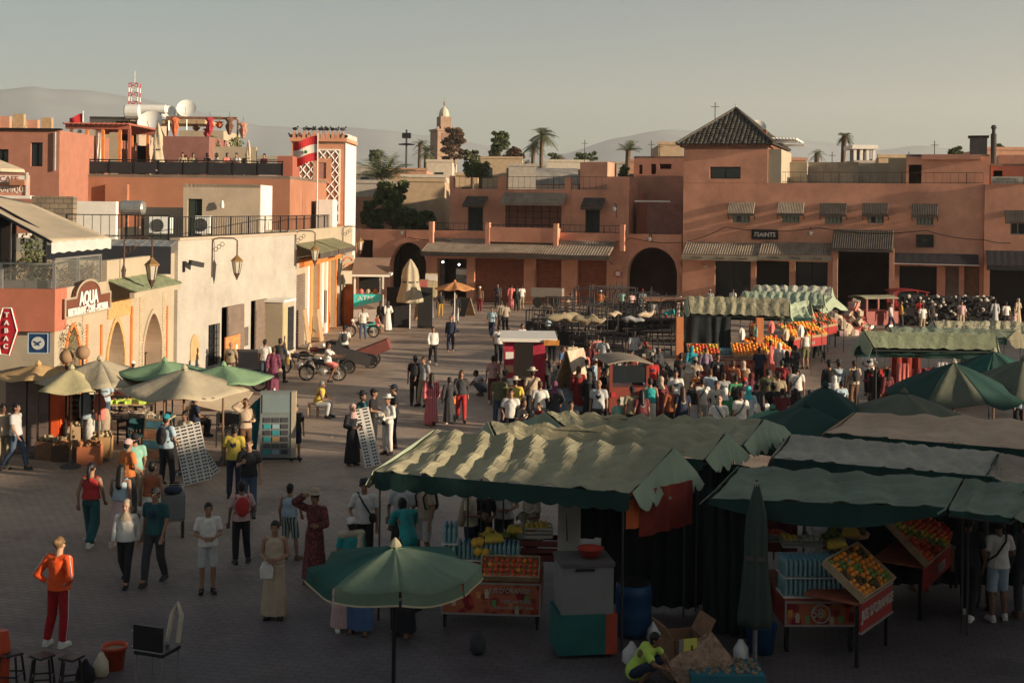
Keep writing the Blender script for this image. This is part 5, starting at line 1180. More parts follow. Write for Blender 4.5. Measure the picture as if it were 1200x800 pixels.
def bulge(mb,p0,p1,r0,r1,n=10,ends=(1,1),fx=1.0,fy=1.0):
 """round limb segment; ends: 1 = rounded, 0 = flat"""
 p0,p1=Vector(p0),Vector(p1);d=p1-p0;L=d.length
 if L<1e-6:return
 q=Vector((0,0,1)).rotation_difference(d);prof=[]
 if ends[0]:prof+=[(r0*cos(t),-r0*sin(t))for t in(1.45,1.05,.55)]
 prof+=[(r0,0),(r1,L)]
 if ends[1]:prof+=[(r1*cos(t),L+r1*sin(t))for t in(.55,1.05,1.45)]
 vs=[];fs=[];nn=len(prof)
 for r,z in prof:
  for k in range(n):
   a=2*pi*k/n;v=q@Vector((r*cos(a),r*sin(a),z))+p0;vs.append(v)
 for i in range(nn-1):
  for k in range(n):
   k2=(k+1)%n;fs.append((i*n+k,i*n+k2,(i+1)*n+k2,(i+1)*n+k))
 fs.append(tuple(range(n))[::-1]);fs.append(tuple((nn-1)*n+k for k in range(n)))
 mb.add(vs,fs)
def ellip(mb,c,rx,ry,rz,rot=None):
 mb.ball(c,1.0,14,10,(rx,ry,rz),mtx=rot.to_matrix().to_4x4()if rot else None)
def loft(mb,rings,n=20,fold=0.0,nf=7,ph=0.0):
 """rings: (center, rx, ry, fold amplitude scale)"""
 vs=[];fs=[]
 for i,(c,rx,ry,fa)in enumerate(rings):
  for k in range(n):
   a=2*pi*k/n;s_=1+fold*fa*sin(nf*a+ph+i*.25)
   vs.append((c[0]+rx*cos(a)*s_,c[1]+ry*sin(a)*s_,c[2]))
 for i in range(len(rings)-1):
  for k in range(n):
   k2=(k+1)%n;fs.append((i*n+k,i*n+k2,(i+1)*n+k2,(i+1)*n+k))
 fs.append(tuple(range(n))[::-1]);fs.append(tuple((len(rings)-1)*n+k for k in range(n)))
 mb.add(vs,fs)
def remesh(mb,name,vox,smooth=3,fac=.5):
 me=mb.mesh('tmp');o=bpy.data.objects.new('tmp',me);COL.objects.link(o)
 bm=bmesh.new();bm.from_mesh(me);bmesh.ops.recalc_face_normals(bm,faces=bm.faces);bm.to_mesh(me);bm.free()
 r=o.modifiers.new('r','REMESH');r.mode='VOXEL';r.voxel_size=vox;r.use_smooth_shade=True
 if smooth:s=o.modifiers.new('s','SMOOTH');s.iterations=smooth;s.factor=fac
 dg=bpy.context.evaluated_depsgraph_get();out=bpy.data.meshes.new_from_object(o.evaluated_get(dg));out.name=name
 bpy.data.objects.remove(o);bpy.data.meshes.remove(me)
 return out
def base_pose():
 return dict(pel=V(0,0,.95),che=V(0,.0,1.27),nek=V(0,.01,1.47),hed=V(0,-.015,1.608),shL=V(.175,.01,1.39),shR=V(-.175,.01,1.39),elL=V(.235,.03,1.12),elR=V(-.235,.03,1.12),wrL=V(.245,-.05,.87),wrR=V(-.245,-.05,.87),hdL=V(.01,-.02,-.1),hdR=V(-.01,-.02,-.1),hiL=V(.09,0,.91),hiR=V(-.09,0,.91),knL=V(.105,-.02,.49),knR=V(-.105,-.02,.49),anL=V(.11,.02,.08),anR=V(-.11,.02,.08),ftL=V(.02,-.14,-.03),ftR=V(-.02,-.14,-.03),curl=.5)
def shift(P,keys,d):
 for k in keys:P[k]=P[k]+d
def pose(name):
 P=base_pose()
 if name=='stand2':P.update(elR=V(-.27,.0,1.13),wrR=V(-.19,-.2,1.02),knR=V(-.12,-.07,.5),anR=V(-.16,-.06,.08),ftR=V(-.05,-.14,-.03))
 if name=='walk':P.update(knL=V(.1,-.17,.52),anL=V(.1,-.26,.10),ftL=V(.01,-.13,.03),knR=V(-.1,.04,.5),anR=V(-.1,.30,.15),ftR=V(0,-.11,-.09),elL=V(.23,.10,1.13),wrL=V(.23,.08,.89),elR=V(-.23,-.03,1.13),wrR=V(-.21,-.17,.92),hdR=V(.0,-.06,-.09))
 if name=='walk2':P.update(knR=V(-.1,-.14,.52),anR=V(-.1,-.2,.10),ftR=V(0,-.13,.02),knL=V(.1,.02,.5),anL=V(.1,.22,.12),ftL=V(0,-.12,-.07),elR=V(-.23,.08,1.13),wrR=V(-.24,.04,.88),elL=V(.23,-.02,1.13),wrL=V(.2,-.14,.9),hdL=V(0,-.05,-.09))
 if name=='hold':P.update(elL=V(.24,.0,1.13),elR=V(-.24,.0,1.13),wrL=V(.1,-.24,1.1),wrR=V(-.1,-.24,1.1),hdL=V(-.08,-.05,.0),hdR=V(.08,-.05,.0))
 if name=='phone':P.update(elR=V(-.24,-.02,1.14),wrR=V(-.12,-.27,1.25),hdR=V(.05,-.05,.06),elL=V(.235,.03,1.12),hed=V(0,-.045,1.615))
 if name=='hips':P.update(elL=V(.33,.10,1.13),elR=V(-.30,.13,1.12),wrL=V(.19,.06,1.02),wrR=V(-.19,.06,1.02),hdL=V(-.08,.03,-.02),hdR=V(.08,.03,-.02),knL=V(.13,-.02,.49),anL=V(.19,.03,.08),knR=V(-.11,.0,.49),anR=V(-.10,.03,.08))
 if name=='armup':P.update(elR=V(-.36,-.12,1.52),wrR=V(-.16,-.16,1.66),hdR=V(.08,-.02,.03),elL=V(.25,-.05,1.13),wrL=V(.16,-.22,1.12),hdL=V(-.07,-.04,.02))
 if name=='reach':P.update(elR=V(-.34,-.16,1.50),wrR=V(-.36,-.32,1.72),hdR=V(0,-.03,.09),elL=V(.3,-.12,1.28),wrL=V(.28,-.35,1.3),hdL=V(0,-.09,.02))
 if name=='lean':
  P.update(che=V(0,-.14,1.22),nek=V(0,-.26,1.38),hed=V(0,-.36,1.48),shL=V(.185,-.22,1.34),shR=V(-.185,-.22,1.34),elL=V(.23,-.34,1.1),elR=V(-.23,-.34,1.1),wrL=V(.15,-.52,1.0),wrR=V(-.15,-.52,1.0),hdL=V(-.02,-.09,-.02),hdR=V(.02,-.09,-.02))
 if name=='bend':
  P.update(pel=V(0,.06,.93),che=V(0,-.24,1.08),nek=V(0,-.42,1.13),hed=V(0,-.56,1.12),shL=V(.18,-.36,1.12),shR=V(-.18,-.36,1.12),elL=V(.2,-.42,.85),elR=V(-.2,-.42,.85),wrL=V(.12,-.52,.65),wrR=V(-.12,-.52,.65),hiL=V(.09,.06,.89),hiR=V(-.09,.06,.89))
 if name in('sit','sit2','ride'):
  s=-.48;P={k:(v.copy()if isinstance(v,Vector)else v)for k,v in P.items()}
  for k in('pel','che','nek','hed','shL','shR','elL','elR','wrL','wrR','hiL','hiR'):P[k]=P[k]+V(0,0,s+.03)
  P.update(knL=V(.12,-.42,.47),knR=V(-.12,-.42,.47),anL=V(.13,-.40,.08),anR=V(-.13,-.36,.08),elL=V(.23,-.05,.68),elR=V(-.23,-.05,.68),wrL=V(.13,-.28,.58),wrR=V(-.13,-.28,.58),hdL=V(-.02,-.1,.0),hdR=V(.02,-.1,.0))
  if name=='sit2':
   P['che']+=V(0,-.08,-.02)
   for k in('nek','hed','shL','shR'):P[k]=P[k]+V(0,-.15,-.05)
   P.update(elL=V(.24,-.25,.62),elR=V(-.24,-.25,.62),wrL=V(.08,-.42,.68),wrR=V(-.08,-.42,.68))
  if name=='ride':
   for k in list(P):
    if isinstance(P[k],Vector)and k[:2]not in('hd','ft'):P[k]=P[k]+V(0,0,.28)
   P.update(knL=V(.2,-.35,.62),knR=V(-.2,-.35,.62),anL=V(.22,-.12,.28),anR=V(-.26,-.12,.08),elL=V(.3,-.25,1.0),elR=V(-.3,-.25,1.0),wrL=V(.28,-.5,1.02),wrR=V(-.28,-.5,1.02))
 if name=='crouch':
  for k in('pel','che','nek','hed','shL','shR','hiL','hiR'):P[k]=P[k]+V(0,.0,-.68)
  P['che']+=V(0,-.14,-.02);
  for k in('nek','hed','shL','shR'):P[k]=P[k]+V(0,-.27,-.08)
  P['hed']+=V(0,-.07,-.03)
  P.update(knL=V(.2,-.40,.46),knR=V(-.2,-.40,.46),anL=V(.14,-.12,.08),anR=V(-.14,-.12,.08),elL=V(.26,-.42,.48),elR=V(-.26,-.42,.48),wrL=V(.08,-.56,.38),wrR=V(-.08,-.56,.38),hdL=V(-.03,-.08,-.04),hdR=V(.03,-.08,-.04))
 return P
POSES={}
def getp(n):
 if n not in POSES:POSES[n]=pose(n)
 return POSES[n]
def hand(mb,wr,d,side,curl=.5,fine=True):
 """palm, four unequal fingers with a bend, thumb off the side of the palm"""
 d=Vector(d).normalized();up=V(0,-1,0)if abs(d.y)<.8 else V(0,0,1)
 sd=d.cross(up).normalized()*side;n=sd.cross(d).normalized()*side
 c=wr+d*.05
 bulge(mb,wr,wr+d*.02,.026,.028);
 for k in(-1,0,1):bulge(mb,wr+d*.015+sd*k*.014,wr+d*.085+sd*k*.024,.017,.014,6)
 if not fine:bulge(mb,wr+d*.08,wr+d*.15+n*.02,.026,.018,8);return
 for k,L in enumerate((.062,.072,.068,.052)):
  b=wr+d*.088+sd*(-.033+.022*k);m1=b+d*L*.5+n*L*.18*curl;t=m1+(d*(1-curl*.7)+n*curl).normalized()*L*.55
  bulge(mb,b,m1,.0105,.010,6);bulge(mb,m1,t,.010,.0085,6)
 tb=wr+d*.03-sd*.03;t1=tb-sd*.028+d*.03+n*.012;bulge(mb,tb,t1,.013,.011,6);bulge(mb,t1,t1+d*.032+n*.012,.0105,.009,6)
def body(pn,lod):
 P=getp(pn);mb=MB();fine=lod==0
 up=(P['nek']-P['pel']).normalized();q=V(0,0,1).rotation_difference(up)
 ellip(mb,P['pel']+up*.02,.150,.108,.12,q);ellip(mb,(P['pel']+P['che'])/2,.130,.10,.16,q)
 ellip(mb,P['che'],.155,.108,.17,q);bulge(mb,P['shL']*.93+P['nek']*.07-up*.01,P['shR']*.93+P['nek']*.07-up*.01,.06,.06)
 bulge(mb,P['che']+up*.12,P['nek']-up*.02,.085,.062);bulge(mb,P['nek']-up*.02,P['hed']-V(0,0,.07),.062,.056)
 for s,S in(('L',1),('R',-1)):
  bulge(mb,P['sh'+s],P['el'+s],.050,.037);bulge(mb,P['el'+s],P['wr'+s],.037,.025)
  hand(mb,P['wr'+s],P['hd'+s],S,P['curl'],fine)
  bulge(mb,P['hi'+s],P['kn'+s],.082,.054,12);k,a=P['kn'+s],P['an'+s]
  mid=k+(a-k)*.35+V(0,.012,0);bulge(mb,k,mid,.052,.055,10);bulge(mb,mid,a,.055,.034,10)
  bulge(mb,a-V(0,-.01,.035),a+P['ft'+s]*.6-V(0,0,.01),.036,.036,8);bulge(mb,a+P['ft'+s]*.6-V(0,0,.01),a+P['ft'+s]*1.05,.034,.026,8)
 h=P['hed']
 ellip(mb,h+V(0,.012,.02),.074,.092,.098);ellip(mb,h+V(0,-.022,-.045),.056,.062,.062);ellip(mb,h+V(0,-.055,-.092),.026,.022,.018)
 bulge(mb,h+V(0,-.088,.012),h+V(0,-.104,-.022),.010,.014,6)
 for S in(-1,1):
  ellip(mb,h+V(.075*S,.012,-.01),.012,.02,.03);ellip(mb,h+V(.034*S,-.07,.028),.024,.012,.010);ellip(mb,h+V(.036*S,-.066,-.03),.022,.014,.018)
 bulge(mb,h+V(-.018,-.083,-.058),h+V(.018,-.083,-.058),.009,.009,6)
 return remesh(mb,'body_'+pn,.0088 if fine else.017,3 if fine else 2)
def top_mesh(pn,kind,lod):
 """tee, long, tank, coat"""
 P=getp(pn);mb=MB();up=(P['nek']-P['pel']).normalized();q=V(0,0,1).rotation_difference(up)
 e=.02
 hem=P['pel']-up*(.04 if kind in('tee','long')else(-.04 if kind=='tank' else.3))
 rings=[]
 for t,rx,ry in((0,.196,.158),(.18,.182,.146),(.42,.160,.128),(.68,.176,.132),(.86,.168,.116)):
  c=hem.lerp(P['nek']-up*.03,t);rings.append((c,rx,ry,1-t))
 if q.angle<.25:loft(mb,rings,22,.035,7,1.0)
 else:
  for a,b in zip(rings,rings[1:]):bulge(mb,a[0],b[0],a[1]*.86,b[1]*.86,14)
 bulge(mb,P['che']+up*.10,P['nek']-up*.035,.12,.072,12,(1,0))
 if kind!='tank':bulge(mb,P['shL']*.95+P['nek']*.05-up*.005,P['shR']*.95+P['nek']*.05-up*.005,.074,.074)
 else:
  for s in 'LR':bulge(mb,P['sh'+s]*.7+P['nek']*.3,P['che']+up*.04,.05,.1)
 for s in 'LR':
  sh,el,wr=P['sh'+s],P['el'+s],P['wr'+s]
  if kind=='tee':bulge(mb,sh,sh.lerp(el,.72),.072,.066,10,(1,0))
  if kind in('long','coat'):bulge(mb,sh,el,.070,.055,10);bulge(mb,el,el.lerp(wr,.96),.055,.040,10,(1,0))
 if kind=='coat':loft(mb,[(V(0,0,.42),.25,.19,1),(P['pel'],.19,.145,.6),(P['che'],.17,.125,0)],26,.06,8)
 return remesh(mb,kind+'_'+pn,.0125 if lod==0 else.02,2)
def legs_mesh(pn,kind,lod):
 """trousers, baggy, shorts, skirt, robe, longrobe(with sleeves)"""
 P=getp(pn);mb=MB();up=(P['nek']-P['pel']).normalized();q=V(0,0,1).rotation_difference(up)
 sit=pn in('sit','sit2','ride','crouch')
 if kind in('trousers','baggy','shorts'):
  ellip(mb,P['pel']-V(0,0,.02),.16,.12,.12);w_={'trousers':1.0,'baggy':1.35,'shorts':1.12}[kind]
  bulge(mb,P['pel']+up*.02,P['pel']+up*.07,.125,.115,14)
  for s in 'LR':
   hi,kn,an=P['hi'+s],P['kn'+s],P['an'+s]
   if kind=='shorts':bulge(mb,hi,hi.lerp(kn,.97),.098,.088,12,(1,0))
   else:bulge(mb,hi,kn,.097,.078*w_,12);bulge(mb,kn,kn.lerp(an,.45),.078*w_,.074*w_,12);bulge(mb,kn.lerp(an,.45),kn.lerp(an,.94),.074*w_,.062*w_,12,(1,0))
 else:
  top=P['pel']+up*.10
  if not sit:
   an=(P['anL']+P['anR'])/2;zb=.07 if kind in('robe','longrobe','maxi')else.45
   dx=abs(P['anL'].y-P['anR'].y)*.55;c=V(an.x,an.y*.8,zb);wide=.24 if kind!='skirt' else.22
   rings=[(c,wide,wide*.8+dx*.5,1.0),(c.lerp(top,.3),wide*.93,wide*.72+dx*.35,.9),(c.lerp(top,.6),.19,.15+dx*.1,.6),(V(P['pel'].x,P['pel'].y,.93 if pn!='bend' else.9),.178,.14,.3),(top,.145,.115,0)]
   loft(mb,rings,30,.075,9,.5)
  else:
   for s in 'LR':bulge(mb,P['hi'+s],P['kn'+s],.12,.11,12);bulge(mb,P['kn'+s],P['an'+s],.12,.13,12,(1,0))
   bulge(mb,(P['knL']+P['knR'])/2,(P['anL']+P['anR'])/2,.14,.16,12,(1,0));ellip(mb,P['pel'],.19,.16,.15);bulge(mb,P['pel'],(P['knL']+P['knR'])/2,.13,.12)
  if kind in('robe','longrobe','dress'):
   for a,b,r0,r1 in((P['pel'],P['che'],.155,.150),(P['che'],P['nek']-up*.06,.150,.10)):bulge(mb,a,b,r0*.9,r1*.92,14)
   ellip(mb,P['che'],.172,.125,.17,q)
   bulge(mb,P['shL']*.95+P['nek']*.05,P['shR']*.95+P['nek']*.05,.07,.07)
   for s in 'LR':
    sh,el,wr=P['sh'+s],P['el'+s],P['wr'+s]
    if kind=='dress':bulge(mb,sh,sh.lerp(el,.5),.066,.06,10,(1,0))
    else:bulge(mb,sh,el,.075,.072,10);bulge(mb,el,el.lerp(wr,.95),.072,.075,10,(1,0))
 return remesh(mb,kind+'_'+pn,.0135 if lod==0 else.021,2)
def head_mesh(kind):
 """around the head centre"""
 mb=MB();vox=.008
 if kind=='short':ellip(mb,V(0,.022,.034),.082,.098,.098);ellip(mb,V(0,.05,-.03),.07,.062,.07)
 elif kind=='curly':
  ellip(mb,V(0,.02,.045),.092,.105,.10)
  for k in range(26):a=k*2.4;z=-.03+.14*k/26;r=sqrt(max(.02,1-(z/.16)**2));mb.ball((.085*r*cos(a),.03+.09*r*sin(a)if sin(a)>-.5 else.02,z+.01),.028,6,5)
 elif kind=='long':
  ellip(mb,V(0,.022,.034),.086,.100,.098);bulge(mb,V(0,.06,.0),V(0,.10,-.32),.078,.085,12);bulge(mb,V(.05,.05,0),V(.07,.06,-.22),.04,.035);bulge(mb,V(-.05,.05,0),V(-.07,.06,-.22),.04,.035)
 elif kind=='ponytail':ellip(mb,V(0,.022,.034),.083,.100,.098);bulge(mb,V(0,.11,.05),V(0,.15,-.06),.035,.04);bulge(mb,V(0,.15,-.06),V(0,.13,-.28),.038,.018)
 elif kind=='bun':ellip(mb,V(0,.022,.034),.083,.099,.098);ellip(mb,V(0,.12,.06),.045,.04,.045)
 elif kind=='scarf':
  ellip(mb,V(0,.048,.035),.098,.112,.112);bulge(mb,V(0,.055,.0),V(0,.03,-.16),.088,.095,14);bulge(mb,V(0,-.01,-.13),V(0,.0,-.16),.07,.09,12);bulge(mb,V(0,.02,-.15),V(0,.02,-.26),.10,.17,14,(1,0))
 elif kind=='cap':ellip(mb,V(0,.018,.045),.088,.104,.088);mb.lathe([(.075,0),(.076,.012)],14,(0,-.085,.062),sy=1.0)
 elif kind=='hat':mb.lathe([(.18,.0),(.182,.012)],24,(0,.01,.075));mb.lathe([(.095,.0),(.09,.07),(.06,.1),(.01,.11)],16,(0,.01,.08))
 elif kind=='bald':return None
 o=remesh(mb,kind,vox if kind!='hat' else.01,2)
 return o
def shoe_mesh():
 mb=MB();bulge(mb,V(0,.035,-.03),V(0,-.08,-.035),.048,.046,10);bulge(mb,V(0,-.08,-.035),V(0,-.15,-.045),.046,.036,10);bulge(mb,V(0,.03,-.03),V(0,.02,.03),.044,.042,10,(1,0))
 mb.box(-.04,-.17,-.085,.04,.07,-.06);return remesh(mb,'shoe',.01,2)
_M={}
def gm(key,fn):
 if key not in _M:_M[key]=fn()
 return _M[key]
eyeb=MB();eyeb.ball((0,0,0),.009,7,5,(1.4,.5,.8));EYE=eyeb.mesh('eye',EYEM)
lipb=MB();lipb.ball((0,0,0),.02,8,5,(1.1,.35,.32));LIP=lipb.mesh('mouth',LIPM)
browb=MB();browb.ball((0,0,0),.018,8,5,(1.1,.3,.22));BROW=browb.mesh('eyebrow',EYEM)
packb=MB();ellip(packb,V(0,.17,1.22),.15,.085,.21);ellip(packb,V(0,.235,1.15),.11,.04,.12);PACK=None
def ex_back(ex):return any(x[0]in('backpack','sling','apron','shawl','load')for x in ex)
def person(loc,face,pn,ht,top,bot,hair,skin=1,extra=(),label='',group=None,tilt=0.0,lod=None,cat='person'):
 """top/bot: (kind, colour) ; hair: (kind, colour)"""
 loc=Vector(loc);D=loc.y
 if lod is None:lod=0 if D<31 else 1
 k=ht/1.75;P=getp(pn)
 e=empty('person',loc,radians(face),label,cat,group);e.scale=(k,k,k)
 if tilt:e.rotation_euler=(tilt,0,radians(face))
 b=inst('body',gm(('b',pn,lod),lambda:body(pn,lod)),e,mt=SKIN[skin])
 if top:inst({'tee':'shirt','long':'shirt','tank':'vest','coat':'coat'}[top[0]],gm(('t',pn,top[0],lod),lambda:top_mesh(pn,top[0],lod)),e,mt=CL[top[1]])
 if bot:inst({'baggy':'trousers','longrobe':'robe','maxi':'skirt'}.get(bot[0],bot[0]),gm(('l',pn,bot[0],lod),lambda:legs_mesh(pn,bot[0],lod)),e,mt=CL[bot[1]])
 hd=P['hed']
 if hair and hair[0]!='bald':
  kind,colr=hair
  if kind in('cap','hat','scarf'):
   if kind=='cap' or kind=='hat':inst('hair',gm(('h','short'),lambda:head_mesh('short')),e,hd,mt=HAIRM['black'])
   inst({'scarf':'headscarf'}.get(kind,kind),gm(('h',kind),lambda:head_mesh(kind)),e,hd,mt=CL[colr]if colr in CL else HAIRM[colr])
  else:inst('hair',gm(('h',kind),lambda:head_mesh(kind)),e,hd,mt=HAIRM[colr])
 fa=face%360
 if D<50 and(fa<110 or fa>250):
  for S in(-1,1):inst('eye',EYE,e,hd+V(.033*S,-.083,.012));inst('eyebrow',BROW,e,hd+V(.034*S,-.084,.036))
  inst('mouth',LIP,e,hd+V(0,-.088,-.056))
 if D<60:
  shm=[CL['white'],CL['black'],CL['brown'],CL['charcoal']][hash(label)%4 if False else(len(label)%4)]
  sm=next((CL[x[1]]for x in extra if x[0]=='shoes'),shm)
  for s in 'LR':
   ft=P['ft'+s];inst('shoe',gm('shoe',shoe_mesh),e,P['an'+s],(0,0,atan2(ft.y,ft.x)+pi/2),mt=sm)
 up=(P['nek']-P['pel']).normalized();tl=atan2(-up.y,up.z)
 if top and top[0]=='tee' and abs(tl)<.08 and D<62 and len(label)%3==0 and not ex_back(extra):
  sg=-1 if(fa<100 or fa>260)else 1;pc=CL[('offwhite','grey','rust','charcoal')[len(label)%4]]if top[1]in('black','navy','charcoal','maroon','darkred','green','rust')else CL[('navy','charcoal','teal')[len(label)%3]]
  mm=MB();mm.grid(lambda u,v:V(-.07+.14*u,sg*(.148-.02*abs(u-.5)),1.30-.09*v+.02*sin(u*9)),6,3,thick=.006);mm.build('printed_motif',pc,e)
 for x in extra:
  if x[0]=='backpack':
   o=inst('backpack',gm('pack',lambda:remesh(packb,'backpack',.014,2)),e,mt=CL[x[1]])
   if abs(tl)>.1:o.rotation_euler=(tl,0,0);o.location=P['pel']-(Matrix.Rotation(tl,3,'X')@V(0,0,.95))
   for S in(-1,1):MB().tube([V(.12*S,.12,1.38),V(.13*S,.0,1.475),V(.125*S,-.13,1.33),V(.14*S,-.09,1.12),V(.14*S,.1,1.08)],.016,5).build('strap',CL[x[1]],e)if abs(tl)<.1 else None
  if x[0]=='sling':
   MB().tube([V(-.13,.02,1.475),V(-.02,-.155,1.33),V(.14,-.14,1.08),V(.19,0,1.02),V(.1,.14,1.15),V(-.06,.15,1.38),V(-.13,.02,1.475)],.018,5).build('strap',CL[x[1]],e)
   mm=MB();mm.ball((.17,-.12,1.02),.09,10,8,(.8,.5,1.1));mm.build('bag',CL[x[1]],e,smooth=True)
  if x[0]=='handbag':
   mm=MB();mm.lathe([(.02,-.34),(.11,-.32),(.12,-.15),(.07,-.04)],10,tuple(P['wrR']),sy=.4);o=mm.build('bag',CL[x[1]],e)
   MB().tube([P['wrR']+V(.06,0,-.06),P['wrR']+V(0,0,.02),P['wrR']+V(-.06,0,-.06)],.008,5).build('handle',CL[x[1]],e)
  if x[0]=='stripes':
   for s,S in(('L',1),('R',-1)):
    hi,kn,an=P['hi'+s],P['kn'+s],P['an'+s];sh,el,wr=P['sh'+s],P['el'+s],P['wr'+s]
    o1=V(.092*S,0,0);MB().tube([hi+o1*1.05,kn+V(.072*S,0,0),an+V(.055*S,0,.05)],.014,4).build('side_stripe',CL['white'],e)
    out=V(.4*S,.2,.9).normalized();MB().tube([sh+out*.07,el+V(.05*S,.03,.02),wr+V(.035*S,.02,.02)],.011,4).build('sleeve_stripe',CL['white'],e)
  if x[0]=='straps':
   for S in(-1,1):MB().tube([V(.08*S,-.12,1.36),V(.09*S,0,1.475),V(.08*S,.11,1.36)],.008,4).build('strap',CL[x[1]],e)
  if x[0]=='shawl':
   mm=MB();bulge(mm,P['shL']+V(.0,.02,.05),P['shR']+V(0,.02,.05),.075,.075);bulge(mm,P['shR']+V(.02,.06,0),P['shR']+V(.06,.12,-.4),.06,.10);inst('shawl',remesh(mm,'shawl',.016,2),e,mt=CL[x[1]])
  if x[0]=='apron':MB().grid(lambda u,v:V(-.13+.26*u,-.155-.03*sin(pi*u),1.02-.45*v),8,4,thick=.008).build('apron',CL[x[1]],e)
  if x[0]=='beltbag':MB().ball((0,-.165,.93),.07,10,8,(1.4,.6,.9)).build('belt_bag',CL[x[1]],e,smooth=True)
  if x[0]=='load':
   mm=MB();rr=random.Random(len(label))
   for _ in range(9):mm.cbox((rr.uniform(-.16,.16),-.3+rr.uniform(-.05,.05),1.12+rr.uniform(-.1,.16)),(.13,.1,.1),rr.uniform(0,3),0,rr.uniform(0,3))
   mm.build('carried_goods',CL[x[1]],e,kind='stuff')
 return e
# market tents and parasols
def canvas(name,col,st=.35):
 return mat(name,col,rough=.9,var=.16,scale=1.3,bump=.5,bscale=3.2,stain=st,stain_col=[x*.6 for x in col],wrinkle=.05)
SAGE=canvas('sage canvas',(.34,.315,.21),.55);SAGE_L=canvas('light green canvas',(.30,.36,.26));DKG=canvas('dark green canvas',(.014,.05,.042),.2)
PEACH=canvas('peach canvas',(.52,.36,.25));TAUPE=canvas('taupe canvas',(.36,.33,.27));GREYG=canvas('grey green canvas',(.165,.20,.15),.5);BOTTLE=canvas('bottle green canvas',(.018,.085,.066),.2)
GLOW=canvas('green umbrella canvas',(.19,.31,.18));SANDC=canvas('sand canvas',(.40,.35,.25));OCH=canvas('orange brown canvas',(.48,.22,.09))
def tent(label,fl,fr,rl,rr,ze,zr,rip=8,amp=.09,m_=None,vm=None,val=.3,sc=True,gab=None,rows=3,posts=True,name='market_tent',group='market stall tents',back=1.0,skew=.5,endval=True,sagv=0.0):
 FL,FR_,RL,RR=G(*fl,ze),G(*fr,ze),G(*rl,zr),G(*rr,zr)
 BL,BR=RL+(RL-FL)*back,RR+(RR-FR_)*back;BL.z=BR.z=ze
 c=(FL+FR_)/2;e=empty(name,(c.x,c.y,0),0,label,'tent',group);o=Vector((c.x,c.y,0))
 FL,FR_,RL,RR,BL,BR=[p-o for p in(FL,FR_,RL,RR,BL,BR)]
 def tri(x):x=x%1.0;return(x/.62 if x<.62 else(1-x)/.38)
 seed=R.uniform(0,50)
 def rf(u,v,A_,B_):
  p=A_.lerp(B_,v);return p
 def surf(u,v):
  if v<=.5:p=FL.lerp(FR_,u).lerp(RL.lerp(RR,u),v*2)
  else:p=RL.lerp(RR,u).lerp(BL.lerp(BR,u),v*2-1)
  w_=v*2*rows
  kx=u*rip+w_*skew*.5
  kx+=.35*mnoise.noise(Vector((u*3,w_*.8,seed)));a=amp*(tri(kx)-.5)*(.75+.5*mnoise.noise(Vector((u*rip*.5,w_*.7,seed))))
  fold=-.05*max(0,1-abs((w_%1)-.5)*5)*(1+mnoise.noise(Vector((u*6,w_,seed+3))))*(amp/.09)
  nz=.03*mnoise.noise(Vector((u*rip*1.7,w_*1.6,seed)))+.02*mnoise.noise(Vector((u*rip*5,w_*5,seed)))
  edge=min(1,min(u,1-u)*12)
  return p+Vector((0,0,(a+fold)*edge+nz-.05*sin(pi*min(1,v*2))*(1 if v<.5 else.3)))
 MB().grid(surf,int(rip*9),26,thick=.012).build('roof',m_ or SAGE,e,smooth=False)
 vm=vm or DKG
 nsc=max(6,int((FR_-FL).length/.28))
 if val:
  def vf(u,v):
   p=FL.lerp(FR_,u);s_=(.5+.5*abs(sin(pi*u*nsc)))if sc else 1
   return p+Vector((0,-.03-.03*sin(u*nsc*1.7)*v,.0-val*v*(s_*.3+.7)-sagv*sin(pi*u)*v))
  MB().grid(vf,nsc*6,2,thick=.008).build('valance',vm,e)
 gm_=gab or SAGE_L
 for(a,b,c_,side)in((FL,RL,BL,-1),(FR_,RR,BR,1)):
  def gf(u,v):
   top=a.lerp(b,u*2)if u<.5 else b.lerp(c_,u*2-1)
   s_=.7+.3*abs(sin(pi*u*7))if sc else 1
   drop=(val or.25)*1.05+(.35 if side>0 else.1)*sin(pi*u)
   return top+Vector((side*(.05+.12*v+.03*sin(u*20)*v),0,-.0-drop*v*s_))
  if endval:MB().grid(gf,36,3,thick=.008).build('end_flap',gm_,e)
 if posts:
  pm=mat('tent post',(.06,.065,.06),metal=.2)
  for p in((FL,FR_,BL,BR)if c.x<1.5 or c.y>30 else(BL,BR)):
   q=p.copy();q+=(Vector((0,0,0))-q)*.04;MB().tube([(q.x,q.y,0),(q.x,q.y,ze-.04)],.018,6).build('post',pm,e)
  fm=MB()
  for A_,B_ in((FL,FR_),(RL,RR),(BL,BR),(FL,BL),(FR_,BR)):fm.tube([A_-Vector((0,0,.09)),B_-Vector((0,0,.09))],.02,5)
  fm.build('roof_frame',pm,e,kind='stuff')
 return e
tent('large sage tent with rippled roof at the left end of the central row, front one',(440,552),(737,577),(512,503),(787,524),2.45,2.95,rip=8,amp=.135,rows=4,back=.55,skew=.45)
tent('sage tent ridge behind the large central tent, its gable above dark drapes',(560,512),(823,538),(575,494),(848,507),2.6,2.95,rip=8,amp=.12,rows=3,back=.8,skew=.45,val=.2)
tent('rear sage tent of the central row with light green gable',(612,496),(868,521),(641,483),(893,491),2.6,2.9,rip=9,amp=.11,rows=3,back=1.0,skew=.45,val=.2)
tent('grey green tent in shade above the right fruit stall',(832,583),(1108,594),(868,546),(1128,560),2.4,2.6,rip=5,amp=.10,m_=GREYG,val=.10,sc=False,rows=3,back=.4,sagv=.27,gab=GREYG)
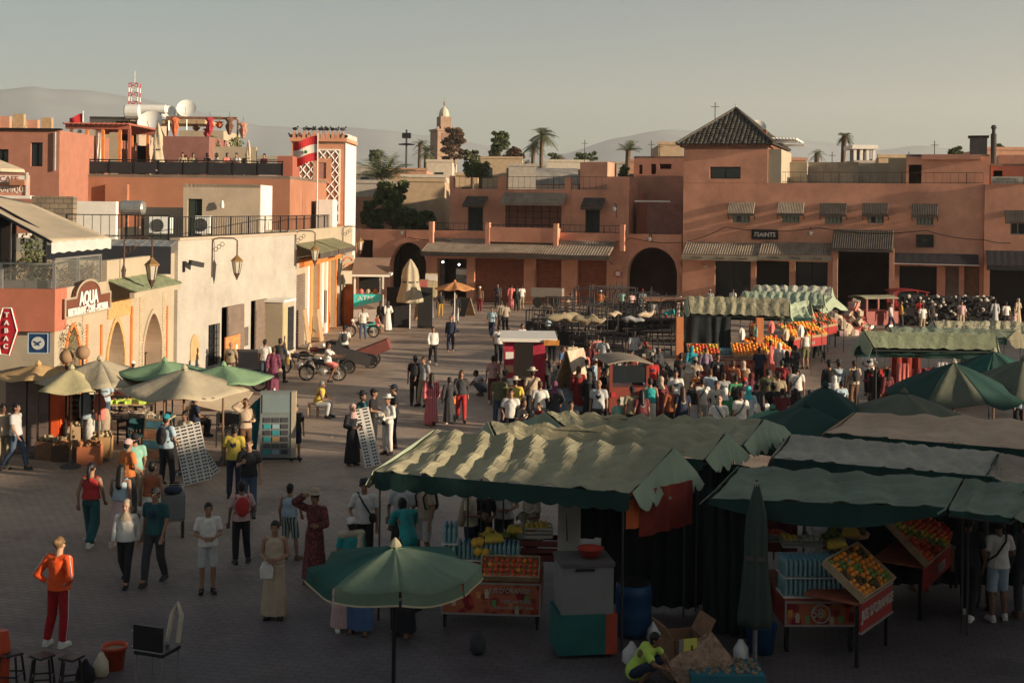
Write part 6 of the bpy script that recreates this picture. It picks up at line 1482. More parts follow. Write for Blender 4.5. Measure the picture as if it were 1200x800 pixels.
tent('short grey green tent at the right edge above orange displays',(1112,597),(1184,606),(1130,562),(1225,566),2.4,2.58,rip=2,amp=.08,m_=GREYG,val=.07,sc=False,rows=2,back=.3,gab=GREYG)
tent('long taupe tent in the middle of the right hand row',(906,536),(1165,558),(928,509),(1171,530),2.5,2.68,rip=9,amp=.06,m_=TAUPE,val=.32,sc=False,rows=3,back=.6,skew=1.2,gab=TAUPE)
tent('brownish tent end beyond the taupe tent at the right edge',(1160,557),(1230,590),(1172,531),(1260,545),2.5,2.7,rip=2,amp=.05,m_=canvas('fawn canvas',(.34,.26,.19)),val=.12,sc=False,rows=2,back=.5,gab=DKG)
tent('peach coloured tent at the back of the right hand row',(968,507),(1200,526),(1003,483),(1240,494),2.5,2.7,rip=5,amp=.06,m_=PEACH,val=.22,sc=False,rows=3,back=.6,gab=PEACH)
tent('sage tent with striped light in the middle distance at right',(1001,405),(1163,409),(1013,388),(1166,391),2.5,3.0,rip=8,amp=.06,m_=canvas('moss tent canvas',(.22,.25,.16)),val=.34,sc=False,rows=2,back=1.0,gab=SAGE_L)
tent('flat grey green tent just behind the striped one at right',(1035,391),(1180,396),(1042,383),(1190,386),2.5,2.8,rip=8,amp=.08,m_=GREYG,val=.25,sc=False,rows=2,gab=SAGE)
tent('farthest pale tent of the right hand group below the shop fronts',(1087,384),(1215,386),(1094,376),(1220,377),2.5,2.9,rip=9,amp=.05,m_=SAGE,val=.2,sc=False,rows=2)
tent('sage tent over the lit orange juice stall in the middle distance',(801,365),(922,368),(806,347),(924,350),2.5,3.2,rip=9,amp=.08,m_=SAGE,val=.3,sc=False,rows=2,back=.8,gab=SAGE_L)
tent('long pale tent behind the juice stall tent',(866,352),(962,353),(872,341),(964,343),2.6,3.1,rip=9,amp=.07,m_=SAGE_L,val=.2,sc=False,rows=2,gab=SAGE_L)
tent('rearmost pale tent near the hotel front',(880,343),(975,345),(886,334),(974,336),2.6,3.1,rip=8,amp=.09,m_=canvas('pale canvas',(.42,.42,.33)),val=.15,sc=False,rows=2)
tent('light green tent flap right of the juice stalls',(922,372),(952,372),(918,358),(948,352),2.4,2.9,rip=3,amp=.12,m_=SAGE_L,val=.15,sc=False,rows=2,gab=SAGE_L)
tent('drooping green tent beside the three wheeled van',(948,362),(990,360),(946,347),(975,347),2.2,2.8,rip=3,amp=.1,m_=SAGE_L,val=.15,sc=False,rows=2,gab=SAGE_L)
def parasol(label,px,py,z,r,rise,n=8,m_=SAGE,pole=.03,group=None,lean=(0,0),rot=0.3,val=.0,vm=None,mats=None,base=True,wav=.05,flat=1.0,trim=None,pos=None,pm=None):
 P=pos or G(px,py,z);e=empty('parasol',(P.x,P.y,0),rot,label,'parasol',group)
 pm=pm or mat('wood pole',(.20,.12,.07),var=.2)
 MB().tube([(-lean[0],-lean[1],0),(0,0,z)],pole,8).build('pole',pm,e)
 nn=n*6
 def h(u,v):
  a=2*pi*u;seg=(u*n)%1;sag=sin(pi*seg)
  rr=r*v*(1-.10*sag*v)*flat if n>4 else r*v*(1-.26*sag)
  return Vector((rr*cos(a),rr*sin(a),z-rise*v**1.15-.10*r*sag*v*(1-.3*v)+wav*.4*sin(a*5+v*4)*v))
 if mats:
  for k in range(n):
   def hk(u,v,k=k):return h((k+u)/n,v)
   MB().grid(hk,6,6,thick=.006).build('panel',mats[k%len(mats)],e,smooth=True)
 else:MB().grid(h,nn,7,thick=.006).build('canopy',m_,e,smooth=True)
 if val:
  def hv(u,v):
   p=h(u,1);a=2*pi*u;return Vector((p.x*(1+.01*v),p.y*(1+.01*v),p.z-val*v*(1-.15*sin(pi*((u*n)%1)))))
  if mats:
   for k in range(n):
    def hvk(u,v,k=k):return hv((k+u*.96+.02)/n,v)
    MB().grid(hvk,6,2,thick=.006).build('valance',mats[k%len(mats)],e)
    if trim:
     def ht(u,v,k=k):p=hv((k+u*.96+.02)/n,.9+.14*v);return Vector((p.x*1.012,p.y*1.012,p.z))
     MB().grid(ht,6,1,thick=.006).build('trim',trim,e)
  else:MB().grid(hv,nn,2,thick=.006).build('valance',vm or m_,e)
 MB().lathe([(.05,0),(.09,.03),(.05,.1),(.01,.14)],8,(0,0,z-.02)).build('cap',vm or m_,e)
 rb=MB()
 for k in range(n):p=h(k/n,.96);rb.tube([(0,0,z-.06),(p.x,p.y,p.z-.02)],.009,4)
 rb.build('ribs',pm,e,kind='stuff')
 if base:MB().lathe([(.26,0),(.26,.06),(.08,.09),(.05,.2)],12,(-lean[0],-lean[1],0)).build('base',mat('iron base',(.08,.08,.08)),e)
 return e
parasol('beige parasol with drooping sides nearest the cafe corner',117,421,2.7,1.65,.55,4,SANDC,rot=.5,group='parasols over the street stalls',mats=[SANDC])
parasol('long beige parasol with frilled right corner in front of the green ones',216,432,2.65,1.65,.55,4,SANDC,rot=.25,group='parasols over the street stalls',wav=.1)
parasol('bright green parasol at the right of the street stalls',262,428,2.6,1.4,.34,4,GLOW,rot=.5,group='parasols over the street stalls')
parasol('green parasol behind the long beige one',193,423,2.65,1.35,.3,4,GLOW,rot=.3,group='parasols over the street stalls')
parasol('small ochre parasol under the blue sign',45,427,2.5,1.2,.28,4,canvas('ochre canvas',(.5,.33,.16)),rot=.2,group='parasols over the street stalls')
parasol('cream and yellowish parasol half hidden beside the red kiosk',84,432,2.55,.95,.5,4,canvas('yellowed canvas',(.42,.38,.22)),rot=.9,group='parasols over the street stalls')
parasol('dark green market umbrella with cream trim in the foreground',463,640,2.3,1.16,.27,8,mats=[BOTTLE,BOTTLE,BOTTLE,BOTTLE,BOTTLE,canvas('painted sunlit sage panel',(.15,.215,.15)),canvas('painted sunlit sage panel',(0,0,0)),canvas('painted sunlit sage panel',(0,0,0))],val=.17,trim=mat('cream trim',(.55,.46,.30)),rot=.15,pm=BLACKM,pole=.028)  # three paler panels on the right: sunlight put into the canvas colour
parasol('brown orange parasol in front of the arcade shops',533,330,2.75,1.15,.38,8,OCH,rot=.2,pm=WHITEM)
P=G(480,385);closed_parasol((P.x,P.y,0),3.9,.78,'tall closed beige parasol standing by the drinks kiosk',SANDC,twist=False,zb=.38)
wb=empty('dark_display_board',(P.x,P.y+.4,0),0,'wide black display board behind the closed beige parasol','board')
for k in(-1,1):MB().box(.25*k-(1.1 if k<0 else-.15),0,0,.25*k+(.2 if k<0 else 1.0),.08,2.3).build('panel',mat('black board',(.02,.02,.022)),wb)
parasol('small round pale green umbrella among the crowd',905,479,2.45,.62,.28,8,canvas('jade canvas',(.10,.24,.16)),rot=.2,pole=.018,base=False)
parasol('steep dark green square parasol behind the taupe tent',967,452,3.1,1.75,1.0,4,DKG,rot=.5)
parasol('grey olive parasol peeking over the peach tent',1060,460,3.0,1.6,.62,8,canvas('olive grey canvas',(.11,.12,.085)),rot=.2)
parasol('dark green slanted parasol between the central and right tents',945,475,2.8,2.0,.75,4,DKG,rot=.9)
parasol('wide dark teal parasol over the souvenir stalls at right',1118,425,3.1,1.75,.8,8,mats=[DKG,canvas('olive grey canvas',(0,0,0)),DKG,DKG],rot=.1,wav=.1)
parasol('dark green parasol at the right edge behind the souvenir stall',1165,412,3.0,1.6,.7,8,mats=[BOTTLE,DKG],rot=.3)
parasol('grey green parasol cut by the right picture edge',1200,421,3.1,1.7,.8,8,canvas('olive grey canvas',(0,0,0)),rot=.3)
P=G(868,792);closed_parasol((P.x+.3,P.y+.5,0),2.75,.30,'tall closed grey green umbrella between the two fruit stalls',canvas('blackish green canvas',(.045,.065,.055)),twist=False,zb=.22)  # closed umbrella cloth in one very dark green
# fruit stalls
RIND=mat('orange fruit',(.85,.30,.03),rough=.45,var=.12,scale=6,spec=.4);TOM=mat('red orange fruit',(.70,.10,.025),rough=.4,var=.15,scale=6,spec=.4);LEMON=mat('yellow fruit',(.70,.48,.06),rough=.45,var=.15);DKF=mat('dark fruit',(.10,.07,.03),var=.3);GRF=mat('green fruit',(.18,.26,.06),var=.2)
BAN=mat('banana',(.68,.50,.08),rough=.5,var=.15);PLAST=mat('clear water plastic',(.20,.36,.38),rough=.2,var=.1,spec=.6);CAPB=mat('bottle cap blue',(.10,.35,.5))
CARTR=pattern_mat('bannerprint',(.22,.018,.022),(.42,.12,.06),5.0)or CL['bannerprint'];BANR=CL['bannerprint']
REDB=mat('red stall paint',(.30,.028,.025),rough=.5,var=.15,scale=3);REDW=mat('red stained board',(.33,.09,.05),rough=.6,var=.3,scale=4)
fb=MB();fb.ball((0,0,0),1,7,5);
def fruit_tray(label,loc,rz,w_,d,slope,r,mats,group,rows=None,side=WOODP,h=.12,heap=0.0):
 e=empty('fruit_tray',loc,rz,label,'fruit tray',group);q=Matrix.Rotation(slope,4,'X')
 b=MB();b.box(-w_/2,0,0,w_/2,d,.02,0,q)
 for(x0,y0,x1,y1)in((-w_/2-.02,-.02,w_/2+.02,0),(-w_/2-.02,d,w_/2+.02,d+.02),(-w_/2-.02,0,-w_/2,d),(w_/2,0,w_/2+.02,d)):b.box(x0,y0,0,x1,y1,h,0,q)
 b.build('crate',side,e)
 nx_,ny_=max(2,int(w_/(2.05*r))),max(2,int(d/(1.9*r)))
 for mi,m_ in enumerate(mats):
  m=MB()
  for j in range(ny_):
   for i in range(nx_):
    mk=(j//2+(i//3))%len(mats)if len(mats)>2 else(0 if(i*7+j*13)%11 else len(mats)-1)
    if mk!=mi:continue
    x=-w_/2+r+(w_-2*r)*i/max(1,nx_-1)+R.uniform(-.1,.1)*r;y=r+(d-2*r)*j/max(1,ny_-1)
    rr=r*R.uniform(.8,1.12);m.ball(q@Vector((x,y,.02+rr*.8+(r*.6 if(i+j)%2 else 0)+heap*sin(pi*i/nx_)*sin(pi*j/ny_))),rr,7,5)
  if m.v:m.build('fruit',m_,e,smooth=True,kind='stuff')
 return e
bot=MB();bot.lathe([(.032,0),(.034,.02),(.034,.12),(.030,.14),(.034,.16),(.033,.2),(.014,.25),(.014,.27)],7);BOTM=bot.mesh('bottle',PLAST,True)
def bottles(label,loc,rz,nx_,ny_,tiers,group=None):
 e=empty('bottle_stack',loc,rz,label,'water bottles',group);m=MB();c=MB()
 for t in range(tiers):
  for i in range(nx_):
   for j in range(ny_):
    p=(i*.075,j*.075,t*.29+.012)
    m.lathe([(.031,0),(.034,.12),(.030,.14),(.034,.16),(.033,.2),(.014,.25)],6,p,cap=False);c.lathe([(.015,.25),(.015,.275)],6,p)
 m.build('bottles',PLAST,e,kind='stuff',smooth=True);c.build('bottle_caps',CAPB,e,kind='stuff')
 for t in range(1,tiers):MB().box(-.05,-.05,t*.29-.012,nx_*.075,ny_*.075,t*.29).build('tray',WHITEP,e)
 MB().box(-.05,-.05,-.02,nx_*.075,ny_*.075,0).build('tray',WHITEP,e);return e
def banner_text(e,txt,x,z,y,size,m_=None,sx=.9):return text(txt,size,m_ or mat('banner white',(.48,.42,.36),var=0),e,(x,y,z),sx=sx)
def cart(label,c,rz,w_,d,h,bh=.45,txt=None,name='fruit_stall',wheels=True,bm=None,poster=True):
 e=empty(name,c,rz,label,'stall')
 MB().box(-w_/2,0,h-.06,w_/2,d,h).build('counter',REDW,e)
 MB().box(-w_/2,-.035,h-.06-bh,w_/2,-.002,h-.03).build('front_banner',bm or BANR,e)
 fr=MB()
 for(x0,z0,x1,z1)in((-w_/2,h-.06-bh,w_/2,h-.03-bh),(-w_/2,h-.06,w_/2,h-.03),(-w_/2,h-.03-bh,-w_/2+.03,h-.06),(w_/2-.03,h-.03-bh,w_/2,h-.06)):fr.box(x0,-.05,z0,x1,-.036,z1)
 fr.build('banner_frame',mat('chrome strip',(.45,.42,.38),metal=.6,rough=.4),e)
 for x in(-w_/2,w_/2-.03):MB().box(x,.0,h-.06-bh,x+.03,d,h-.061).build('side_panel',REDB,e)
 for x in(-w_/2+.06,w_/2-.06):
  for y in(.06,d-.06):MB().box(x-.03,y-.03,0 if not wheels else.1,x+.03,y+.03,h-.062).build('leg',BLACKM,e)
 if wheels:
  for x in(-w_/2+.06,w_/2-.06):
   for y in(.06,d-.06):m=MB();m.lathe([(.1,-.02),(.1,.02)],12,mtx=Matrix.Translation((x,y,.1))@Matrix.Rotation(pi/2,4,'Y'));m.build('wheel',mat('rubber',(.02,.02,.02)),e)
 if poster:
  for k in range(int(w_/.13)):
   x=-w_/2+.08+k*.13+R.uniform(-.02,.02);z=h-.1-bh*R.uniform(.25,.8);m_=(mat('juice print orange',(.60,.26,.06)),mat('juice print cream',(.5,.42,.3)),mat('juice print green',(.12,.28,.10)),mat('juice print red',(.45,.05,.03)))[k%4]
   m=MB();m.add([(x-.028,-.0365,z-.05),(x+.028,-.0365,z-.05),(x+.038,-.0365,z+.06),(x-.038,-.0365,z+.06)],[(0,1,2,3)]);m.build('printed_glass',m_,e)
   MB().ball((x,-.037,z+.075),.026,8,5,(1,.1,1)).build('printed_fruit',m_,e)if k%2 else None
 if txt:
  for(t_,x,z,s_)in txt:banner_text(e,t_,x,z,-.052,s_)
 return e
c0=G(575,737);SC1=cart('red printed juice stall under the large central tent',(c0.x,c0.y,0),radians(-3),1.62,1.5,.80,.5,txt=[('JUS D\'ORANGE',.3,.64,.11),('100% NATUREL',.42,.47,.08),('PANACHE  AVOCAT  FRAISE',.38,.37,.055)])
fruit_tray('tray of red orange fruit in rows on the central juice stall',(c0.x+.30,c0.y-.04,.81),radians(-3),.92,.38,radians(38),.042,[TOM,RIND],'fruit trays on the juice stalls')
bottles('water bottles lined up behind the fruit tray of the central stall',(c0.x-.62,c0.y+.48,1.0),radians(-3),15,4,1)
bottles('short block of water bottles at the left end of the central stall',(c0.x-.78,c0.y+.35,1.0),radians(-3),3,6,2)
m=MB();m.box(-.6,0,0,.75,.5,.1);e=m.build('shelf',REDB,loc=(c0.x,c0.y+.45,.885),rz=radians(-3),label='red shelf under the bottles of the central juice stall',cat='shelf')
for k,(px,py)in enumerate(((560,646),(569,647),(563,634),(557,635))):
 P=A(px,py,c0.y+.38);tag(inst('melon',gm(('melon',),lambda:(lambda b:b.mesh('melon',mat('melon skin',(.66,.38,.05),var=.12),True))(MB().ball((0,0,0),.075,12,9))),None,P),('round orange melon at the front left of the bottles','round orange melon right beside another at the front','orange melon higher at the back, right of two','reddish melon higher at the back, left of two')[k],'melon','melons on the central stall')
def slat_crate(label,loc,rz,w_,d,h,m_,group,fill=None,fm=None):
 e=empty('crate',loc,rz,label,'crate',group)
 for k in range(3):
  z=.02+k*h/3
  MB().box(-w_/2,-.012,z,w_/2,0,z+h/3-.03).build('slat',m_,e);MB().box(-w_/2,d,z,w_/2,d+.012,z+h/3-.03).build('slat',m_,e)
  MB().box(-w_/2-.012,0,z,-w_/2,d,z+h/3-.03).build('slat',m_,e);MB().box(w_/2,0,z,w_/2+.012,d,z+h/3-.03).build('slat',m_,e)
 MB().box(-w_/2,0,0,w_/2,d,.02).build('bottom',m_,e)
 if fill:
  m=MB()
  for i in range(int(w_/.08)):
   for j in range(int(d/.08)):m.ball((-w_/2+.04+i*.08,.04+j*.08,h-.02+R.uniform(0,.03)),.042,7,5)
  m.build('fruit',fm,e,kind='stuff',smooth=True)
 return e
CRD=mat('dark crate wood',(.09,.05,.035),var=.3,scale=8)
slat_crate('dark slatted crate left of centre on the juice stall',(c0.x+.02,c0.y+.8,1.0),-.05,.55,.35,.3,CRD,'crates on the central stall');slat_crate('red brown slatted crate at the right of the juice stall',(c0.x+.72,c0.y+.75,.9),-.05,.85,.4,.36,mat('red crate',(.18,.05,.045),var=.2),'crates on the central stall')
slat_crate('white plastic basket with yellow fruit on the red crate',(c0.x+.78,c0.y+.75,1.28),.05,.45,.35,.2,mat('white plastic',(.5,.48,.40)),'crates on the central stall',True,LEMON)
def bananas(label,loc,rz,n=9,s=1.0,group='banana bunches'):
 m=MB();e=empty('banana_bunch',loc,rz,label,'bananas',group)
 for k in range(n):
  a=-.7+1.4*k/n;o=V(.02*k-.08,0,0);m=MB();m.tube([V(sin(a)*.02,-.0,.14)+o,V(sin(a)*.08,-.06,.10)+o,V(sin(a)*.11,-.09,.04)+o,V(sin(a)*.10,-.08,0)+o],.018*s,6,rs=[.008,.018*s,.02*s,.008]);m.build('banana',BAN,e,smooth=True)
 return e
bananas('yellow banana bunch in the middle of the central stall',(c0.x+.02,c0.y+.45,1.30),.3,9,1.3);bananas('small banana bunch hanging beside the steel juicer',(c0.x+.42,c0.y+.9,1.34),-.2,7,1.2)
e=empty('juicer',(c0.x+.52,c0.y+.95,1.25),0,'steel juice machine among the fruit on the central stall','juicer')
MB().lathe([(.1,0),(.1,.25),(.07,.3),(.09,.42),(.02,.45)],12).build('body',METAL,e);MB().tube([(.05,0,.35),(.2,-.1,.5)],.015).build('lever',METAL,e)
for dx,m_,lb in((.3,GRF,'heap of green fruit'),(.66,RIND,'heap of oranges'),(-.05,LEMON,'heap of lemons')):
 P=(c0.x+dx,c0.y+1.1,1.2);m=MB();
 for k in range(26):r_=R.uniform(0,.16);a=R.uniform(0,6.28);m.ball((r_*cos(a),r_*sin(a)*.7,.03+(.16-r_)*R.uniform(.2,1)),.045,7,5)
 e=empty('fruit_heap',P,0,lb+' at the back of the central stall counter','fruit heap','fruit heaps on the central stall');m.build('fruit',m_,e,kind='stuff',smooth=True);MB().lathe([(.2,-.03),(.22,.02)],14).build('plate',METAL,e)
wbl=G(660,735,.0);MB().box(-.19,0,0,.19,.03,1.15).build('white_board',mat('scuffed white board',(.42,.40,.36),var=.2,stain=.3),loc=(wbl.x+.1,c0.y+.55,.8),rz=.1,label='scuffed white board standing beside the stall fridge',cat='board')
q0,q1=G(642,772),G(712,772)
q0.x+=.15
e=empty('stall_cabinet',(q0.x,q0.y,0),radians(8),'teal fronted cabinet with red side under the grey fridge','cabinet');W_=.92
MB().box(0,0,.05,W_-.18,.75,.66).build('body',mat('dark teal paint',(.02,.12,.11),var=.2),e);MB().box(W_-.18,0.0,.05,W_-.002,.75,.66).build('red_side',mat('red orange paint',(.38,.06,.03),var=.2),e)
e=empty('chest_fridge',(q0.x+.05,q0.y+.02,.662),radians(8),'grey chest fridge with dark lid on the teal cabinet','fridge')
MB().box(0,0,0,.8,.7,.72).build('body',mat('dull grey enamel',(.20,.20,.20),rough=.5,var=.12,stain=.3),e);MB().box(-.02,-.03,.722,.82,.72,.78).build('lid',mat('dark lid',(.10,.09,.09)),e);MB().box(.8,.25,.42,.812,.5,.66).build('sticker',mat('turquoise sticker',(.05,.40,.42)),e);MB().box(.2,-.03,.66,.5,-.031,.7).build('handle',BLACKM,e)
m=MB();m.lathe([(.14,0),(.2,.12),(.22,.13),(.19,.12),(.13,.02)],16);m.build('basin',mat('red plastic',(.40,.05,.03),rough=.35),loc=(q0.x+.5,q0.y+.4,1.46),label='red plastic basin on top of the grey fridge',cat='basin',smooth=True)
P=G(742,742);e=empty('water_barrel',(P.x,P.y,0),0,'blue plastic barrel beside the fridge under the central tent','barrel');MB().lathe([(.26,0),(.29,.1),(.29,.3),(.30,.33),(.29,.36),(.29,.6),(.30,.63),(.28,.8),(.25,.82)],20).build('body',mat('barrel blue',(.015,.07,.17),rough=.4,var=.1),e,smooth=True);MB().lathe([(.27,.821),(.27,.85)],20).build('lid',BLACKM,e)
P=G(893,765);e=empty('water_barrel',(P.x,P.y+.1,0),0,'blue plastic tub at the foot of the closed grey umbrella','tub');MB().lathe([(.19,0),(.24,.4),(.26,.42),(.22,.4),(.17,.05)],20).build('body',mat('barrel blue',(0,0,0)),e,smooth=True)
DRP=mat('black green drape',(.012,.018,.02),rough=.9,var=.3,scale=2);DRR=mat('dark red drape',(.22,.03,.02),rough=.9,var=.25,scale=3);ORD=mat('orange drape',(.55,.12,.03),rough=.9,var=.15)
def drape(label,A_,B_,z0,z1,m_,folds=9,name='drape',group='dark drapes between the stalls',amp=.06):
 A_,B_=Vector(A_),Vector(B_);d=(B_-A_);n=V(-d.y,d.x,0).normalized();o=Vector((A_.x,A_.y,0))
 ph_=R.uniform(0,30)
 def f(u,v):return A_-o+d*u+n*(amp*sin(u*folds*4.4+3*mnoise.noise(Vector((u*folds*.5,v*.4,ph_))))*(.4+.6*v)+amp*mnoise.noise(Vector((u*folds,v*2,ph_))))+V(0,0,z1-(z1-z0)*v-A_.z)
 return MB().grid(f,folds*6,4,thick=.01).build(name,m_,loc=o,label=label,cat='drape',group=group)
def gxy(px,py,z=0):p=G(px,py,z);return(p.x,p.y,0)
drape('dark drape hanging behind the grey fridge under the central tent',(1.6,22.0,0),(3.2,21.8,0),.05,2.5,DRP);drape('dark side wall drape of the central tent facing the gap',(3.2,21.8,0),(3.9,24.2,0),.05,2.45,DRP,14)
drape('black drape between the closed umbrella and the right fruit stall',(3.15,20.6,0),(3.95,20.3,0),.05,2.35,DRP,7);drape('dark drape along the back of the right hand row',(3.6,22.6,0),(4.3,22.0,0),.05,2.4,DRP,6)
drape('orange drape strip under the central tent gable',(1.83,19.9,0),(2.05,20.0,0),1.85,2.45,ORD,2,amp=.02);drape('dark red drape beside the orange strip under the gable',(2.06,20.02,0),(3.0,20.9,0),1.7,2.42,DRR,5,amp=.03)
drape('black drape closing the stall behind the fridge',(.95,21.3,0),(1.75,21.6,0),1.3,2.45,DRP,5);
drape('wine red drape behind the right fruit stall counter',(4.4,21.9,0),(4.95,21.9,0),1.0,2.3,mat('woven wine cloth',(.16,.03,.035),var=.3,scale=12),4,amp=.02);drape('long dark drape behind the right hand row of stalls',(5.9,23.2,0),(9.6,23.2,0),.1,2.4,DRP,14)
c1=G(957,762);SCR=cart('red printed fruit stall with water bottles under the grey green tent',(c1.x+.02,c1.y-.1,0),radians(2),1.12,1.6,.84,.36,txt=[('58',-.05,.62,.2)])
ring=MB();ring.tube([(.14*cos(t),-.055,.62+.14*sin(t))for t in[2*pi*k/20 for k in range(21)]],.012,5);ring.build('number_ring',mat('banner white',(0,0,0)),SCR)
bottles('two tier block of water bottles on the right fruit stall',(c1.x-.50,c1.y-.05,.86),radians(2),14,6,2)
side=empty('fruit_stall',(5.28,19.1,0),radians(54),'side wing of the right fruit stall with red lettered board and oranges','stall')
MB().box(0,0,.55,1.35,.03,.98).build('front_banner',REDB,side);banner_text(side,'JUS D\'ORANGE',.68,.78,-.012,.22,sx=.9);
fr_=MB();fr_.box(0,-.02,.52,1.35,.035,.549);fr_.box(0,-.02,.981,1.35,.035,1.0);fr_.build('banner_frame',mat('chrome strip',(0,0,0)),side)
for x in(.05,1.3):MB().box(x-.025,.05,0,x+.025,.1,.98).build('leg',BLACKM,side)
MB().box(0,.036,.94,1.35,.9,.98).build('counter',REDW,side)
def lp(e,x,y,z):return e.matrix_basis@Vector((x,y,z))
sm=Matrix.Translation(side.location)@Matrix.Rotation(radians(54),4,'Z')
fruit_tray('sloping tray of oranges with green stripes at the right stall corner',sm@V(.68,.02,1.0),radians(54),1.3,.75,radians(36),.042,[RIND,RIND,DKF,RIND,GRF],'fruit trays on the juice stalls')
bananas('large banana bunch on top of the bottles of the right stall',(c1.x+.35,c1.y+.45,1.48),.4,11,1.5);bananas('second banana bunch higher up on the right stall',(c1.x+.75,c1.y+.95,1.55),.1,8,1.3)
for k,(dx,dy,z)in enumerate(((-.28,.5,1.46),(.05,.5,1.46),(-.42,.85,1.46))):slat_crate(('clear plastic crate in the middle above the bottles','clear plastic crate on the right above the bottles','clear plastic crate at the back left above the bottles')[k],(c1.x+dx,c1.y+dy,z),.1*k,.3,.25,.14,mat('clear crate plastic',(.42,.42,.38),rough=.3),'plastic crates on the right stall',True,(LEMON,mat('whitish cups',(.5,.5,.45)),TOM)[k])
for dx,dy,z,m_,lb in((.45,.9,1.5,GRF,'heap of green fruit'),(.95,1.3,1.5,DKF,'heap of dark pineapples'),(.5,.3,1.3,LEMON,'little heap of lemons')):
 e=empty('fruit_heap',(c1.x+dx,c1.y+dy,z),0,lb+' on the right fruit stall','fruit heap','fruit heaps on the right stall');m=MB()
 for k in range(22):r_=R.uniform(0,.15);a=R.uniform(0,6.28);m.ball((r_*cos(a),r_*sin(a),.03+(.15-r_)*R.uniform(.2,1.2)),.05,7,5)
 m.build('fruit',m_,e,kind='stuff',smooth=True);MB().lathe([(.2,-.05),(.22,.02)],12).build('basket',WOODP,e)
def display(label,px,py,rz,L,z,mats,txt=None,r=.042,dep=.75,slope=34):
 P=G(px,py,0);e=empty('fruit_stall',(P.x,P.y,0),rz,label,'stall')
 MB().box(0,0,z-.38,L,.03,z).build('front_banner',REDB,e);MB().box(0,-.02,z+.001,L,dep,z+.02).build('counter',REDW,e)
 if txt:banner_text(e,txt,L/2,z-.22,-.012,.2,sx=.9)
 for x in(.05,L-.05):MB().box(x-.025,.05,0,x+.025,.1,z).build('leg',BLACKM,e)
 MB().box(0,dep-.03,.3,L,dep,z).build('back_panel',DRP,e)
 mm=Matrix.Translation(e.location)@Matrix.Rotation(rz,4,'Z')
 fruit_tray('steep fruit tray of the '+label,mm@V(L/2,0,z+.03),rz,L-.05,dep,radians(slope),r,mats,'fruit trays on the juice stalls')
 return e
display('red and green striped display behind the right fruit stall',1082,728,radians(58),2.3,.88,[TOM,TOM,mat('red fruit',(.42,.03,.02)),TOM,GRF,LEMON],'PRESSE',slope=42,dep=.9)
display('bright orange display with red lettered board near the right edge',1124,690,radians(52),2.2,.95,[RIND,RIND,DKF,RIND,LEMON],'JUS FRAIS 4DH',slope=38,dep=1.0)
display('lit orange display in front of the mid distance juice tent',886,447,radians(38),2.1,1.05,[RIND,LEMON,RIND,TOM],'JUS',r=.07,dep=1.0,slope=30);display('long orange display right of the mid distance juice stall',930,428,radians(48),3.0,1.1,[RIND,RIND,LEMON,TOM,DKF],'ORANGE',r=.075,dep=1.1,slope=30)
display('farther brown display at the end of the juice stalls',958,412,radians(55),2.6,1.1,[mat('dried fruit',(.30,.16,.07)),TOM,DKF],None,r=.08,dep=1.1,slope=30)
c2=G(852,452);e=cart('red juice stall with lit fruit in the middle distance',(c2.x,c2.y,0),0,3.2,1.6,1.1,.8,txt=[('JUS D\'ORANGE',0,.9,.22)])
fruit_tray('mid distance tray of tomatoes red and yellow',(c2.x-.9,c2.y,1.12),0,1.2,.7,radians(30),.06,[TOM,LEMON,TOM],'fruit trays on the juice stalls');fruit_tray('mid distance tray of bright oranges',(c2.x+.9,c2.y,1.12),0,1.3,.8,radians(30),.06,[RIND,TOM],'fruit trays on the juice stalls')
bottles('water bottles on the mid distance juice stall',(c2.x-.2,c2.y+.5,1.12),0,9,5,1)
for x0 in(-1.75,1.5):
 MB().box(0,0,0,.28,.3,2.5).build('stall_pillar',mat('orange pillar',(.55,.2,.08)),loc=(c2.x+x0,c2.y+1.9,0),label=('orange pillar at the left of the mid distance juice stall' if x0<0 else 'orange pillar at the right of the mid distance juice stall'),cat='pillar',group='stall pillars')
drape('dark cloth behind the mid distance juice stall',(c2.x-1.4,c2.y+2.2,0),(c2.x+.5,c2.y+2.2,0),.8,2.5,DRP,6)
for k in range(5):
 P=(c2.x+.9+k*.6,c2.y+2.0,1.6+.15*(k%3));m=MB();m.lathe([(.1,0),(.13,.2),(.09,.42),(.02,.5)],8,wob=lambda a,i:.3*sin(3*a+i));e=m.build('hanging_bag',(CL['white'],CL['mint'],CL['coral'],CL['cream'])[k%4],loc=P);tag(e,['white','mint','coral','cream','second white','second mint','last coral'][k]+' cloth bag hanging behind the mid distance juice stall','bag','bags hanging over the juice stall')
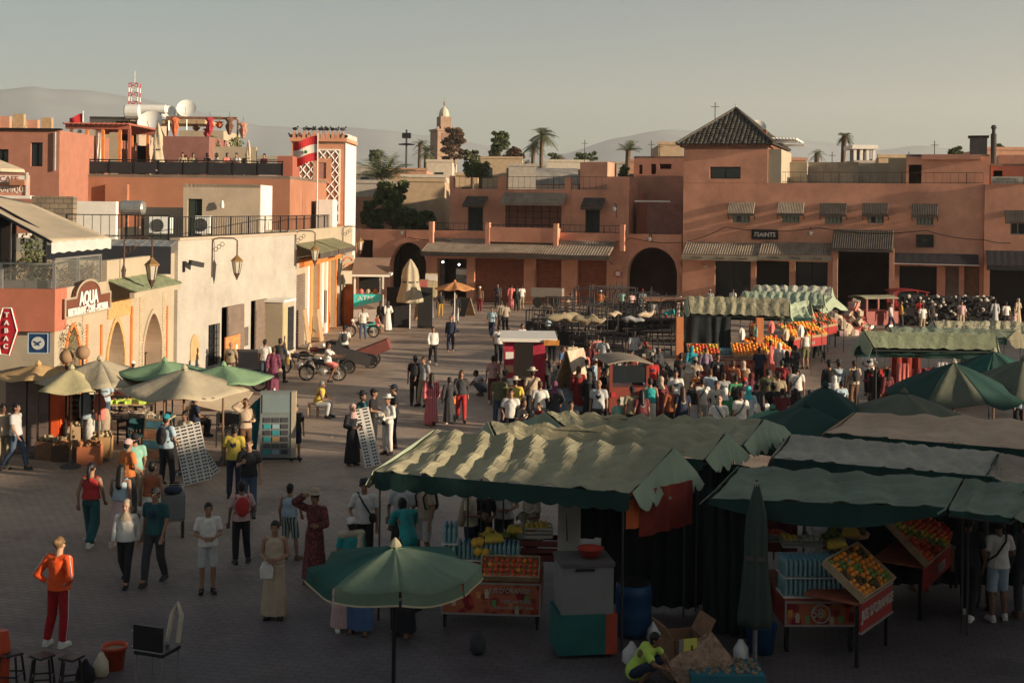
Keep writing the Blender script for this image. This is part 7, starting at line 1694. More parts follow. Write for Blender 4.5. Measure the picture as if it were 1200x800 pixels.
# mid square: red kiosk stall, three wheeler, boards, frames
def kiosk_red():
 P=G(590,478);e=empty('red_kiosk',(P.x,P.y,0),0,'red food kiosk with flat white roof left of the crowd','kiosk');k=P.y/1500
 Wd=62*k
 MB().box(0,0,0,12*k,.1,2.3).build('poster_panel',mat('crimson poster',(.40,.03,.06),var=.3,scale=4),e);MB().box(34*k,0,0,48*k,.1,2.3).build('poster_panel',mat('crimson poster',(0,0,0)),e)
 MB().box(12*k,.02,0,34*k,.1,1.0).build('counter_front',mat('maroon counter',(.16,.03,.03)),e);MB().box(0,.1,0,.1,2.2,2.3).build('side_wall',REDB,e);MB().box(0,2.2,0,48*k,2.3,2.3).build('back_wall',DARKI,e)
 MB().box(12*k,-.1,1.0,34*k,.5,1.05).build('counter',METAL,e)
 MB().box(-.15,-.35,2.302,62*k,2.5,2.42).build('roof',WHITEP,e)
 MB().box(46*k,-.4,2.2,64*k,-.36,2.38).build('roof_sign',mat('orange sign',(.6,.25,.06),var=.4,scale=6),e)
 for i,z in enumerate((1.8,1.35,.9)):MB().box(.05,-.012,z-.12,11*k,-.001,z+.12).build('menu_picture',(WHITEP,mat('menu orange',(.5,.3,.15)),WHITEP)[i],e)
kiosk_red()
def aboard(label,px,py,rz,w_,h,m_,group='folding boards in the square',txt=None,spread=.45):
 P=G(px,py);e=empty('folding_board',(P.x,P.y,0),rz,label,'board',group);a=atan2(spread,h)
 for s in(-1,1):
  q=Matrix.Rotation(a*s,4,'X');m=MB();m.box(-w_/2,-.02+s*.0,-h,w_/2,.02,0,0,Matrix.Translation((0,-s*.012,h*cos(a)))@q.inverted()if False else Matrix.Translation((0,-s*.03,h*cos(a)))@Matrix.Rotation(-a*s,4,'X'))
  m.build('panel',m_ if s>0 else WOODP,e)
 return e
aboard('pale folding board with faded red print in front of the crowd',672,482,radians(60),1.2,2.2,mat('faded poster',(.48,.38,.28),var=.4,scale=4),spread=.7)
aboard('wooden folding board beside the brown parasol',497,375,radians(20),1.0,1.7,mat('grey board',(.2,.2,.2)));aboard('dark folding frame right of the brown parasol',543,370,radians(-30),1.0,1.3,BLACKM,spread=.7)
MB().cbox((0,0,.5),(2.2,.05,1.0),0,0,radians(-48)).build('leaning_board',mat('blue grey board',(.16,.20,.23),var=.3,scale=5),loc=G(650,487),rz=.2,label='blue grey printed board lying tilted beside the folding board',cat='board')
def threewheeler(label,px,py,rz,colr,roofm,w_=2.0):
 P=G(px,py);e=empty('three_wheeler',(P.x,P.y,0),rz,label,'three-wheeler');m_=mat('tw '+label[:12],colr,rough=.45,var=.15)
 b=MB();b.box(-w_/2,0,.35,w_/2,1.9,1.15);b.build('body',m_,e)
 for x in(-w_/2,w_/2-.1):
  for y in(0,1.8):MB().box(x,y,1.152,x+.1,y+.1,1.9).build('post',m_,e)
 MB().box(-w_/2+.1,.02,1.3,w_/2-.1,.05,1.85).build('rear_window',GLASSD,e)
 m=MB();m.grid(lambda u,v:V(-w_/2-.1+(w_+.2)*u,-.15+2.3*v,1.92+.12*sin(pi*u)),10,2,thick=.04);m.build('roof',roofm,e)
 MB().box(-.3,-.02,.6,.3,-.003,.85).build('number_plate',mat('plate',(.5,.48,.4)),e);MB().box(-w_/2+.06,-.03,.85,-w_/2+.2,-.004,1.0).build('tail_light',FR,e);MB().box(w_/2-.2,-.03,.85,w_/2-.06,-.004,1.0).build('tail_light',FR,e)
 for x,y in((-w_/2+.12,.4),(w_/2-.12,.4),(0,2.2)):
  m=MB();m.lathe([(.2,-.07),(.3,-.06),(.3,.06),(.2,.07)],18,mtx=Matrix.Translation((x,y,.3))@Matrix.Rotation(pi/2,4,'Y'));w2=m.build('wheel',mat('rubber',(0,0,0)),e);m=MB();m.lathe([(.17,-.075),(.17,.075)],12,mtx=Matrix.Translation((x,y,.3))@Matrix.Rotation(pi/2,4,'Y'));m.build('rim',METAL,e)
 MB().box(-.35,1.9,.4,.35,2.5,1.1).build('nose',m_,e);return e
threewheeler('orange red three wheeled cart van with tan roof in the crowd',737,496,radians(8),(.20,.045,.03),AWN_TAN,1.3)
threewheeler('green and red three wheeled van near the hotel porch',1006,387,radians(-70),(.28,.06,.05),SAGE,1.5)
threewheeler('red three wheeled van parked before the dark shop fronts',1068,378,radians(0),(.32,.03,.03),REDB,2.0)
fm=mat('sooty steel',(.035,.033,.035),rough=.6,var=.2,metal=.3)
spots=[(655,408,2.6,1.4),(690,402,3.0,1.9),(728,398,2.8,1.7),(765,402,2.8,2.0),(665,386,2.8,1.7),(705,382,3.2,2.1),(745,380,2.8,1.8),(780,386,2.6,1.8),(700,420,2.6,1.0),(770,420,2.4,1.2),(640,395,2.2,1.4),(722,368,2.6,1.7)]
wd=['front left','front middle','front, right of middle','front right','middle left','tallest middle','middle, right','rear right beside the drinks cart','low one nearest the crowd','low one behind the goods heap','leftmost','rearmost']
for k,(px,py,L,h)in enumerate(spots):
 P=G(px,py);e=empty('unbuilt_stall',(P.x,P.y,0),R.uniform(-.25,.25),wd[k]+' dark metal food stall frame stacked with benches','stall frame','unbuilt food stall frames')
 m=MB()
 for x in(-L/2,L/2):
  for y in(0,1.6):MB().box(x-.03,y-.03,0,x+.03,y+.03,h).build('post',fm,e)
 for y in(0,1.6):MB().box(-L/2,y-.02,h+.002,L/2,y+.02,h+.06).build('rail',fm,e)
 for i in range(int(L/.3)):x=-L/2+.3*i+.1;m.tube([(x,0,.1),(x+R.uniform(-.25,.25),R.uniform(-.1,.3),h+R.uniform(.0,.5))],.022,4)
 m.build('leaning_bars',fm,e,kind='stuff')
 for i in range(4):MB().cbox((R.uniform(-.3,.3),.8,.3+i*.27),(L*.9,.35,.05),R.uniform(-.15,.15),0,0,R.uniform(-.04,.04)).build('bench',mat('sooty bench',(.07,.055,.05),var=.4),e)
 if k%2==0:MB().box(-L/2+.05,-.05,.15,L/2-.05,-.035,h*.6).build('black_sheet',mat('black sheet',(.018,.018,.02)),e)
for k,(px,py,z,s,m_,lb)in enumerate(((690,374,1.85,1.0,CL['khaki'],'long rolled cream tarpaulin on top of the stall frames'),(742,374,1.85,.7,CL['grey'],'pale blue grey bundle on the stall frames'),(662,372,1.6,1.3,CL['khaki'],'khaki rolled tarpaulin on the left frames'),(720,368,1.9,.5,CL['beige'],'white sack on the middle frames'),(757,368,1.9,.8,CL['beige'],'cream cloth heap hanging over the right frames'))):
 P=G(px,py,z);m=MB();m.ball((0,0,0),s,18,10,(.8,.22,.16));
 m.v=[(x,y+.15*mnoise.noise(Vector((x*4,k,zz))),zz+.22*mnoise.noise(Vector((x*3,y*3,k))))for x,y,zz in m.v];m.build('tarpaulin_bundle',m_,loc=P,rz=.2*k,smooth=True,label=lb,cat='bundle',group='bundles on the stall frames')
P=G(640,360,0);e=empty('handcart',(P.x,P.y,0),-.2,'grey cloth covered cart parked before the arcade shutters','cart');MB().box(-1.1,0,.7,1.1,1,1.3).build('body',mat('grey brown sheet',(.22,.19,.16)),e)
for x in(-.6,.6):m=MB();m.lathe([(.35,-.04),(.35,.04)],16,mtx=Matrix.Translation((x,-.06,.35))@Matrix.Rotation(pi/2,4,'X'));m.build('wheel',mat('rubber',(0,0,0)),e)
e=empty('drinks_cart',G(790,400),0,'stall cart with rusty flat roof behind the goods heap','cart');MB().box(-1.4,0,.5,1.4,1.6,1.1).build('body',fm,e);MB().box(-1.6,-.3,2.1,1.6,1.8,2.2).build('roof',mat('rusty roof',(.24,.12,.07),var=.3),e)
for x in(-1.3,1.25):
 for y in(.05,1.5):MB().box(x,y,0,x+.05,y+.05,2.099).build('post',fm,e)
def heap(label,px,py,rx,ry,h,n,s,mats,name='goods_heap'):
 P=G(px,py);e=empty(name,(P.x,P.y,0),0,label,'goods heap')
 for mi,m_ in enumerate(mats):
  m=MB()
  for k in range(n//len(mats)):
   a=R.uniform(0,6.28);q=sqrt(R.uniform(0,1));z=h*(1-q)*R.uniform(.75,1)+.05
   m.cbox((rx*q*cos(a),ry*q*sin(a),z),(s*R.uniform(.6,1.3),s*R.uniform(.4,1),s*R.uniform(.4,1)),R.uniform(0,3),0,R.uniform(0,3),R.uniform(0,3))
  m.build('goods',m_,e,kind='stuff')
 m=MB();m.lathe([(1,0),(.9,.1),(.5,h*.45),(.15,h*.85),(.02,h*.9)],16,sx=rx,sy=ry);m.build('pile_core',mat('dark cloth pile',(.05,.045,.04)),e)
GD=[CL['brown'],CL['cream'],CL['darkred'],CL['charcoal'],CL['grey'],mat('straw',(.30,.24,.13))]
heap('heaped baskets and leather goods between the carts and the red stall',757,452,1.5,1.6,1.7,500,.16,GD);heap('low spread of black and white goods on the ground right of the heap',785,455,1.5,1.2,.8,380,.15,[CL['charcoal'],CL['lightgrey'],CL['black']])
heap('pale sacks heaped beside the far green tents',968,392,1.6,1.0,1.6,120,.4,[CL['cream'],CL['beige'],CL['lightpink']]);heap('stack of cream sacks left of the three wheeled van',1001,388,.8,.7,2.0,70,.42,[CL['cream'],CL['coral'],CL['beige']])
e=empty('garment_display',G(1110,383),0,'wide display of black and white bundled garments before the shops','display')
for mi,m_ in enumerate((CL['black'],CL['offwhite'],CL['charcoal'])):
 m=MB()
 for k in range(150):m.ball((R.uniform(-2.4,2.9),R.uniform(0,1.5),R.uniform(.2,1.8)),R.uniform(.06,.13),6,5,(1,.8,R.uniform(.6,1.3)))
 m.build('garments',m_,e,kind='stuff')
MB().box(-2.5,.4,0,3.0,1.2,1.8).build('rack',DARKI,e)
for k,(px,py,w_,h,m_,lb)in enumerate(((1060,482,1.0,1.9,DRR,'dark red textile wall hanging under the striped tent'),(1102,482,.4,1.5,CL['white'],'white robe hung under the striped tent'),(1057,484,.4,1.5,CL['coral'],'bright coral robe hung under the striped tent'),(1082,484,.8,1.3,mat('woven wine cloth',(0,0,0)),'folded wine textiles under the striped tent'))):
 P=G(px,py);m=MB();m.grid(lambda u,v:V(-w_/2+w_*u,.05*sin(u*18+v),h*(1-v)+.2),14,4,thick=.03);m.build('hung_textile',m_,loc=(P.x,P.y,0),label=lb,cat='textile',group='textiles hung under the right tents')
for k,(px,py,L,lb)in enumerate(((1075,478,3.2,'table of red and white souvenirs under the wide dark parasol'),(1140,474,2.6,'second souvenir table under the dark parasol at right'))):
 P=G(px,py);e=empty('souvenir_table',(P.x,P.y,0),.1,lb,'table');MB().box(-L/2,0,.8,L/2,1,.86).build('table_top',CL['darkred'],e);MB().box(-L/2,-.01,.1,L/2,.01,.799).build('cloth_front',CL['maroon'],e)
 for x in(-L/2+.05,L/2-.05):MB().box(x-.03,.5,0,x+.03,.56,.799).build('leg',BLACKM,e)
 for mi,m_ in enumerate((CL['red'],CL['offwhite'],CL['brown'])):
  m=MB()
  for i in range(34):m.cbox((R.uniform(-L/2,L/2),R.uniform(.1,.9),.94+R.uniform(0,.35)),(.12,.1,.16),R.uniform(0,3))
  m.build('souvenirs',m_,e,kind='stuff')
P=G(414,384);e=empty('drinks_kiosk',(P.x+.0,P.y,0),radians(2),'drinks kiosk with turquoise counter and brown awning at the street end','kiosk');k=P.y/1500
Wk=32*k
TQ=mat('turquoise paint',(.07,.60,.56),rough=.5,var=.1)
MB().box(0,0,0,Wk,2.4,1.85).build('counter_body',mat('taupe panel',(.42,.37,.33),var=.1),e)
m=MB();m.poly([(0,-.02,1.15),(Wk,-.02,1.55),(Wk,-.02,1.9),(0,-.02,1.9)],.015);m.build('turquoise_band',TQ,e);m=MB();m.poly([(Wk*.35,-.02,0),(Wk,-.02,0),(Wk,-.02,.55)],.015);m.build('turquoise_corner',TQ,e)
m=MB();m.poly([(Wk*.45,-.025,1.32),(Wk,-.025,1.0),(Wk,-.025,1.5)],.01);m.build('white_swoosh',WHITEP,e)
text('ATM',.36,INKW,e,(Wk*.42,-.035,1.66),sx=1.2)
for x in(0,Wk-.1):
 for y in(0,2.3):MB().box(x,y,1.852,x+.1,y+.1,2.9).build('post',WHITEP,e)
MB().box(-.1,-.3,2.902,Wk+.5,2.6,3.02).build('roof_edge',WHITEP,e);MB().box(.1,2.2,1.853,Wk-.1,2.25,2.9).build('back_wall',DARKI,e)
m=MB();m.grid(lambda u,v:V(-.1+(Wk+.5)*u,-.28+2.6*v,3.03+.85*min(1,v*1.6)),6,5,thick=.04);m.build('awning_roof',mat('brown awning cloth',(.26,.17,.12),var=.12),e)
for kx in range(4):MB().ball((.4+kx*.4,.3,2.02),.14,8,6,(1,1,1.2)).build('goods',(CL['coral'],CL['cream'],CL['orange'],CL['lightpink'])[kx],e,smooth=True)
for k,(px,py,w_,h,m_,lb)in enumerate(((512,348,1.2,3.3,mat('shop poster grey',(.30,.25,.22),var=.4,scale=3),'tall printed shop panel beside the left arch'),(490,362,1.3,2.0,mat('souvenir board',(.35,.2,.14),var=.6,scale=6),'colourful souvenir board left of the brown parasol'),(548,352,1.8,2.4,mat('framed prints',(.25,.25,.24),var=.6,scale=5),'board of framed prints right of the brown parasol'),(505,362,.8,2.4,mat('yellowish poster',(.6,.52,.32),var=.3,scale=4),'yellowish poster held above the souvenir board'))):
 P=G(px,py);e=empty('shop_board',(P.x,P.y,0),FB.a*.5,lb,'board');z0=0 if h>3 else.8
 MB().box(-w_/2,0,z0,w_/2,.08,h).build('panel',m_,e);MB().box(-w_/2,-.04,h-.5,w_/2,-.001,h-.1).build('header',WHITEP if k!=1 else CL['coral'],e)
 for x in(-w_/2,w_/2-.06):MB().box(x,.1,0,x+.06,.14,h).build('leg',BLACKM,e)
for k,(px,py)in enumerate(((519,307),(538,310))):
 P=A(px,py,92.4);e=empty('hanging_bulb',P,0,('left','right')[k]+' lit white bulb inside the open arcade shop','bulb','lit bulbs in the arcade shop');MB().ball((0,0,0),.075,10,8).build('bulb',LAMP_ON,e);MB().tube([(0,0,.1),(0,0,.8)],.015).build('cord',BLACKM,e)
for k,(px,py,zt_)in enumerate(((827,357,4.9),(920,345,4.9))):
 P=G(px,py+6);yt=[312,314][k];zt_=A(px,yt,P.y).z;e=empty('market_lamp',(P.x,P.y,0),.3,('left','right')[k]+' double tube lamp on a thin post before the hotel','lamp','lamps before the hotel')
 MB().tube([(0,0,0),(0,0,zt_)],.04).build('post',BLACKM,e);MB().cbox((.5,0,zt_+.15),(1.9,.4,.16),0,0,radians(-9)).build('lamp_head',mat('orange lamp housing',(.55,.30,.12)),e);MB().cbox((.55,-.25,zt_-.02),(1.7,.18,.1),0,0,radians(-9)).build('tube',WHITEM,e)
e=sign('no_entry_sign','small round red rimmed sign on the arcade pillar',FB,721,317,728,324,-.2,WHITEP,[],INKW);MB().tube([(.22*cos(t),-.14,.22*sin(t))for t in[2*pi*j/14 for j in range(15)]],.04,5).build('rim',FR,e)
# street stalls on the left
def bx0(name,lb,cat,px,py,w_,d,h,m_,rz=0.0,group=None,z=0.0,x=0,y=0):
 P=G(px,py);return MB().box(-w_/2,0,0,w_/2,d,h).build(name,m_,loc=(P.x+x,P.y+y,z),rz=rz,label=lb,cat=cat,group=group)
P=G(5,532);k=P.y/1500
e=empty('metal_kiosk',(P.x,P.y,0),0,'closed grey metal kiosk with bright orange red side under the ochre parasol','kiosk');W_=52*k
MB().box(0,.1,0,W_,1.6,2.05).build('body',mat('kiosk red',(.80,.12,.03),rough=.5,var=.1),e);MB().box(W_+.001,.05,0,W_+.25,1.5,2.1).build('side_panel',mat('kiosk red',(0,0,0)),e)
for i in range(2):
 d_=MB().box(W_*(.0+.5*i)+.02,0,.05,W_*(.48+.5*i),.099,2.0).build('door',mat('grey brown metal sheet',(.17,.13,.12),rough=.6,var=.2,scale=2),e)
 for j in range(6):MB().box(W_*.5*i+.08,-.02,.15+j*.3,W_*(.46+.5*i),-.002,.17+j*.3).build('rib',mat('grey brown metal sheet',(0,0,0)),d_)
MB().box(-.1,-.2,2.12,W_+.35,1.7,2.2).build('roof',BLACKM,e)
bx0('sign_box','long black box sign under the blue emblem sign','sign',50,500,1.0,.1,.3,BLACKM,z=3.05,y=-2)
bx0('black_cabinet','black cabinet with yellow edge right of the red kiosk side','cabinet',83,518,.62,.5,1.15,BLACKM,x=0)
bx0('yellow_panel','narrow yellow green panel beside the black cabinet','panel',91,517,.1,.5,1.2,mat('yellow green',(.42,.40,.14)))
bx0('red_brown_box','large red brown box behind the fruit crates','box',68,528,.95,.5,.95,mat('red brown board',(.22,.07,.05),var=.2))
GDC=mat('copper trinkets',(.42,.20,.09),var=.5,scale=20);GDT=mat('tan trinkets',(.38,.30,.18),var=.5,scale=20)
for i,(px,py,w_,h,m_,lb,fm_)in enumerate(((55,540,.7,.5,WOOD,'low dark crate of goods nearest the metal kiosk',GDT),(78,542,.85,.42,CRD,'dark crate topped with small copper pieces',GDC),(102,546,.55,.5,mat('copper box',(.50,.17,.08),var=.2),'copper red carton in front of the bag stand',GDC),(117,540,.5,.62,mat('tan carton',(.48,.30,.14)),'tan carton at the right end of the crates',GDT),(88,532,.6,.75,WOODP,'pale tray of small goods behind the front crates',GDT))):
 P=G(px,py);e=empty('crate',(P.x,P.y,0),.1*i-.2,lb,'crate','crates at the left street stall');MB().box(-w_/2,0,0,w_/2,.45,h).build('body',m_,e)
 m=MB();
 for _ in range(30):m.cbox((R.uniform(-w_/2.2,w_/2.2),R.uniform(.03,.42),h+R.uniform(0,.1)),(.09,.07,.06),R.uniform(0,3),0,R.uniform(0,2))
 m.build('goods',fm_,e,kind='stuff')
P=G(97,528);e=empty('bangle_rack',(P.x,P.y,0),0,'tall black rack hung with rows of small trinkets','rack')
MB().box(-.42,.03,0,.42,.06,1.55).build('back',BLACKM,e);m=MB()
for r_ in range(9):
 for c_ in range(9):m.ball((-.36+c_*.09,0,.2+r_*.15),.028,5,4)
m.build('trinkets',mat('mixed metal',(.30,.22,.15),var=.6,scale=20),e,kind='stuff');MB().box(-.42,0.061,0,-.38,.5,.04).build('foot',BLACKM,e)
P=G(110,532);e=empty('garment_stand',(P.x,P.y,0),.2,'stand hung with pale blue coral and white clothes','stand');MB().tube([(0,0,0),(0,0,1.75)],.02).build('pole',METAL,e);MB().tube([(-.35,0,1.7),(.35,0,1.7)],.015).build('bar',METAL,e)
for i,(c_,x,z)in enumerate((('lightblue',-.25,.95),('coral',.12,.9),('white',-.1,.25),('lightblue',.05,.35),('beige',.27,.5))):MB().lathe([(.07,0),(.15,.05),(.16,.5),(.1,.7),(.02,.75)],9,(x,.02*i,z),sy=.5,wob=lambda a,i:.15*sin(a*3+i)).build('garment',CL[c_],e,smooth=True)
def table(px,py,w_,d,h,m_,lb,rz=0.0,goods=None):
 P=G(px,py);e=empty('table',(P.x,P.y,0),rz,lb,'table','tables of the street stalls');MB().box(-w_/2,0,h-.04,w_/2,d,h).build('table_top',m_,e)
 for x in(-w_/2+.04,w_/2-.04):
  for y in(.04,d-.04):MB().box(x-.02,y-.02,0,x+.02,y+.02,h-.041).build('leg',BLACKM,e)
 MB().box(-w_/2+.04,d/2-.02,.28,w_/2-.04,d/2+.02,.31).build('stretcher',BLACKM,e)
 if goods:
  m=MB()
  for _ in range(16):m.cbox((R.uniform(-w_/2.3,w_/2.3),R.uniform(.08,d-.08),h+.05),(.16,.13,.1),R.uniform(0,3))
  m.build('goods',goods,e,kind='stuff')
 return e
table(140,524,1.3,.8,.8,mat('grey oilcloth',(.12,.12,.10)),'grey topped table at the left of the parasol row',.05,CL['beige']);table(172,522,1.2,.8,.75,mat('pale oilcloth',(.40,.36,.25)),'pale topped table in the middle of the parasol row',0,CL['cream']);table(250,512,1.8,.9,.8,WOODP,'wooden table with a tilted pale board at the right of the parasols',.05)
table(225,500,1.7,.8,.85,WOOD,'brown table behind the parasol poles',0);table(150,505,1.4,.8,.8,WOODP,'pale table behind the grey topped one',.1,CL['lime'])
MB().cbox((0,0,0),(1.5,.03,1.15),0,0,radians(-62),radians(10)).build('tilted_board',mat('pale plywood',(.55,.44,.30),var=.12),loc=G(256,512)+Vector((0,.3,1.1)),rz=-.2,label='large pale board tilted on the wooden table under the frilled parasol',cat='board')
def chair(px,py,rz,m_,lb,group='chairs by the street stalls',seat_h=.45):
 P=G(px,py);e=empty('chair',(P.x,P.y,0),rz,lb,'chair',group);MB().box(-.22,-.22,seat_h,.22,.22,seat_h+.04).build('seat',m_,e);MB().box(-.22,.2,seat_h+.15,.22,.23,.9).build('backrest',m_,e)
 for x in(-.2,.2):
  for y in(-.2,.2):MB().box(x-.018,y-.018,0,x+.018,y+.018,seat_h-.001 if y<0 else.9).build('leg',BLACKM,e)
for i,(px,py,rz,m_,lb)in enumerate(((160,530,.4,CL['darkteal'],'dark green chair in front of the pale table'),(188,520,-.5,CL['darkteal'],'second dark green chair behind the ladder board'),(262,522,.2,BLACKM,'black chair by the parasol pole'),(276,520,2.9,BLACKM,'black chair nearest the mirror rack'),(150,520,1.2,CL['charcoal'],'charcoal chair at the grey table'))):chair(px,py,rz,m_,lb)
P=G(176,545);e=empty('ladder_rack',(P.x,P.y,0),-.25,'wooden ladder rack with framed pictures leaning between stalls','rack')
for x in(-.3,.3):MB().cbox((x,.15,.62),(.05,.04,1.3),0,0,radians(-14)).build('rail',WOODP,e)
for j in range(5):MB().cbox((0,.3-.32+.13*j*.5,.15+j*.25),(.55,.05,.04),0).build('rung',WOODP,e);
for j in range(4):MB().cbox((0,-.0+.06*j,.28+j*.25),(.5,.02,.19),0,0,radians(-14)).build('picture',(mat('picture warm',(.45,.2,.1),var=.5),mat('picture blue',(.1,.25,.3),var=.5))[j%2],e)
def glasses_board(lb,px0,py0,px1,py1,top_px,top_py,rz,w_,L,lean,ry=0.0):
 P=G(px0,py0);e=empty('sunglasses_board',(P.x,P.y,.02),rz,lb,'display board','sunglasses boards in the square');e.rotation_euler=(0,ry,rz)
 q=Matrix.Rotation(radians(-lean),4,'X')
 MB().box(0,0,0,w_,.03,L,0,q).build('panel',mat('white board',(.58,.56,.52),var=.06),e);m=MB();rws=int(L/.085);cl_=int(w_/.15)
 for r_ in range(rws):
  for c_ in range(cl_):
   x=(c_+.5)*w_/cl_;z=(r_+.5)*L/rws
   for s_ in(-.033,.033):m.add([q@Vector((x+s_+dx,-.012,z+dz))for dx,dz in((-.026,0),(-.015,-.02),(.015,-.02),(.026,0),(.015,.02),(-.015,.02))],[(0,1,2,3,4,5)])
   m.box(x-.06,-.014,z+.012,x+.06,-.008,z+.02,0,q)
 m.build('sunglasses',mat('dark lenses',(.02,.02,.022),rough=.2,spec=.6),e,kind='stuff')
 MB().tube([q@Vector((w_/2,.03,L*.9)),Vector((w_/2,L*.55,0.02))],.015).build('prop',WOODP,e)
glasses_board('near vertical white board of sunglasses held by the man with a backpack',216,570,0,0,0,0,radians(14),.66,1.45,22,-.22);glasses_board('second white sunglasses board fanned out to the right',232,568,0,0,0,0,radians(24),.6,1.45,38,-.5)
glasses_board('tall narrow white bracelet board held by the person in the black robe',428,549,0,0,0,0,radians(12),.42,1.55,20,-.2)
P=G(304,541);e=empty('postcard_rack',(P.x,P.y,0),radians(6),'tall glazed postcard rack on wheels beside the teal scarf','rack');W_=.82;Hk=1.86
MB().box(0,.02,.1,W_,.3,Hk).build('case',mat('grey blue case',(.17,.20,.20),rough=.4),e);MB().box(W_+.001,.0,.1,W_+.12,.32,Hk).build('side',CREAM,e)
for r_ in range(6):
 for c_ in range(3):MB().box(.1+c_*.23,.0,.2+r_*.17,.28+c_*.23,.018,.32+r_*.17).build('postcard',[mat('card teal',(.04,.28,.30)),mat('card ochre',(.35,.22,.10)),mat('card dark',(.06,.06,.07)),mat('card sky',(.25,.35,.40))][(r_*2+c_*3+r_*c_)%4],e)
MB().box(.06,.0,1.3,W_-.06,.018,1.78).build('glass_panel',mat('reflecting glass',(.20,.26,.27),rough=.1,spec=.8),e);MB().box(-.15,0,.05,W_+.3,.05,.099).build('base_bar',BLACKM,e)
for x in(-.1,W_+.25):m=MB();m.lathe([(.045,-.02),(.045,.02)],10,mtx=Matrix.Translation((x,-.03,.046))@Matrix.Rotation(pi/2,4,'Y'));m.build('wheel',BLACKM,e)
P=G(283,538);m=MB()
def fs_(u,v):return Vector((-.12+.75*u*(1-v)*.9+.55*v*u+.0,.05*sin(u*14+v*3)+.1*(1-u),1.75*(1-v)*(.62+.38*u)+.28*v+.1*sin(pi*v)*(1-u)))
m.grid(fs_,18,10,thick=.012);m.build('teal_cloth',CL['teal'],loc=(P.x,P.y-.1,0),label='long teal cloth spread from the top of the postcard rack',cat='cloth',smooth=True)
def moto(lb,px,py,rz,body_,s=1.0,box=None):
 P=G(px,py);e=empty('motorbike',(P.x,P.y,0),rz,lb,'motorbike','motorbikes by the white wall');rb=mat('rubber',(0,0,0))
 for x in(-.62,.62):
  m=MB();m.tube([(x+.28*cos(t),0,.30+.28*sin(t))for t in[2*pi*j/20 for j in range(21)]],.04,6);w2=m.build('wheel',rb,e);m=MB()
  for j in range(6):t=pi*j/6;m.tube([(x-.25*cos(t),0,.3-.25*sin(t)),(x+.25*cos(t),0,.3+.25*sin(t))],.006,4)
  m.ball((x,0,.3),.06,8,6);m.build('spokes',METAL,w2)
  m=MB();m.tube([(x+.34*cos(t),0,.30+.34*sin(t))for t in[.3+2.4*j/8 for j in range(9)]],.03,5);m.build('mudguard',body_,e)
 m=MB();m.tube([(-.62,.06,.3),(-.3,.06,.32),(.1,.05,.35),(.35,0,.75)],.03,6);m.tube([(-.55,0,.62),(-.1,0,.6),(.35,0,.82)],.035,6);m.build('frame',BLACKM,e)
 MB().ball((-.0,0,.36),.17,10,8,(1.2,.7,.9)).build('engine',METAL,e);MB().ball((.12,0,.74),.17,12,8,(1.3,.6,.7)).build('tank',body_,e,smooth=True);MB().ball((-.33,0,.76),.2,12,8,(1.7,.6,.35)).build('seat',mat('black vinyl',(.02,.02,.02),rough=.4),e,smooth=True)
 MB().tube([(.62,0,.3),(.5,0,.7),(.4,0,.98)],.025,6).build('fork',METAL,e);MB().tube([(.3,-.32,1.02),(.4,-.12,1.0),(.4,.12,1.0),(.3,.32,1.02)],.016,5).build('handlebar',BLACKM,e)
 MB().ball((.5,0,.86),.09,10,8).build('headlight',WHITEM,e,smooth=True);MB().tube([(-.1,-.12,.25),(-.8,-.14,.3)],.04,6).build('exhaust',METAL,e)
 if box:MB().box(-.95,-.28,.75,-.5,.28,1.15).build('top_box',box,e)
 return e
DB=mat('dark bike paint',(.03,.03,.04),rough=.3,spec=.6);RBK=mat('dark red bike paint',(.18,.02,.02),rough=.3,spec=.6)
moto('dark motorbike carrying the rider in white, nearest the camera',378,446,radians(182),DB,1,None);moto('dark motorbike parked left, nose to the left',350,438,radians(170),DB);moto('motorbike with blue seat cover behind the rider',392,428,radians(175),mat('blue bike',(.03,.06,.12),rough=.3));moto('motorbike half hidden by the backpack man',372,430,radians(165),RBK,1,BLACKM)
moto('motorbike beside the drinks kiosk with its owner',424,395,radians(175),DB);moto('motorbike parked under the arched shop wall, left of two',128,492,radians(170),DB);moto('motorbike parked under the arched shop wall, right of two',146,487,radians(178),RBK);moto('small motorbike wheel showing behind the green parasol',284,458,radians(185),DB)
e=bx0('dark_stall','low black covered stall against the white brick wall','stall',291,447,1.9,.9,1.15,mat('black tarp',(.02,.022,.03),rough=.6,var=.2,bump=.4))
def cart2(lb,px,py,rz,m_,tilt):
 P=G(px,py);e=empty('handcart',(P.x,P.y,0),rz,lb,'cart','hand carts beside the motorbikes');q=Matrix.Translation((0,0,.48))@Matrix.Rotation(radians(tilt),4,'Y')
 b=MB();b.box(-.85,-.4,0,.85,.4,.05,0,q);b.box(-.85,-.43,0,.85,-.4,.45,0,q);b.box(-.85,.4,0,.85,.43,.45,0,q);b.box(.85,-.43,0,.88,.43,.45,0,q);b.box(-.88,-.43,0,-.85,.43,.45,0,q);b.build('tray',m_,e)
 for y in(-.5,.5):
  m=MB();m.tube([(.28*cos(t),y,.30+.28*sin(t))for t in[2*pi*j/18 for j in range(19)]],.045,6);m.lathe([(.2,-.01),(.2,.01)],12,mtx=Matrix.Translation((0,y,.3))@Matrix.Rotation(pi/2,4,'X'));m.build('wheel',mat('rubber',(0,0,0)),e)
 MB().tube([q@Vector((-.85,-.35,.02)),q@Vector((-1.6,-.35,-.1))],.025).build('shaft',WOODP,e);MB().tube([q@Vector((-.85,.35,.02)),q@Vector((-1.6,.35,-.1))],.025).build('shaft',WOODP,e)
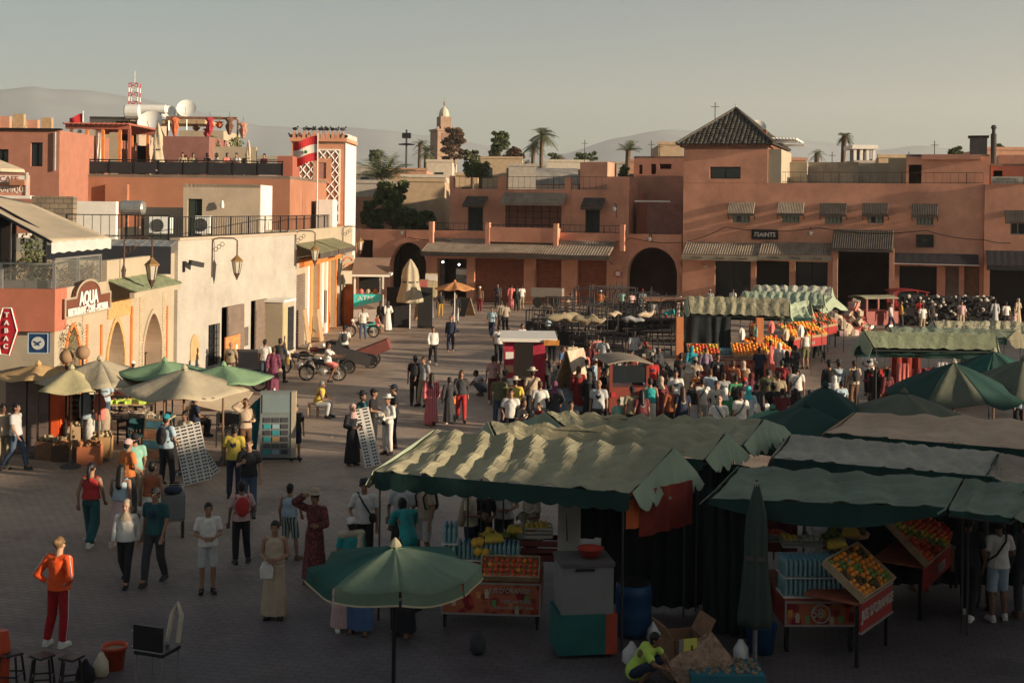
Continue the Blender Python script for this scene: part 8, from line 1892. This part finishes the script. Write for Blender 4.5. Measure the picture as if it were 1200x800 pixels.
cart2('red brown wooden handcart tilted up on two wheels',436,430,0,mat('maroon cart wood',(.18,.06,.05),var=.25),-22);cart2('black handcart tray tilted beside the red brown one',407,436,.2,mat('black cart',(.03,.028,.03)),15)
P=G(202,630);e=empty('pushchair',(P.x,P.y,0),.3,'grey pushchair piled with a dark bag behind the strolling couple','pushchair');MB().box(-.22,-.2,.42,.24,.25,.9).build('seat_box',mat('grey mesh',(.16,.16,.16)),e);MB().ball((0,0,.98),.2,10,7,(1,1,.4)).build('bag',CL['navy'],e,smooth=True)
for x in(-.2,.2):m=MB();m.tube([(x,.2*cos(t),.22+.2*sin(t))for t in[2*pi*j/16 for j in range(17)]],.025,5);m.build('wheel',mat('rubber',(0,0,0)),e)
MB().tube([(-.22,.2,.5),(-.22,.45,1.0),(.22,.45,1.0),(.22,.2,.5)],.014).build('handle',METAL,e);MB().box(-.2,-.16,.36,.2,.16,.4).build('tray',METAL,e)
STL=mat('black plastic',(.018,.016,.018),rough=.35)
for i,(px,py,lb)in enumerate(((22,792,'black plastic stool nearest the left edge'),(58,795,'black plastic stool under the tracksuit figure, middle of three'),(92,797,'black plastic stool with papers on top, right of three'))):
 P=G(px,py);e=empty('stool',(P.x,P.y-.3,0),.2*i,lb,'stool','black plastic stools in the foreground');MB().lathe([(.15,.42),(.16,.44),(.15,.455)],4,sx=1.15,sy=1.15).build('seat',STL,e)
 for a in range(4):t=pi/4+a*pi/2;MB().tube([(.15*cos(t),.15*sin(t),.42),(.21*cos(t),.21*sin(t),0)],.018,5).build('leg',STL,e)
 m=MB()
 for a in range(4):t,t2=pi/4+a*pi/2,pi/4+(a+1)*pi/2;m.tube([(.19*cos(t),.19*sin(t),.14),(.19*cos(t2),.19*sin(t2),.14)],.012,4)
 m.build('stretcher',STL,e)
P=G(134,783);e=empty('bucket',(P.x,P.y,0),0,'orange red plastic bucket on the paving in the foreground','bucket');m=MB();m.lathe([(.13,0),(.17,.3),(.19,.305),(.19,.35),(.175,.35),(.165,.31),(.12,.03)],20);m.build('body',mat('bucket red',(.50,.07,.03),rough=.35,var=.08),e,smooth=True);MB().lathe([(.15,.27),(.15,.29)],16).build('contents',CL['khaki'],e)
P=G(184,797);e=empty('chair',(P.x,P.y,0),radians(160),'dark folding chair with a pale curved frame behind it in the foreground','chair');MB().box(-.24,-.22,.42,.24,.22,.47).build('seat',STL,e);MB().box(-.24,.2,.5,.24,.24,.85).build('backrest',STL,e)
for x in(-.22,.22):
 for y in(-.2,.2):MB().tube([(x,y,.42),(x,y,0)],.018).build('leg',METAL,e)
MB().tube([(-.2,-.2,.5),(-.16,-.35,.85),(-.06,-.4,1.0),(.0,-.35,.85),(-.02,-.2,.5)],.035).build('curved_frame',CL['cream'],e)
e=empty('red_board',G(2,800),0,'red plastic object cut by the left edge beside the stools','board');MB().lathe([(.1,0),(.12,.5),(.08,.75)],10).build('body',mat('bucket red',(0,0,0)),e)
CB=mat('brown cardboard',(.24,.13,.075),var=.2,scale=4)
P=G(800,790);e=empty('cardboard_box',(P.x,P.y,0),.3,'open cardboard box with a yellow price card','box');W_=.25;e.scale=(1,1,.8)
for(x0,y0,x1,y1)in((-W_,-W_,-W_+.02,W_),(W_-.02,-W_,W_,W_),(-W_,W_-.02,W_,W_),(-W_,-W_,W_,-W_+.02)):MB().box(x0,y0,0,x1,y1,.75).build('side',CB,e)
MB().cbox((-W_-.08,0,.87),(.02,.5,.3),0,0,0,radians(-25)).build('flap',CB,e);MB().cbox((W_+.08,0,.9),(.02,.5,.34),0,0,0,radians(25)).build('flap',CB,e);pc=MB().box(-.13,-W_-.05,.5,.08,-W_-.03,.78).build('price_card',mat('yellow card',(.62,.60,.12)),e);text('1',.16,EYEM,pc,(-.0,-W_-.055,.6));MB().box(-.2,-W_-.05,.5,-.135,-W_-.03,.78).build('card_back',mat('grey card',(.2,.2,.2)),e)
P=G(818,797);MB().cbox((0,0,.3),(.9,.02,.55),0,0,radians(-40),radians(-25)).build('printed_carton',mat('printed carton',(.28,.18,.12),var=.6,scale=9),loc=(P.x,P.y-.15,0),rz=.5,label='printed carton leaning low in front of the open box',cat='carton')
P=G(850,800);e=empty('trinket_table',(P.x,P.y-.4,0),0,'low teal tray of small dark trinkets at the bottom edge','tray');MB().box(-.55,0,0,.5,.7,.25).build('tray',mat('teal oilcloth',(.03,.16,.20)),e);m=MB()
for _ in range(120):m.cbox((R.uniform(-.5,.45),R.uniform(.05,.65),.27),(.05,.03,.03),R.uniform(0,3))
m.build('trinkets',mat('mixed metal',(0,0,0)),e,kind='stuff')
for i,(px,py,lb,m_)in enumerate(((736,705,'stack of steel pots behind the blue barrel',METAL),(868,775,'white bottle by the closed grey umbrella',WHITEM),(767,752,'small white bottle beside the crouching boy',WHITEM),(740,778,'bundle of white bags before the crouching boy',CL['white']),(560,765,'dark boots and bags under the central stall',CL['charcoal']),(118,792,'crumpled pale cloth beside the stools',CL['cream']),(100,800,'dark shoulder bag next to the last stool',CL['black']))):
 P=G(px,py);m=MB();m.lathe([(.08,0),(.13,.05),(.12,.2),(.06,.28),(.03,.34)],10,wob=lambda a,i:.15*sin(a*2+i));m.build('oddment',m_,loc=P,rz=i,label=lb,cat='item',smooth=True)
P=G(370,489);e=empty('wooden_stool',(P.x-.1,P.y+.12,0),0,'small wooden stool under the seated man in yellow','stool');MB().box(-.17,-.17,.4,.17,.17,.44).build('seat',WOODP,e)
for x in(-.14,.14):
 for y in(-.14,.14):MB().box(x-.02,y-.02,0,x+.02,y+.02,.4).build('leg',WOODP,e)
lit=MB()
for _ in range(70):
 P=Vector((R.uniform(-13,16),R.uniform(17,78),.012));a=R.uniform(.02,.07);lit.cbox(P,(a,a*R.uniform(.5,1.2),.012),R.uniform(0,3),0,R.uniform(-.2,.2))
lit.build('litter',mat('paper scraps',(.45,.43,.38),var=.5,scale=3),kind='stuff')
# the people, one line each: place | facing | pose | height | top | bottom | head | skin | extras | label
CR='''68,757|172|hips|1.7|long brightorange|trousers trackred|bun blond|0|stripes,shoes white|person in bright orange and red tracksuit, hands on hips, seen from behind
18,551|75|walk|1.72|tee lightgrey|trousers denim|short black|1||man in pale grey shirt and jeans walking right past the metal kiosk
3,550|60|stand|1.7|tee beige|trousers khaki|short black|2||person in beige half cut by the left edge
106,641|175|walk|1.7|tank red|baggy darkteal|ponytail black|1|shoes white|woman in red vest and wide teal trousers walking away
141,640|178|walk2|1.66|tank lightblue|skirt lightpink|long black|1||woman in pale blue vest with pink jumper round her waist
149,606|150|stand|1.7|tee orange|trousers charcoal|cap lightpink|1||person in orange tee and pink cap behind the long haired woman
157,598|195|walk|1.75|tee mint|trousers khaki|cap black|1||man in green polo at the head of the strolling group
177,634|185|stand|1.62|tank rust|skirt white|short black|1||woman in tan top beside the pushchair
147,685|5|walk|1.56|long white|trousers black|scarf beige|0||woman in white blouse, beige headscarf and black trousers
181,684|-10|walk2|1.78|tee darkteal|trousers charcoal|cap black|1||man in dark teal tee and black cap beside the headscarfed woman
243,694|8|hold|1.6|tee white|shorts lightgrey|short black|1|shoes black|boy in white tee and pale shorts walking alone toward us
282,660|200|stand2|1.62|tee lightpink|trousers black|short black|2|backpack red|person in pink tee with bright red backpack
291,606|0|phone|1.76|tee black|trousers denim|short brown|0||man in black tee looking at his phone near the red backpack
274,583|185|stand|1.72|tee yellow|trousers navy|short black|2||man in yellow tee seen from behind near the postcard rack
346,538|0|stand|1.5|tee black|shorts navy|short black|1||boy in black tee and dark shorts near the postcard rack
372,489|70|sit2|1.7|tank yellow|trousers lightgrey|short grey|2|shoes black|old man in yellow vest sitting on a wooden stool
339,656|170|stand2|1.5|tank lightblue|shorts greenstripe|short black|1||boy in white top and striped green shorts seen from behind
368,682|-20|armup|1.7||longrobe redpattern|hat beige|1||woman in dark red patterned dress shading her eyes under a hat
321,724|5|hold|1.66|tank beige|maxi beige|bun black|1|handbag white|woman in strapless beige dress holding her hands together
426,668|0|stand|1.72|tee white|trousers black|curly black|1|sling black|man in white shirt with wide black sling bag
411,690|190|sit|1.75|tee turquoise|trousers charcoal|cap white|1|shawl cream|person in turquoise tee and white cap with cream shawl
478,694|200|lean|1.75|tee turquoise|trousers charcoal|short black|2||man in turquoise tee bending his head near the green umbrella
470,664|-15|stand|1.75|tee lightgrey|trousers charcoal|short black|2||man in grey polo standing behind the turquoise shirts
497,664|-60|stand2|1.78|tee beige|shorts white|curly black|1|backpack black|man in beige tee and white shorts with black backpack
444,694|100|sit|1.1|tee lightpink|shorts beige|short blond|0||small blond child among the henna customers
398,730|20|sit|1.6||longrobe lightpink|scarf coral|1||woman in pink robe seated under the green umbrella, left
432,733|-10|sit|1.6||longrobe blue|scarf navy|1||woman in blue robe seated under the green umbrella, middle
486,736|-30|sit|1.6||longrobe black|scarf black|1||woman in black robe seated under the green umbrella, right
550,672|80|hold|1.74|tee cream|trousers navy|curly black|1|shawl beige|young man in cream tee and draped shirt at the juice stall
566,668|30|hold|1.6|tee black|trousers navy|short black|2||boy in black tee behind the melons
590,664|-10|hold|1.78|tee white|trousers charcoal|short black|1||man in white tee at the back of the juice stall
622,672|-70|hold|1.75|tee beige|trousers black|cap black|2|apron white|juice seller in beige shirt and black cap at the counter
413,545|30|hold|1.65||longrobe black|scarf lightpink|1||person in long black robe and pale pink scarf holding a bracelet board
424,528|60|stand|1.68|tee darkteal|trousers charcoal|hat black|1||person in dark teal with black hat behind the black robe
437,526|80|hold|1.75|tee black|trousers black|cap black|1||man in black tee and cap facing right in the group of four
461,524|-70|hold|1.78|tee black|trousers black|cap navy|1||man in black tee and navy cap facing left in the group of four
454,532|-30|hold|1.62|long white|trousers white|hat white|1|load offwhite,beltbag black|seller all in white with belt bag carrying pale goods
486,475|185|stand|1.78|tee black|trousers black|short black|1|backpack black|man in black with large black backpack seen from behind
496,476|-40|stand2|1.75|tee grey|trousers khaki|short brown|1||man in grey facing the black backpack
505,498|185|walk|1.65||longrobe pinkstripe|long black|1||woman in long pink and red striped dress walking away
526,496|200|stand|1.5||robe charcoal|short black|2|handbag orange|girl in long black dress with orange bag
540,494|-5|walk|1.65|long charcoal|trousers red|long brown|1||woman in red outfit under open black cardigan
507,427|5|walk|1.68|long white|trousers black|short black|1||man in white long sleeved shirt and black trousers crossing the empty paving
528,413|0|walk2|1.75|long navy|trousers navy|cap rust|1||man in dark navy uniform and rust cap crossing the empty paving
320,459|190|walk|1.68||longrobe purplepattern|short brown|1|handbag beige|woman in purple red patterned robe walking by the white wall
310,450|175|stand|1.76|tee white|trousers denim|short black|1||man in white tee and jeans at the black covered stall
328,448|160|stand2|1.7|long charcoal|trousers black|short black|2|handbag mustard|dark clothed person with mustard bag beside the robed woman
270,452|180|stand|1.7|tee khaki|trousers brown|bald -|1||bald man in khaki shirt at the menu poster
403,428|200|stand2|1.75|tee white|trousers charcoal|cap black|2|backpack charcoal|man in white tee with dark backpack among the motorbikes
384,447|90|ride|1.72|tee white|shorts coral|short black|2||rider in white tee sitting on the nearest motorbike
425,399|175|stand|1.72|tee white|trousers denim|bald -|2||man in white shirt and jeans beside the kiosk motorbike
446,388|160|stand|1.65|long black|trousers black|long black|1||person in black at the drinks kiosk counter
454,388|200|stand2|1.68||longrobe white|scarf charcoal|1||woman in white robe next to the drinks kiosk
442,390|120|sit|1.4|tee coral|shorts beige|short black|1||child in coral tee at the drinks kiosk
534,379|0|stand|1.75|long black|trousers lightgrey|short black|2|apron charcoal|waiter in black under the brown parasol
562,366|-10|stand|1.75|tee brown|trousers darkred|cap white|2||man in brown shirt, red trousers and white cap near the shutters
516,372|20|stand|1.65|tee black|trousers mustard|short black|2||person in black and mustard left of the brown parasol
499,368|-20|stand|1.6|tee coral|trousers charcoal|scarf white|1||person in coral holding up the yellowish poster
467,372|150|stand|1.65||longrobe offwhite|short black|1||person in off white robe right of the closed beige parasol
583,361|0|stand|1.7|tee charcoal|trousers charcoal|short black|2|beltbag pink|person in charcoal with pink bag before the shutters
599,362|170|stand|1.68||robe coral|short black|1||woman in coral dress before the arcade shutters
605,366|185|stand|1.65|long black|trousers black|long black|1||person in black between coral and white figures
611,363|190|stand|1.74|tee white|trousers khaki|short black|1||man in white tee and khaki trousers before the shutters
576,397|-10|walk|1.72|tee lightblue|trousers navy|short black|2|shoes white|man in pale blue shirt walking toward us past the frames
587,388|180|stand|1.72|tee beigestripe|trousers charcoal|short brown|1||man in beige striped shirt seen from behind, left of a pair
592,390|200|stand2|1.68|tee beigestripe|trousers black|short black|1||shorter striped shirt person, right of a pair
584,427|185|walk2|1.75|tee white|trousers black|short black|1||man in white tee and black trousers near the red kiosk
596,427|90|hold|1.6|tee brown|trousers navy|short brown|1||boy in brown reaching toward the white tee man
606,432|170|stand|1.65||longrobe khaki|scarf beige|1||woman in khaki robe and beige scarf behind the red kiosk
h612,378|30|stand|1.7|tee white|trousers navy|short black|1||man in white beside the khaki robe
h622,384|180|stand|1.7|tee mustard|trousers black|short black|2||man in mustard vest by the stall frames
h643,363|200|reach|1.72|tee lightblue|trousers black|short black|2||worker in pale blue reaching up to the stall frames
h647,380|170|stand|1.72|tee beigestripe|trousers black|short black|2||worker in striped shirt below the stall frames
h578,416|190|stand|1.68|tee lightpink|trousers maroon|short black|1||man in pale pink shirt left of the red kiosk
568,463|-80|crouch|1.72|tee lightgrey|trousers denim|short black|2||man in grey white shirt crouching low at the left of the crowd
h585,437|175|stand|1.76|tee olive|trousers denim|short black|2||tall man in olive shirt and jeans seen from behind
h592,432|120|stand|1.7|tee charcoal|trousers black|short black|2||man in charcoal at the red kiosk window
h604,441|190|stand2|1.7|tee yellow|trousers charcoal|hat cream|1||person in yellow shirt with cream hat
h599,454|0|stand|1.76|tee white|shorts black|short black|1||man in white tee and sunglasses at the front left of the crowd
h624,431|175|stand|1.78|tee beige|trousers black|hat cream|1|sling brown|man in beige shirt and pale hat with brown sling
h633,445|185|stand2|1.7|tee white|shorts grey|short brown|1||man in white tee beside the folding board
h613,467|30|phone|1.65|tee black|trousers black|long brown|1||woman in black tee raising a phone at the front of the crowd
h632,471|-60|hold|1.4|tee darkred|shorts navy|short brown|0||child in dark red tee held by the woman in black
h655,423|170|stand|1.65||longrobe darkfloral|cap pink|1||woman in dark floral dress with pink cap
h669,468|20|stand|1.7|long charcoal|trousers black|short black|1||man in charcoal jacket and white collar before the folding board
h691,434|160|stand|1.68||longrobe black|scarf charcoal|1||woman in black abaya beside the folding board
h702,445|-10|stand|1.78|tee lightgrey|trousers charcoal|bald -|1||balding man in pale grey tee before the three wheeled van
h725,467|0|stand|1.3|tee mint|trousers grey|short brown|0||small child in pale green tee behind the tent roof
h762,442|185|stand|1.75|tank turquoise|trousers white|short black|1||man in turquoise tank top and white trousers
h660,404|60|stand|1.7|tee blue|trousers charcoal|short brown|1||man in blue shirt behind the kiosk roof sign
h671,397|190|stand|1.72|tee cream|trousers khaki|short black|1||man in cream behind the red kiosk
h684,409|175|stand|1.65|tee coral|trousers charcoal|short brown|1|backpack pink|person with pink backpack in the thick of the crowd
h691,399|170|stand|1.66||longrobe redpattern|hat brown|1||woman in red patterned robe with brown sun hat
h700,391|200|stand|1.72|tee coral|trousers navy|short black|1|backpack white|person in coral with white backpack
h707,394|150|stand2|1.7|tee lightgrey|trousers black|short black|2||man in light grey next to the white backpack
h698,418|-120|stand|1.74|tee lightblue|trousers navy|cap white|1||man in pale blue shirt and white cap in mid crowd
h714,407|120|stand|1.7|tee darkteal|trousers black|short black|2||man in dark teal with raised collar in mid crowd
h719,421|185|stand|1.72|tee cream|trousers beige|cap white|1||man in cream shirt and white cap behind the three wheeled van
h708,430|60|stand|1.7|long black|trousers black|short black|1||man in black beside the white caps
h743,388|190|stand2|1.72|tee lightgrey|trousers charcoal|short black|2||man in grey tee working at the benches
h741,410|-40|stand|1.6|tee coral|trousers maroon|short black|2||seller in coral sitting behind the goods heap
h772,407|30|stand|1.6||longrobe charcoal|scarf charcoal|1||woman in charcoal robe beside the goods heap
h704,339|180|stand|1.7|tank orange|trousers khaki|cap white|2||worker in orange vest in front of the arch
h729,338|175|stand|1.7|tee mint|trousers navy|short black|2||man in mint tee in front of the arch
h740,341|200|stand|1.65|tee lightpink|trousers charcoal|short black|1||person in pale pink before the arch
h753,338|180|stand|1.74|tee lightblue|trousers grey|cap red|1||man in pale blue tee and red cap before the dark arch
h664,341|120|lean|1.72|tee khaki|trousers brown|short black|2||worker in khaki leaning over the stall frames
h766,350|160|stand|1.7|tee white|trousers beige|cap white|1||man in white with white cap behind the rusty roofed cart
h782,352|90|bend|1.7|tee turquoise|trousers darkred|short black|2||man in turquoise bending at the drinks cart
h797,346|200|stand|1.7|tee lightpink|trousers beige|scarf white|1||person in pale pink and white scarf by the juice tent
h801,378|180|stand|1.72|tee turquoise|trousers charcoal|short black|2||worker in turquoise tee left of the juice tent
h816,388|160|stand2|1.7|tee green|trousers black|short black|2||man in green tee at the left of the juice stall
h810,404|200|stand|1.65||longrobe teal|scarf teal|1||woman all in teal near the juice stall
h832,338|180|stand|1.72|tee grey|trousers charcoal|cap grey|1||man in grey behind the juice tent roof
h859,338|150|stand|1.7|tee white|trousers charcoal|short black|1||person in white before the hotel window
h827,406|185|stand|1.66||longrobe mauve|short brown|1||woman in long mauve robe before the juice stall
h815,417|175|stand2|1.74|tee beige|trousers charcoal|cap khaki|1||man in beige tee and khaki cap before the juice stall
h841,414|5|stand|1.72|tee black|trousers darkteal|short black|1||man in black printed tee facing away from the juice stall
h859,421|180|hold|1.72|tee rust|trousers denim|short brown|1||man in rust shirt at the juice stall
h871,422|195|stand|1.66||longrobe beige|scarf beige|1|backpack brown|woman in beige robe with brown backpack
h890,406|180|stand|1.72|tee navy|trousers black|short black|2||person in navy before the lit fruit
h903,399|170|stand|1.6||dress coral|short black|2||girl in coral dress at the orange display
h914,400|150|stand|1.65||longrobe white|scarf white|1||woman in white robe and white headscarf by the oranges
h944,385|190|stand|1.75|tank white|shorts olive|short brown|1||man in white vest and olive shorts at the long display
h960,377|200|walk|1.72|tee yellow|trousers charcoal|short black|1|handbag offwhite|man in yellow tee carrying bags at the far display
h932,403|120|stand|1.68|tee charcoal|trousers black|short black|2||person in charcoal between the white robe and the display
h916,420|180|stand|1.7|tee darkred|trousers navy|short black|1||man in dark red football shirt
h934,427|170|stand|1.76|tee white|trousers black|short black|1|sling black|man in white tee with black sling at the edge of the crowd
h922,410|200|stand2|1.65|long black|trousers black|long black|1||long haired person in black near the red football shirt
h884,372|0|stand|1.7|tee orange|trousers black|short black|2||juice seller in orange under the far tent
h850,374|10|stand|1.7|tee white|trousers black|short black|2||juice seller in white under the far tent
h792,433|0|stand|1.72|tee white|trousers beige|short black|1||man in white tee facing us right of the goods
h787,449|185|stand|1.7|tee rust|trousers black|short brown|1||man in rust shirt just behind the tent roof
h800,452|180|stand|1.64|tee navy|trousers navy|long brown|1||woman in navy next to the rust shirt
h811,445|-20|stand|1.68|tank black|skirt lightgrey|long brown|0||woman in black strapless top and pale skirt
h823,441|190|stand|1.76|tee white|trousers lightgrey|short black|1|sling black|tall man in white tee and pale trousers with thin strap
h840,446|-10|stand2|1.7|tee offwhite|trousers beige|short brown|1||woman in off white behind the bald head
h850,453|170|stand|1.62||longrobe green|scarf white|1||woman in green with white patterned headscarf
h843,462|0|stand|1.76|tee white|trousers black|bald -|0|sling black|bald man in white tee with black strap at the tent edge
h860,452|180|stand|1.64||longrobe black|scarf black|1||woman in black headscarf between white shirts
h868,456|200|stand|1.76|tee white|shorts grey|short brown|1|sling navy|man in white tee with navy shoulder bag at the tent edge
h877,453|170|stand|1.64||longrobe lightblue|scarf cyan|1||woman with bright cyan headscarf
h887,448|150|stand|1.7|long charcoal|trousers black|short black|1||man in charcoal right of the cyan headscarf
h893,462|185|stand|1.6|tee white|skirt black|long black|1||long haired woman in white at the right of the crowd front
h906,447|200|stand|1.72|tee black|trousers black|short black|2||man in black above the pale green umbrella
h917,453|175|stand|1.66|tee maroon|trousers charcoal|short black|1||man in maroon tee above the pale green umbrella
h932,454|190|stand|1.62|tee black|trousers charcoal|long black|1||woman in black near the dark green parasol
h949,456|180|stand|1.3|tee charcoal|shorts black|short black|1||child in charcoal by the steep green parasol
h826,424|30|stand|1.7|tee maroon|trousers black|short black|2||man in maroon among the juice customers
h880,436|200|stand|1.66||longrobe purple|scarf maroon|1||woman in purple robe and maroon scarf
h900,432|160|stand|1.7|tee olive|trousers black|short black|1||man in olive tee in the right of the crowd
h848,436|200|stand|1.68|tee grey|trousers denim|short brown|1||man in grey tee behind the white shirts
h750,430|190|stand|1.7|tee denim|trousers black|short black|2||man in denim blue above the three wheeled van
h780,434|150|stand|1.66||longrobe brown|scarf brown|1||woman in brown robe by the low goods
h668,420|175|stand|1.7|tee grey|trousers navy|short black|2||man in grey tee just right of the red kiosk counter
h678,428|190|stand2|1.66||longrobe darkred|scarf brown|1||woman in dark red robe behind the folding board
h687,421|160|stand|1.72|tee navy|trousers black|cap black|2||man in navy tee and black cap in mid crowd
h724,411|200|stand|1.7|tee black|trousers charcoal|short black|2||man in black tee beside the dark bench stacks
h733,420|170|stand|1.7|tee beige|trousers brown|short black|1||man in beige tee above the tan van roof
h764,418|185|stand|1.7|tee red|trousers black|short black|2||man in red tee behind the goods heap
h798,412|175|stand|1.72|tee charcoal|trousers black|short black|2||man in charcoal tee left of the teal woman
h806,424|200|stand|1.66||longrobe cream|scarf offwhite|1||woman in cream robe left of the beige cap
h846,425|160|stand|1.64|long maroon|trousers black|long black|1||long haired woman in maroon among the juice customers
h862,438|190|stand|1.7|tee green|trousers charcoal|short black|1||man in green tee behind the crossed straps
h872,441|175|stand2|1.7|tee charcoal|trousers black|cap red|2||man in charcoal tee and red cap at the right of the crowd
h832,432|185|stand|1.68|tee lightblue|trousers navy|short brown|1||man in pale blue tee in front of the mauve robe
h818,434|170|stand|1.5|tee orange|shorts navy|short black|1||boy in orange tee in mid crowd
h774,441|200|stand|1.66||longrobe maroon|scarf beige|1||woman in maroon robe and beige scarf by the rust shirts
h912,436|180|stand|1.7|tee khaki|trousers black|short black|1||man in khaki tee at the thinning edge of the crowd
h640,412|150|stand|1.7|tee charcoal|trousers black|short black|2||man in charcoal leaning on the red kiosk corner
h650,446|170|stand|1.66||longrobe charcoal|scarf purple|1||woman in charcoal robe and purple scarf left of the folding board
h741,452|180|stand|1.7|tee khaki|trousers black|cap black|2||man in khaki tee and black cap right of the van's plate
h752,455|200|stand|1.64|tee maroon|trousers navy|long black|1||woman in maroon tee between the van and the turquoise top
h972,423|180|stand|1.72|long black|trousers black|hat black|1||man in black suit and hat before the steep parasol
h983,423|185|stand|1.7|tee lightblue|trousers grey|hat charcoal|1||man in pale blue shirt with dark hat
h978,440|180|stand|1.5||longrobe white|scarf white|1||small woman in white headscarf above the green parasol
h986,446|190|stand|1.5|tee lightblue|shorts navy|short black|1||child in pale blue beside the white headscarf
h1001,422|200|stand|1.74|tee beige|trousers brown|short brown|1|backpack charcoal|man in beige shirt with charcoal backpack at the edge of the shade
h1019,408|-30|hold|1.76|tee white|trousers black|short black|2|beltbag black|waiter in white tee and black apron in the open paving
h1027,431|170|stand|1.66||longrobe black|scarf black|1||woman in black robe left of the souvenir stalls
h1040,431|200|stand|1.68||longrobe maroon|scarf black|1||woman in maroon robe and black scarf by the souvenir stalls
h1134,405|0|stand|1.7|tee maroon|trousers black|cap white|2||seller in maroon under the striped tent end
h1081,356|185|stand|1.72|tee white|trousers khaki|short black|2||man in white tee before the red three wheeled van
h1056,352|90|stand|1.7|tee mustard|trousers charcoal|short black|2||man in mustard shirt left of the red van
h1044,354|60|walk|1.7|tee lightgrey|trousers navy|short black|1||man in light grey walking left of the red van
h1078,350|0|stand|1.7|tee red|trousers black|short black|2||man in red on the far side of the red van
h1092,352|20|stand|1.68|tee black|trousers black|cap white|2||seller behind the black and white garments, left
h1127,352|0|stand|1.7|tee lightpink|trousers beige|short black|1||seller in pale pink at the right of the garments
1130,381|60|sit|1.6||longrobe cream|scarf white|1||woman in cream seated before the garment display
1146,382|-60|sit|1.6||longrobe khaki|scarf beige|1||woman in khaki seated right of the garment display
h1166,351|180|stand|1.66||longrobe lightgrey|short black|1||woman in light grey dress by the dark shop fronts
h1179,353|190|stand|1.72|tee white|trousers black|short black|1||man in white near the right shop fronts
h1193,349|200|stand|1.66||longrobe beige|scarf beige|1||woman in beige at the right edge before the shops
h1188,360|170|walk|1.62|tank lightpink|trousers white|long brown|0||woman in pink vest and white trousers at the right edge
1134,726|150|walk|1.78|tee black|trousers black|short black|2|shoes white|man all in black walking beside the right fruit displays
1169,727|175|stand2|1.76|tee white|shorts lightblue|curly black|2|sling black,shoes white|man in white tee and pale teal shorts with black sling
1200,722|170|stand|1.72|long charcoal|trousers charcoal|short black|1||dark clothed person at the right edge beside the white tee
1152,712|160|stand|1.6|tee navy|trousers charcoal|long black|1||girl in navy between the two men at right
963,712|40|hold|1.7|tee white|trousers black|short black|2|apron white|vendor in white behind the water bottles
985,716|0|hold|1.68|tee navy|trousers black|short black|2||vendor in navy beside the white vendor
745,802|60|crouch|1.5|tee lime|shorts navy|short black|2||boy in bright lime tee crouching beside the cartons
1075,690|20|hold|1.7|tee darkred|trousers black|cap white|2||seller in dark red between the two bright displays
1194,512|0|stand|1.7|tee lightblue|trousers black|cap lightblue|1||person with pale blue cap at the right edge behind the peach tent
722,640|200|stand|1.7|tee charcoal|trousers black|short black|2||stall helper in charcoal in the dark under the central tent
122,505|20|hold|1.72|tee lightblue|trousers denim|short black|2||man in pale blue among the hung clothes at the left stalls
142,482|160|stand|1.7|tee black|trousers black|short black|2||man in black by the parked motorbikes under the arches
155,480|200|stand|1.68|long charcoal|trousers black|cap white|2||man in charcoal and white cap under the beige parasol
194,569|165|stand2|1.76|tee lightblue|trousers black|cap teal|1|backpack black|man with teal cap and black backpack at the sunglasses boards
216,556|-20|stand|1.66|tee cream|trousers black|long black|2||long haired seller in cream behind the sunglasses boards
287,540|30|armup|1.66|long beige|trousers brown|short brown|1||person in beige lifting the teal cloth
228,512|120|sit|1.7|tee navy|trousers black|short black|2||man in navy seated at the brown table
270,508|200|sit2|1.7|tee charcoal|trousers navy|short black|2||man in charcoal seated behind the tilted board'''
seen_l=set()
for ln in CR.split('\n'):
 f=ln.split('|');ht=float(f[3]);head=f[0][0]=='h';px,py=map(float,f[0].lstrip('h').split(','))
 P=G(px,py,ht)if head else G(px,py)
 ex=tuple(tuple(x.split())for x in f[8].split(','))if f[8]else()
 pn=f[2]
 person((P.x,P.y,0),float(f[1])+R.uniform(-12,12),'stand2' if pn=='stand' and R.random()<.35 else('base' if pn=='stand' else pn),ht*(R.uniform(.98,1.02)),tuple(f[4].split())or None,tuple(f[5].split())or None,tuple(f[6].split()),int(f[7]),ex,f[9])
for px,yh,lb,tc,ps,fc in((240,177,'terrace guest in black at the left of the pair by the rail','black','sit',60),(252,176,'terrace guest in white and blue right of the pair by the rail','white','sit',-60),(212,184,'small terrace guest in beige near the red wall','beige','sit',0),(222,184,'terrace guest in khaki near the red wall','khaki','sit',20),(266,184,'terrace guest in coral in the right hand row','coral','sit',40),(277,185,'terrace guest in white in the right hand row','white','sit',-20),(288,184,'terrace guest in brown in the right hand row','brown','sit',10),(308,186,'last terrace guest in maroon at the right end','maroon','sit',-30),(92,178,'waiter in black under the terrace pergola','black','base',30)):
 P=A(px,yh,68);person((P.x,68+R.uniform(0,.8),zT),fc,ps,1.7,('tee',tc),('trousers','charcoal'),('short','black'),1,(),lb,'guests on the roof terrace',lod=1)
for px,lb in((246,'small dark table between the pair at the terrace rail'),(272,'dark table before the right hand terrace guests')):
 P=A(px,190,67.4);e=empty('table',(P.x,67.4,zT),0,lb,'table','tables on the roof terrace');MB().box(-.35,-.3,.7,.35,.3,.74).build('table_top',WOOD,e);MB().tube([(0,0,0),(0,0,.7)],.04).build('leg',BLACKM,e)
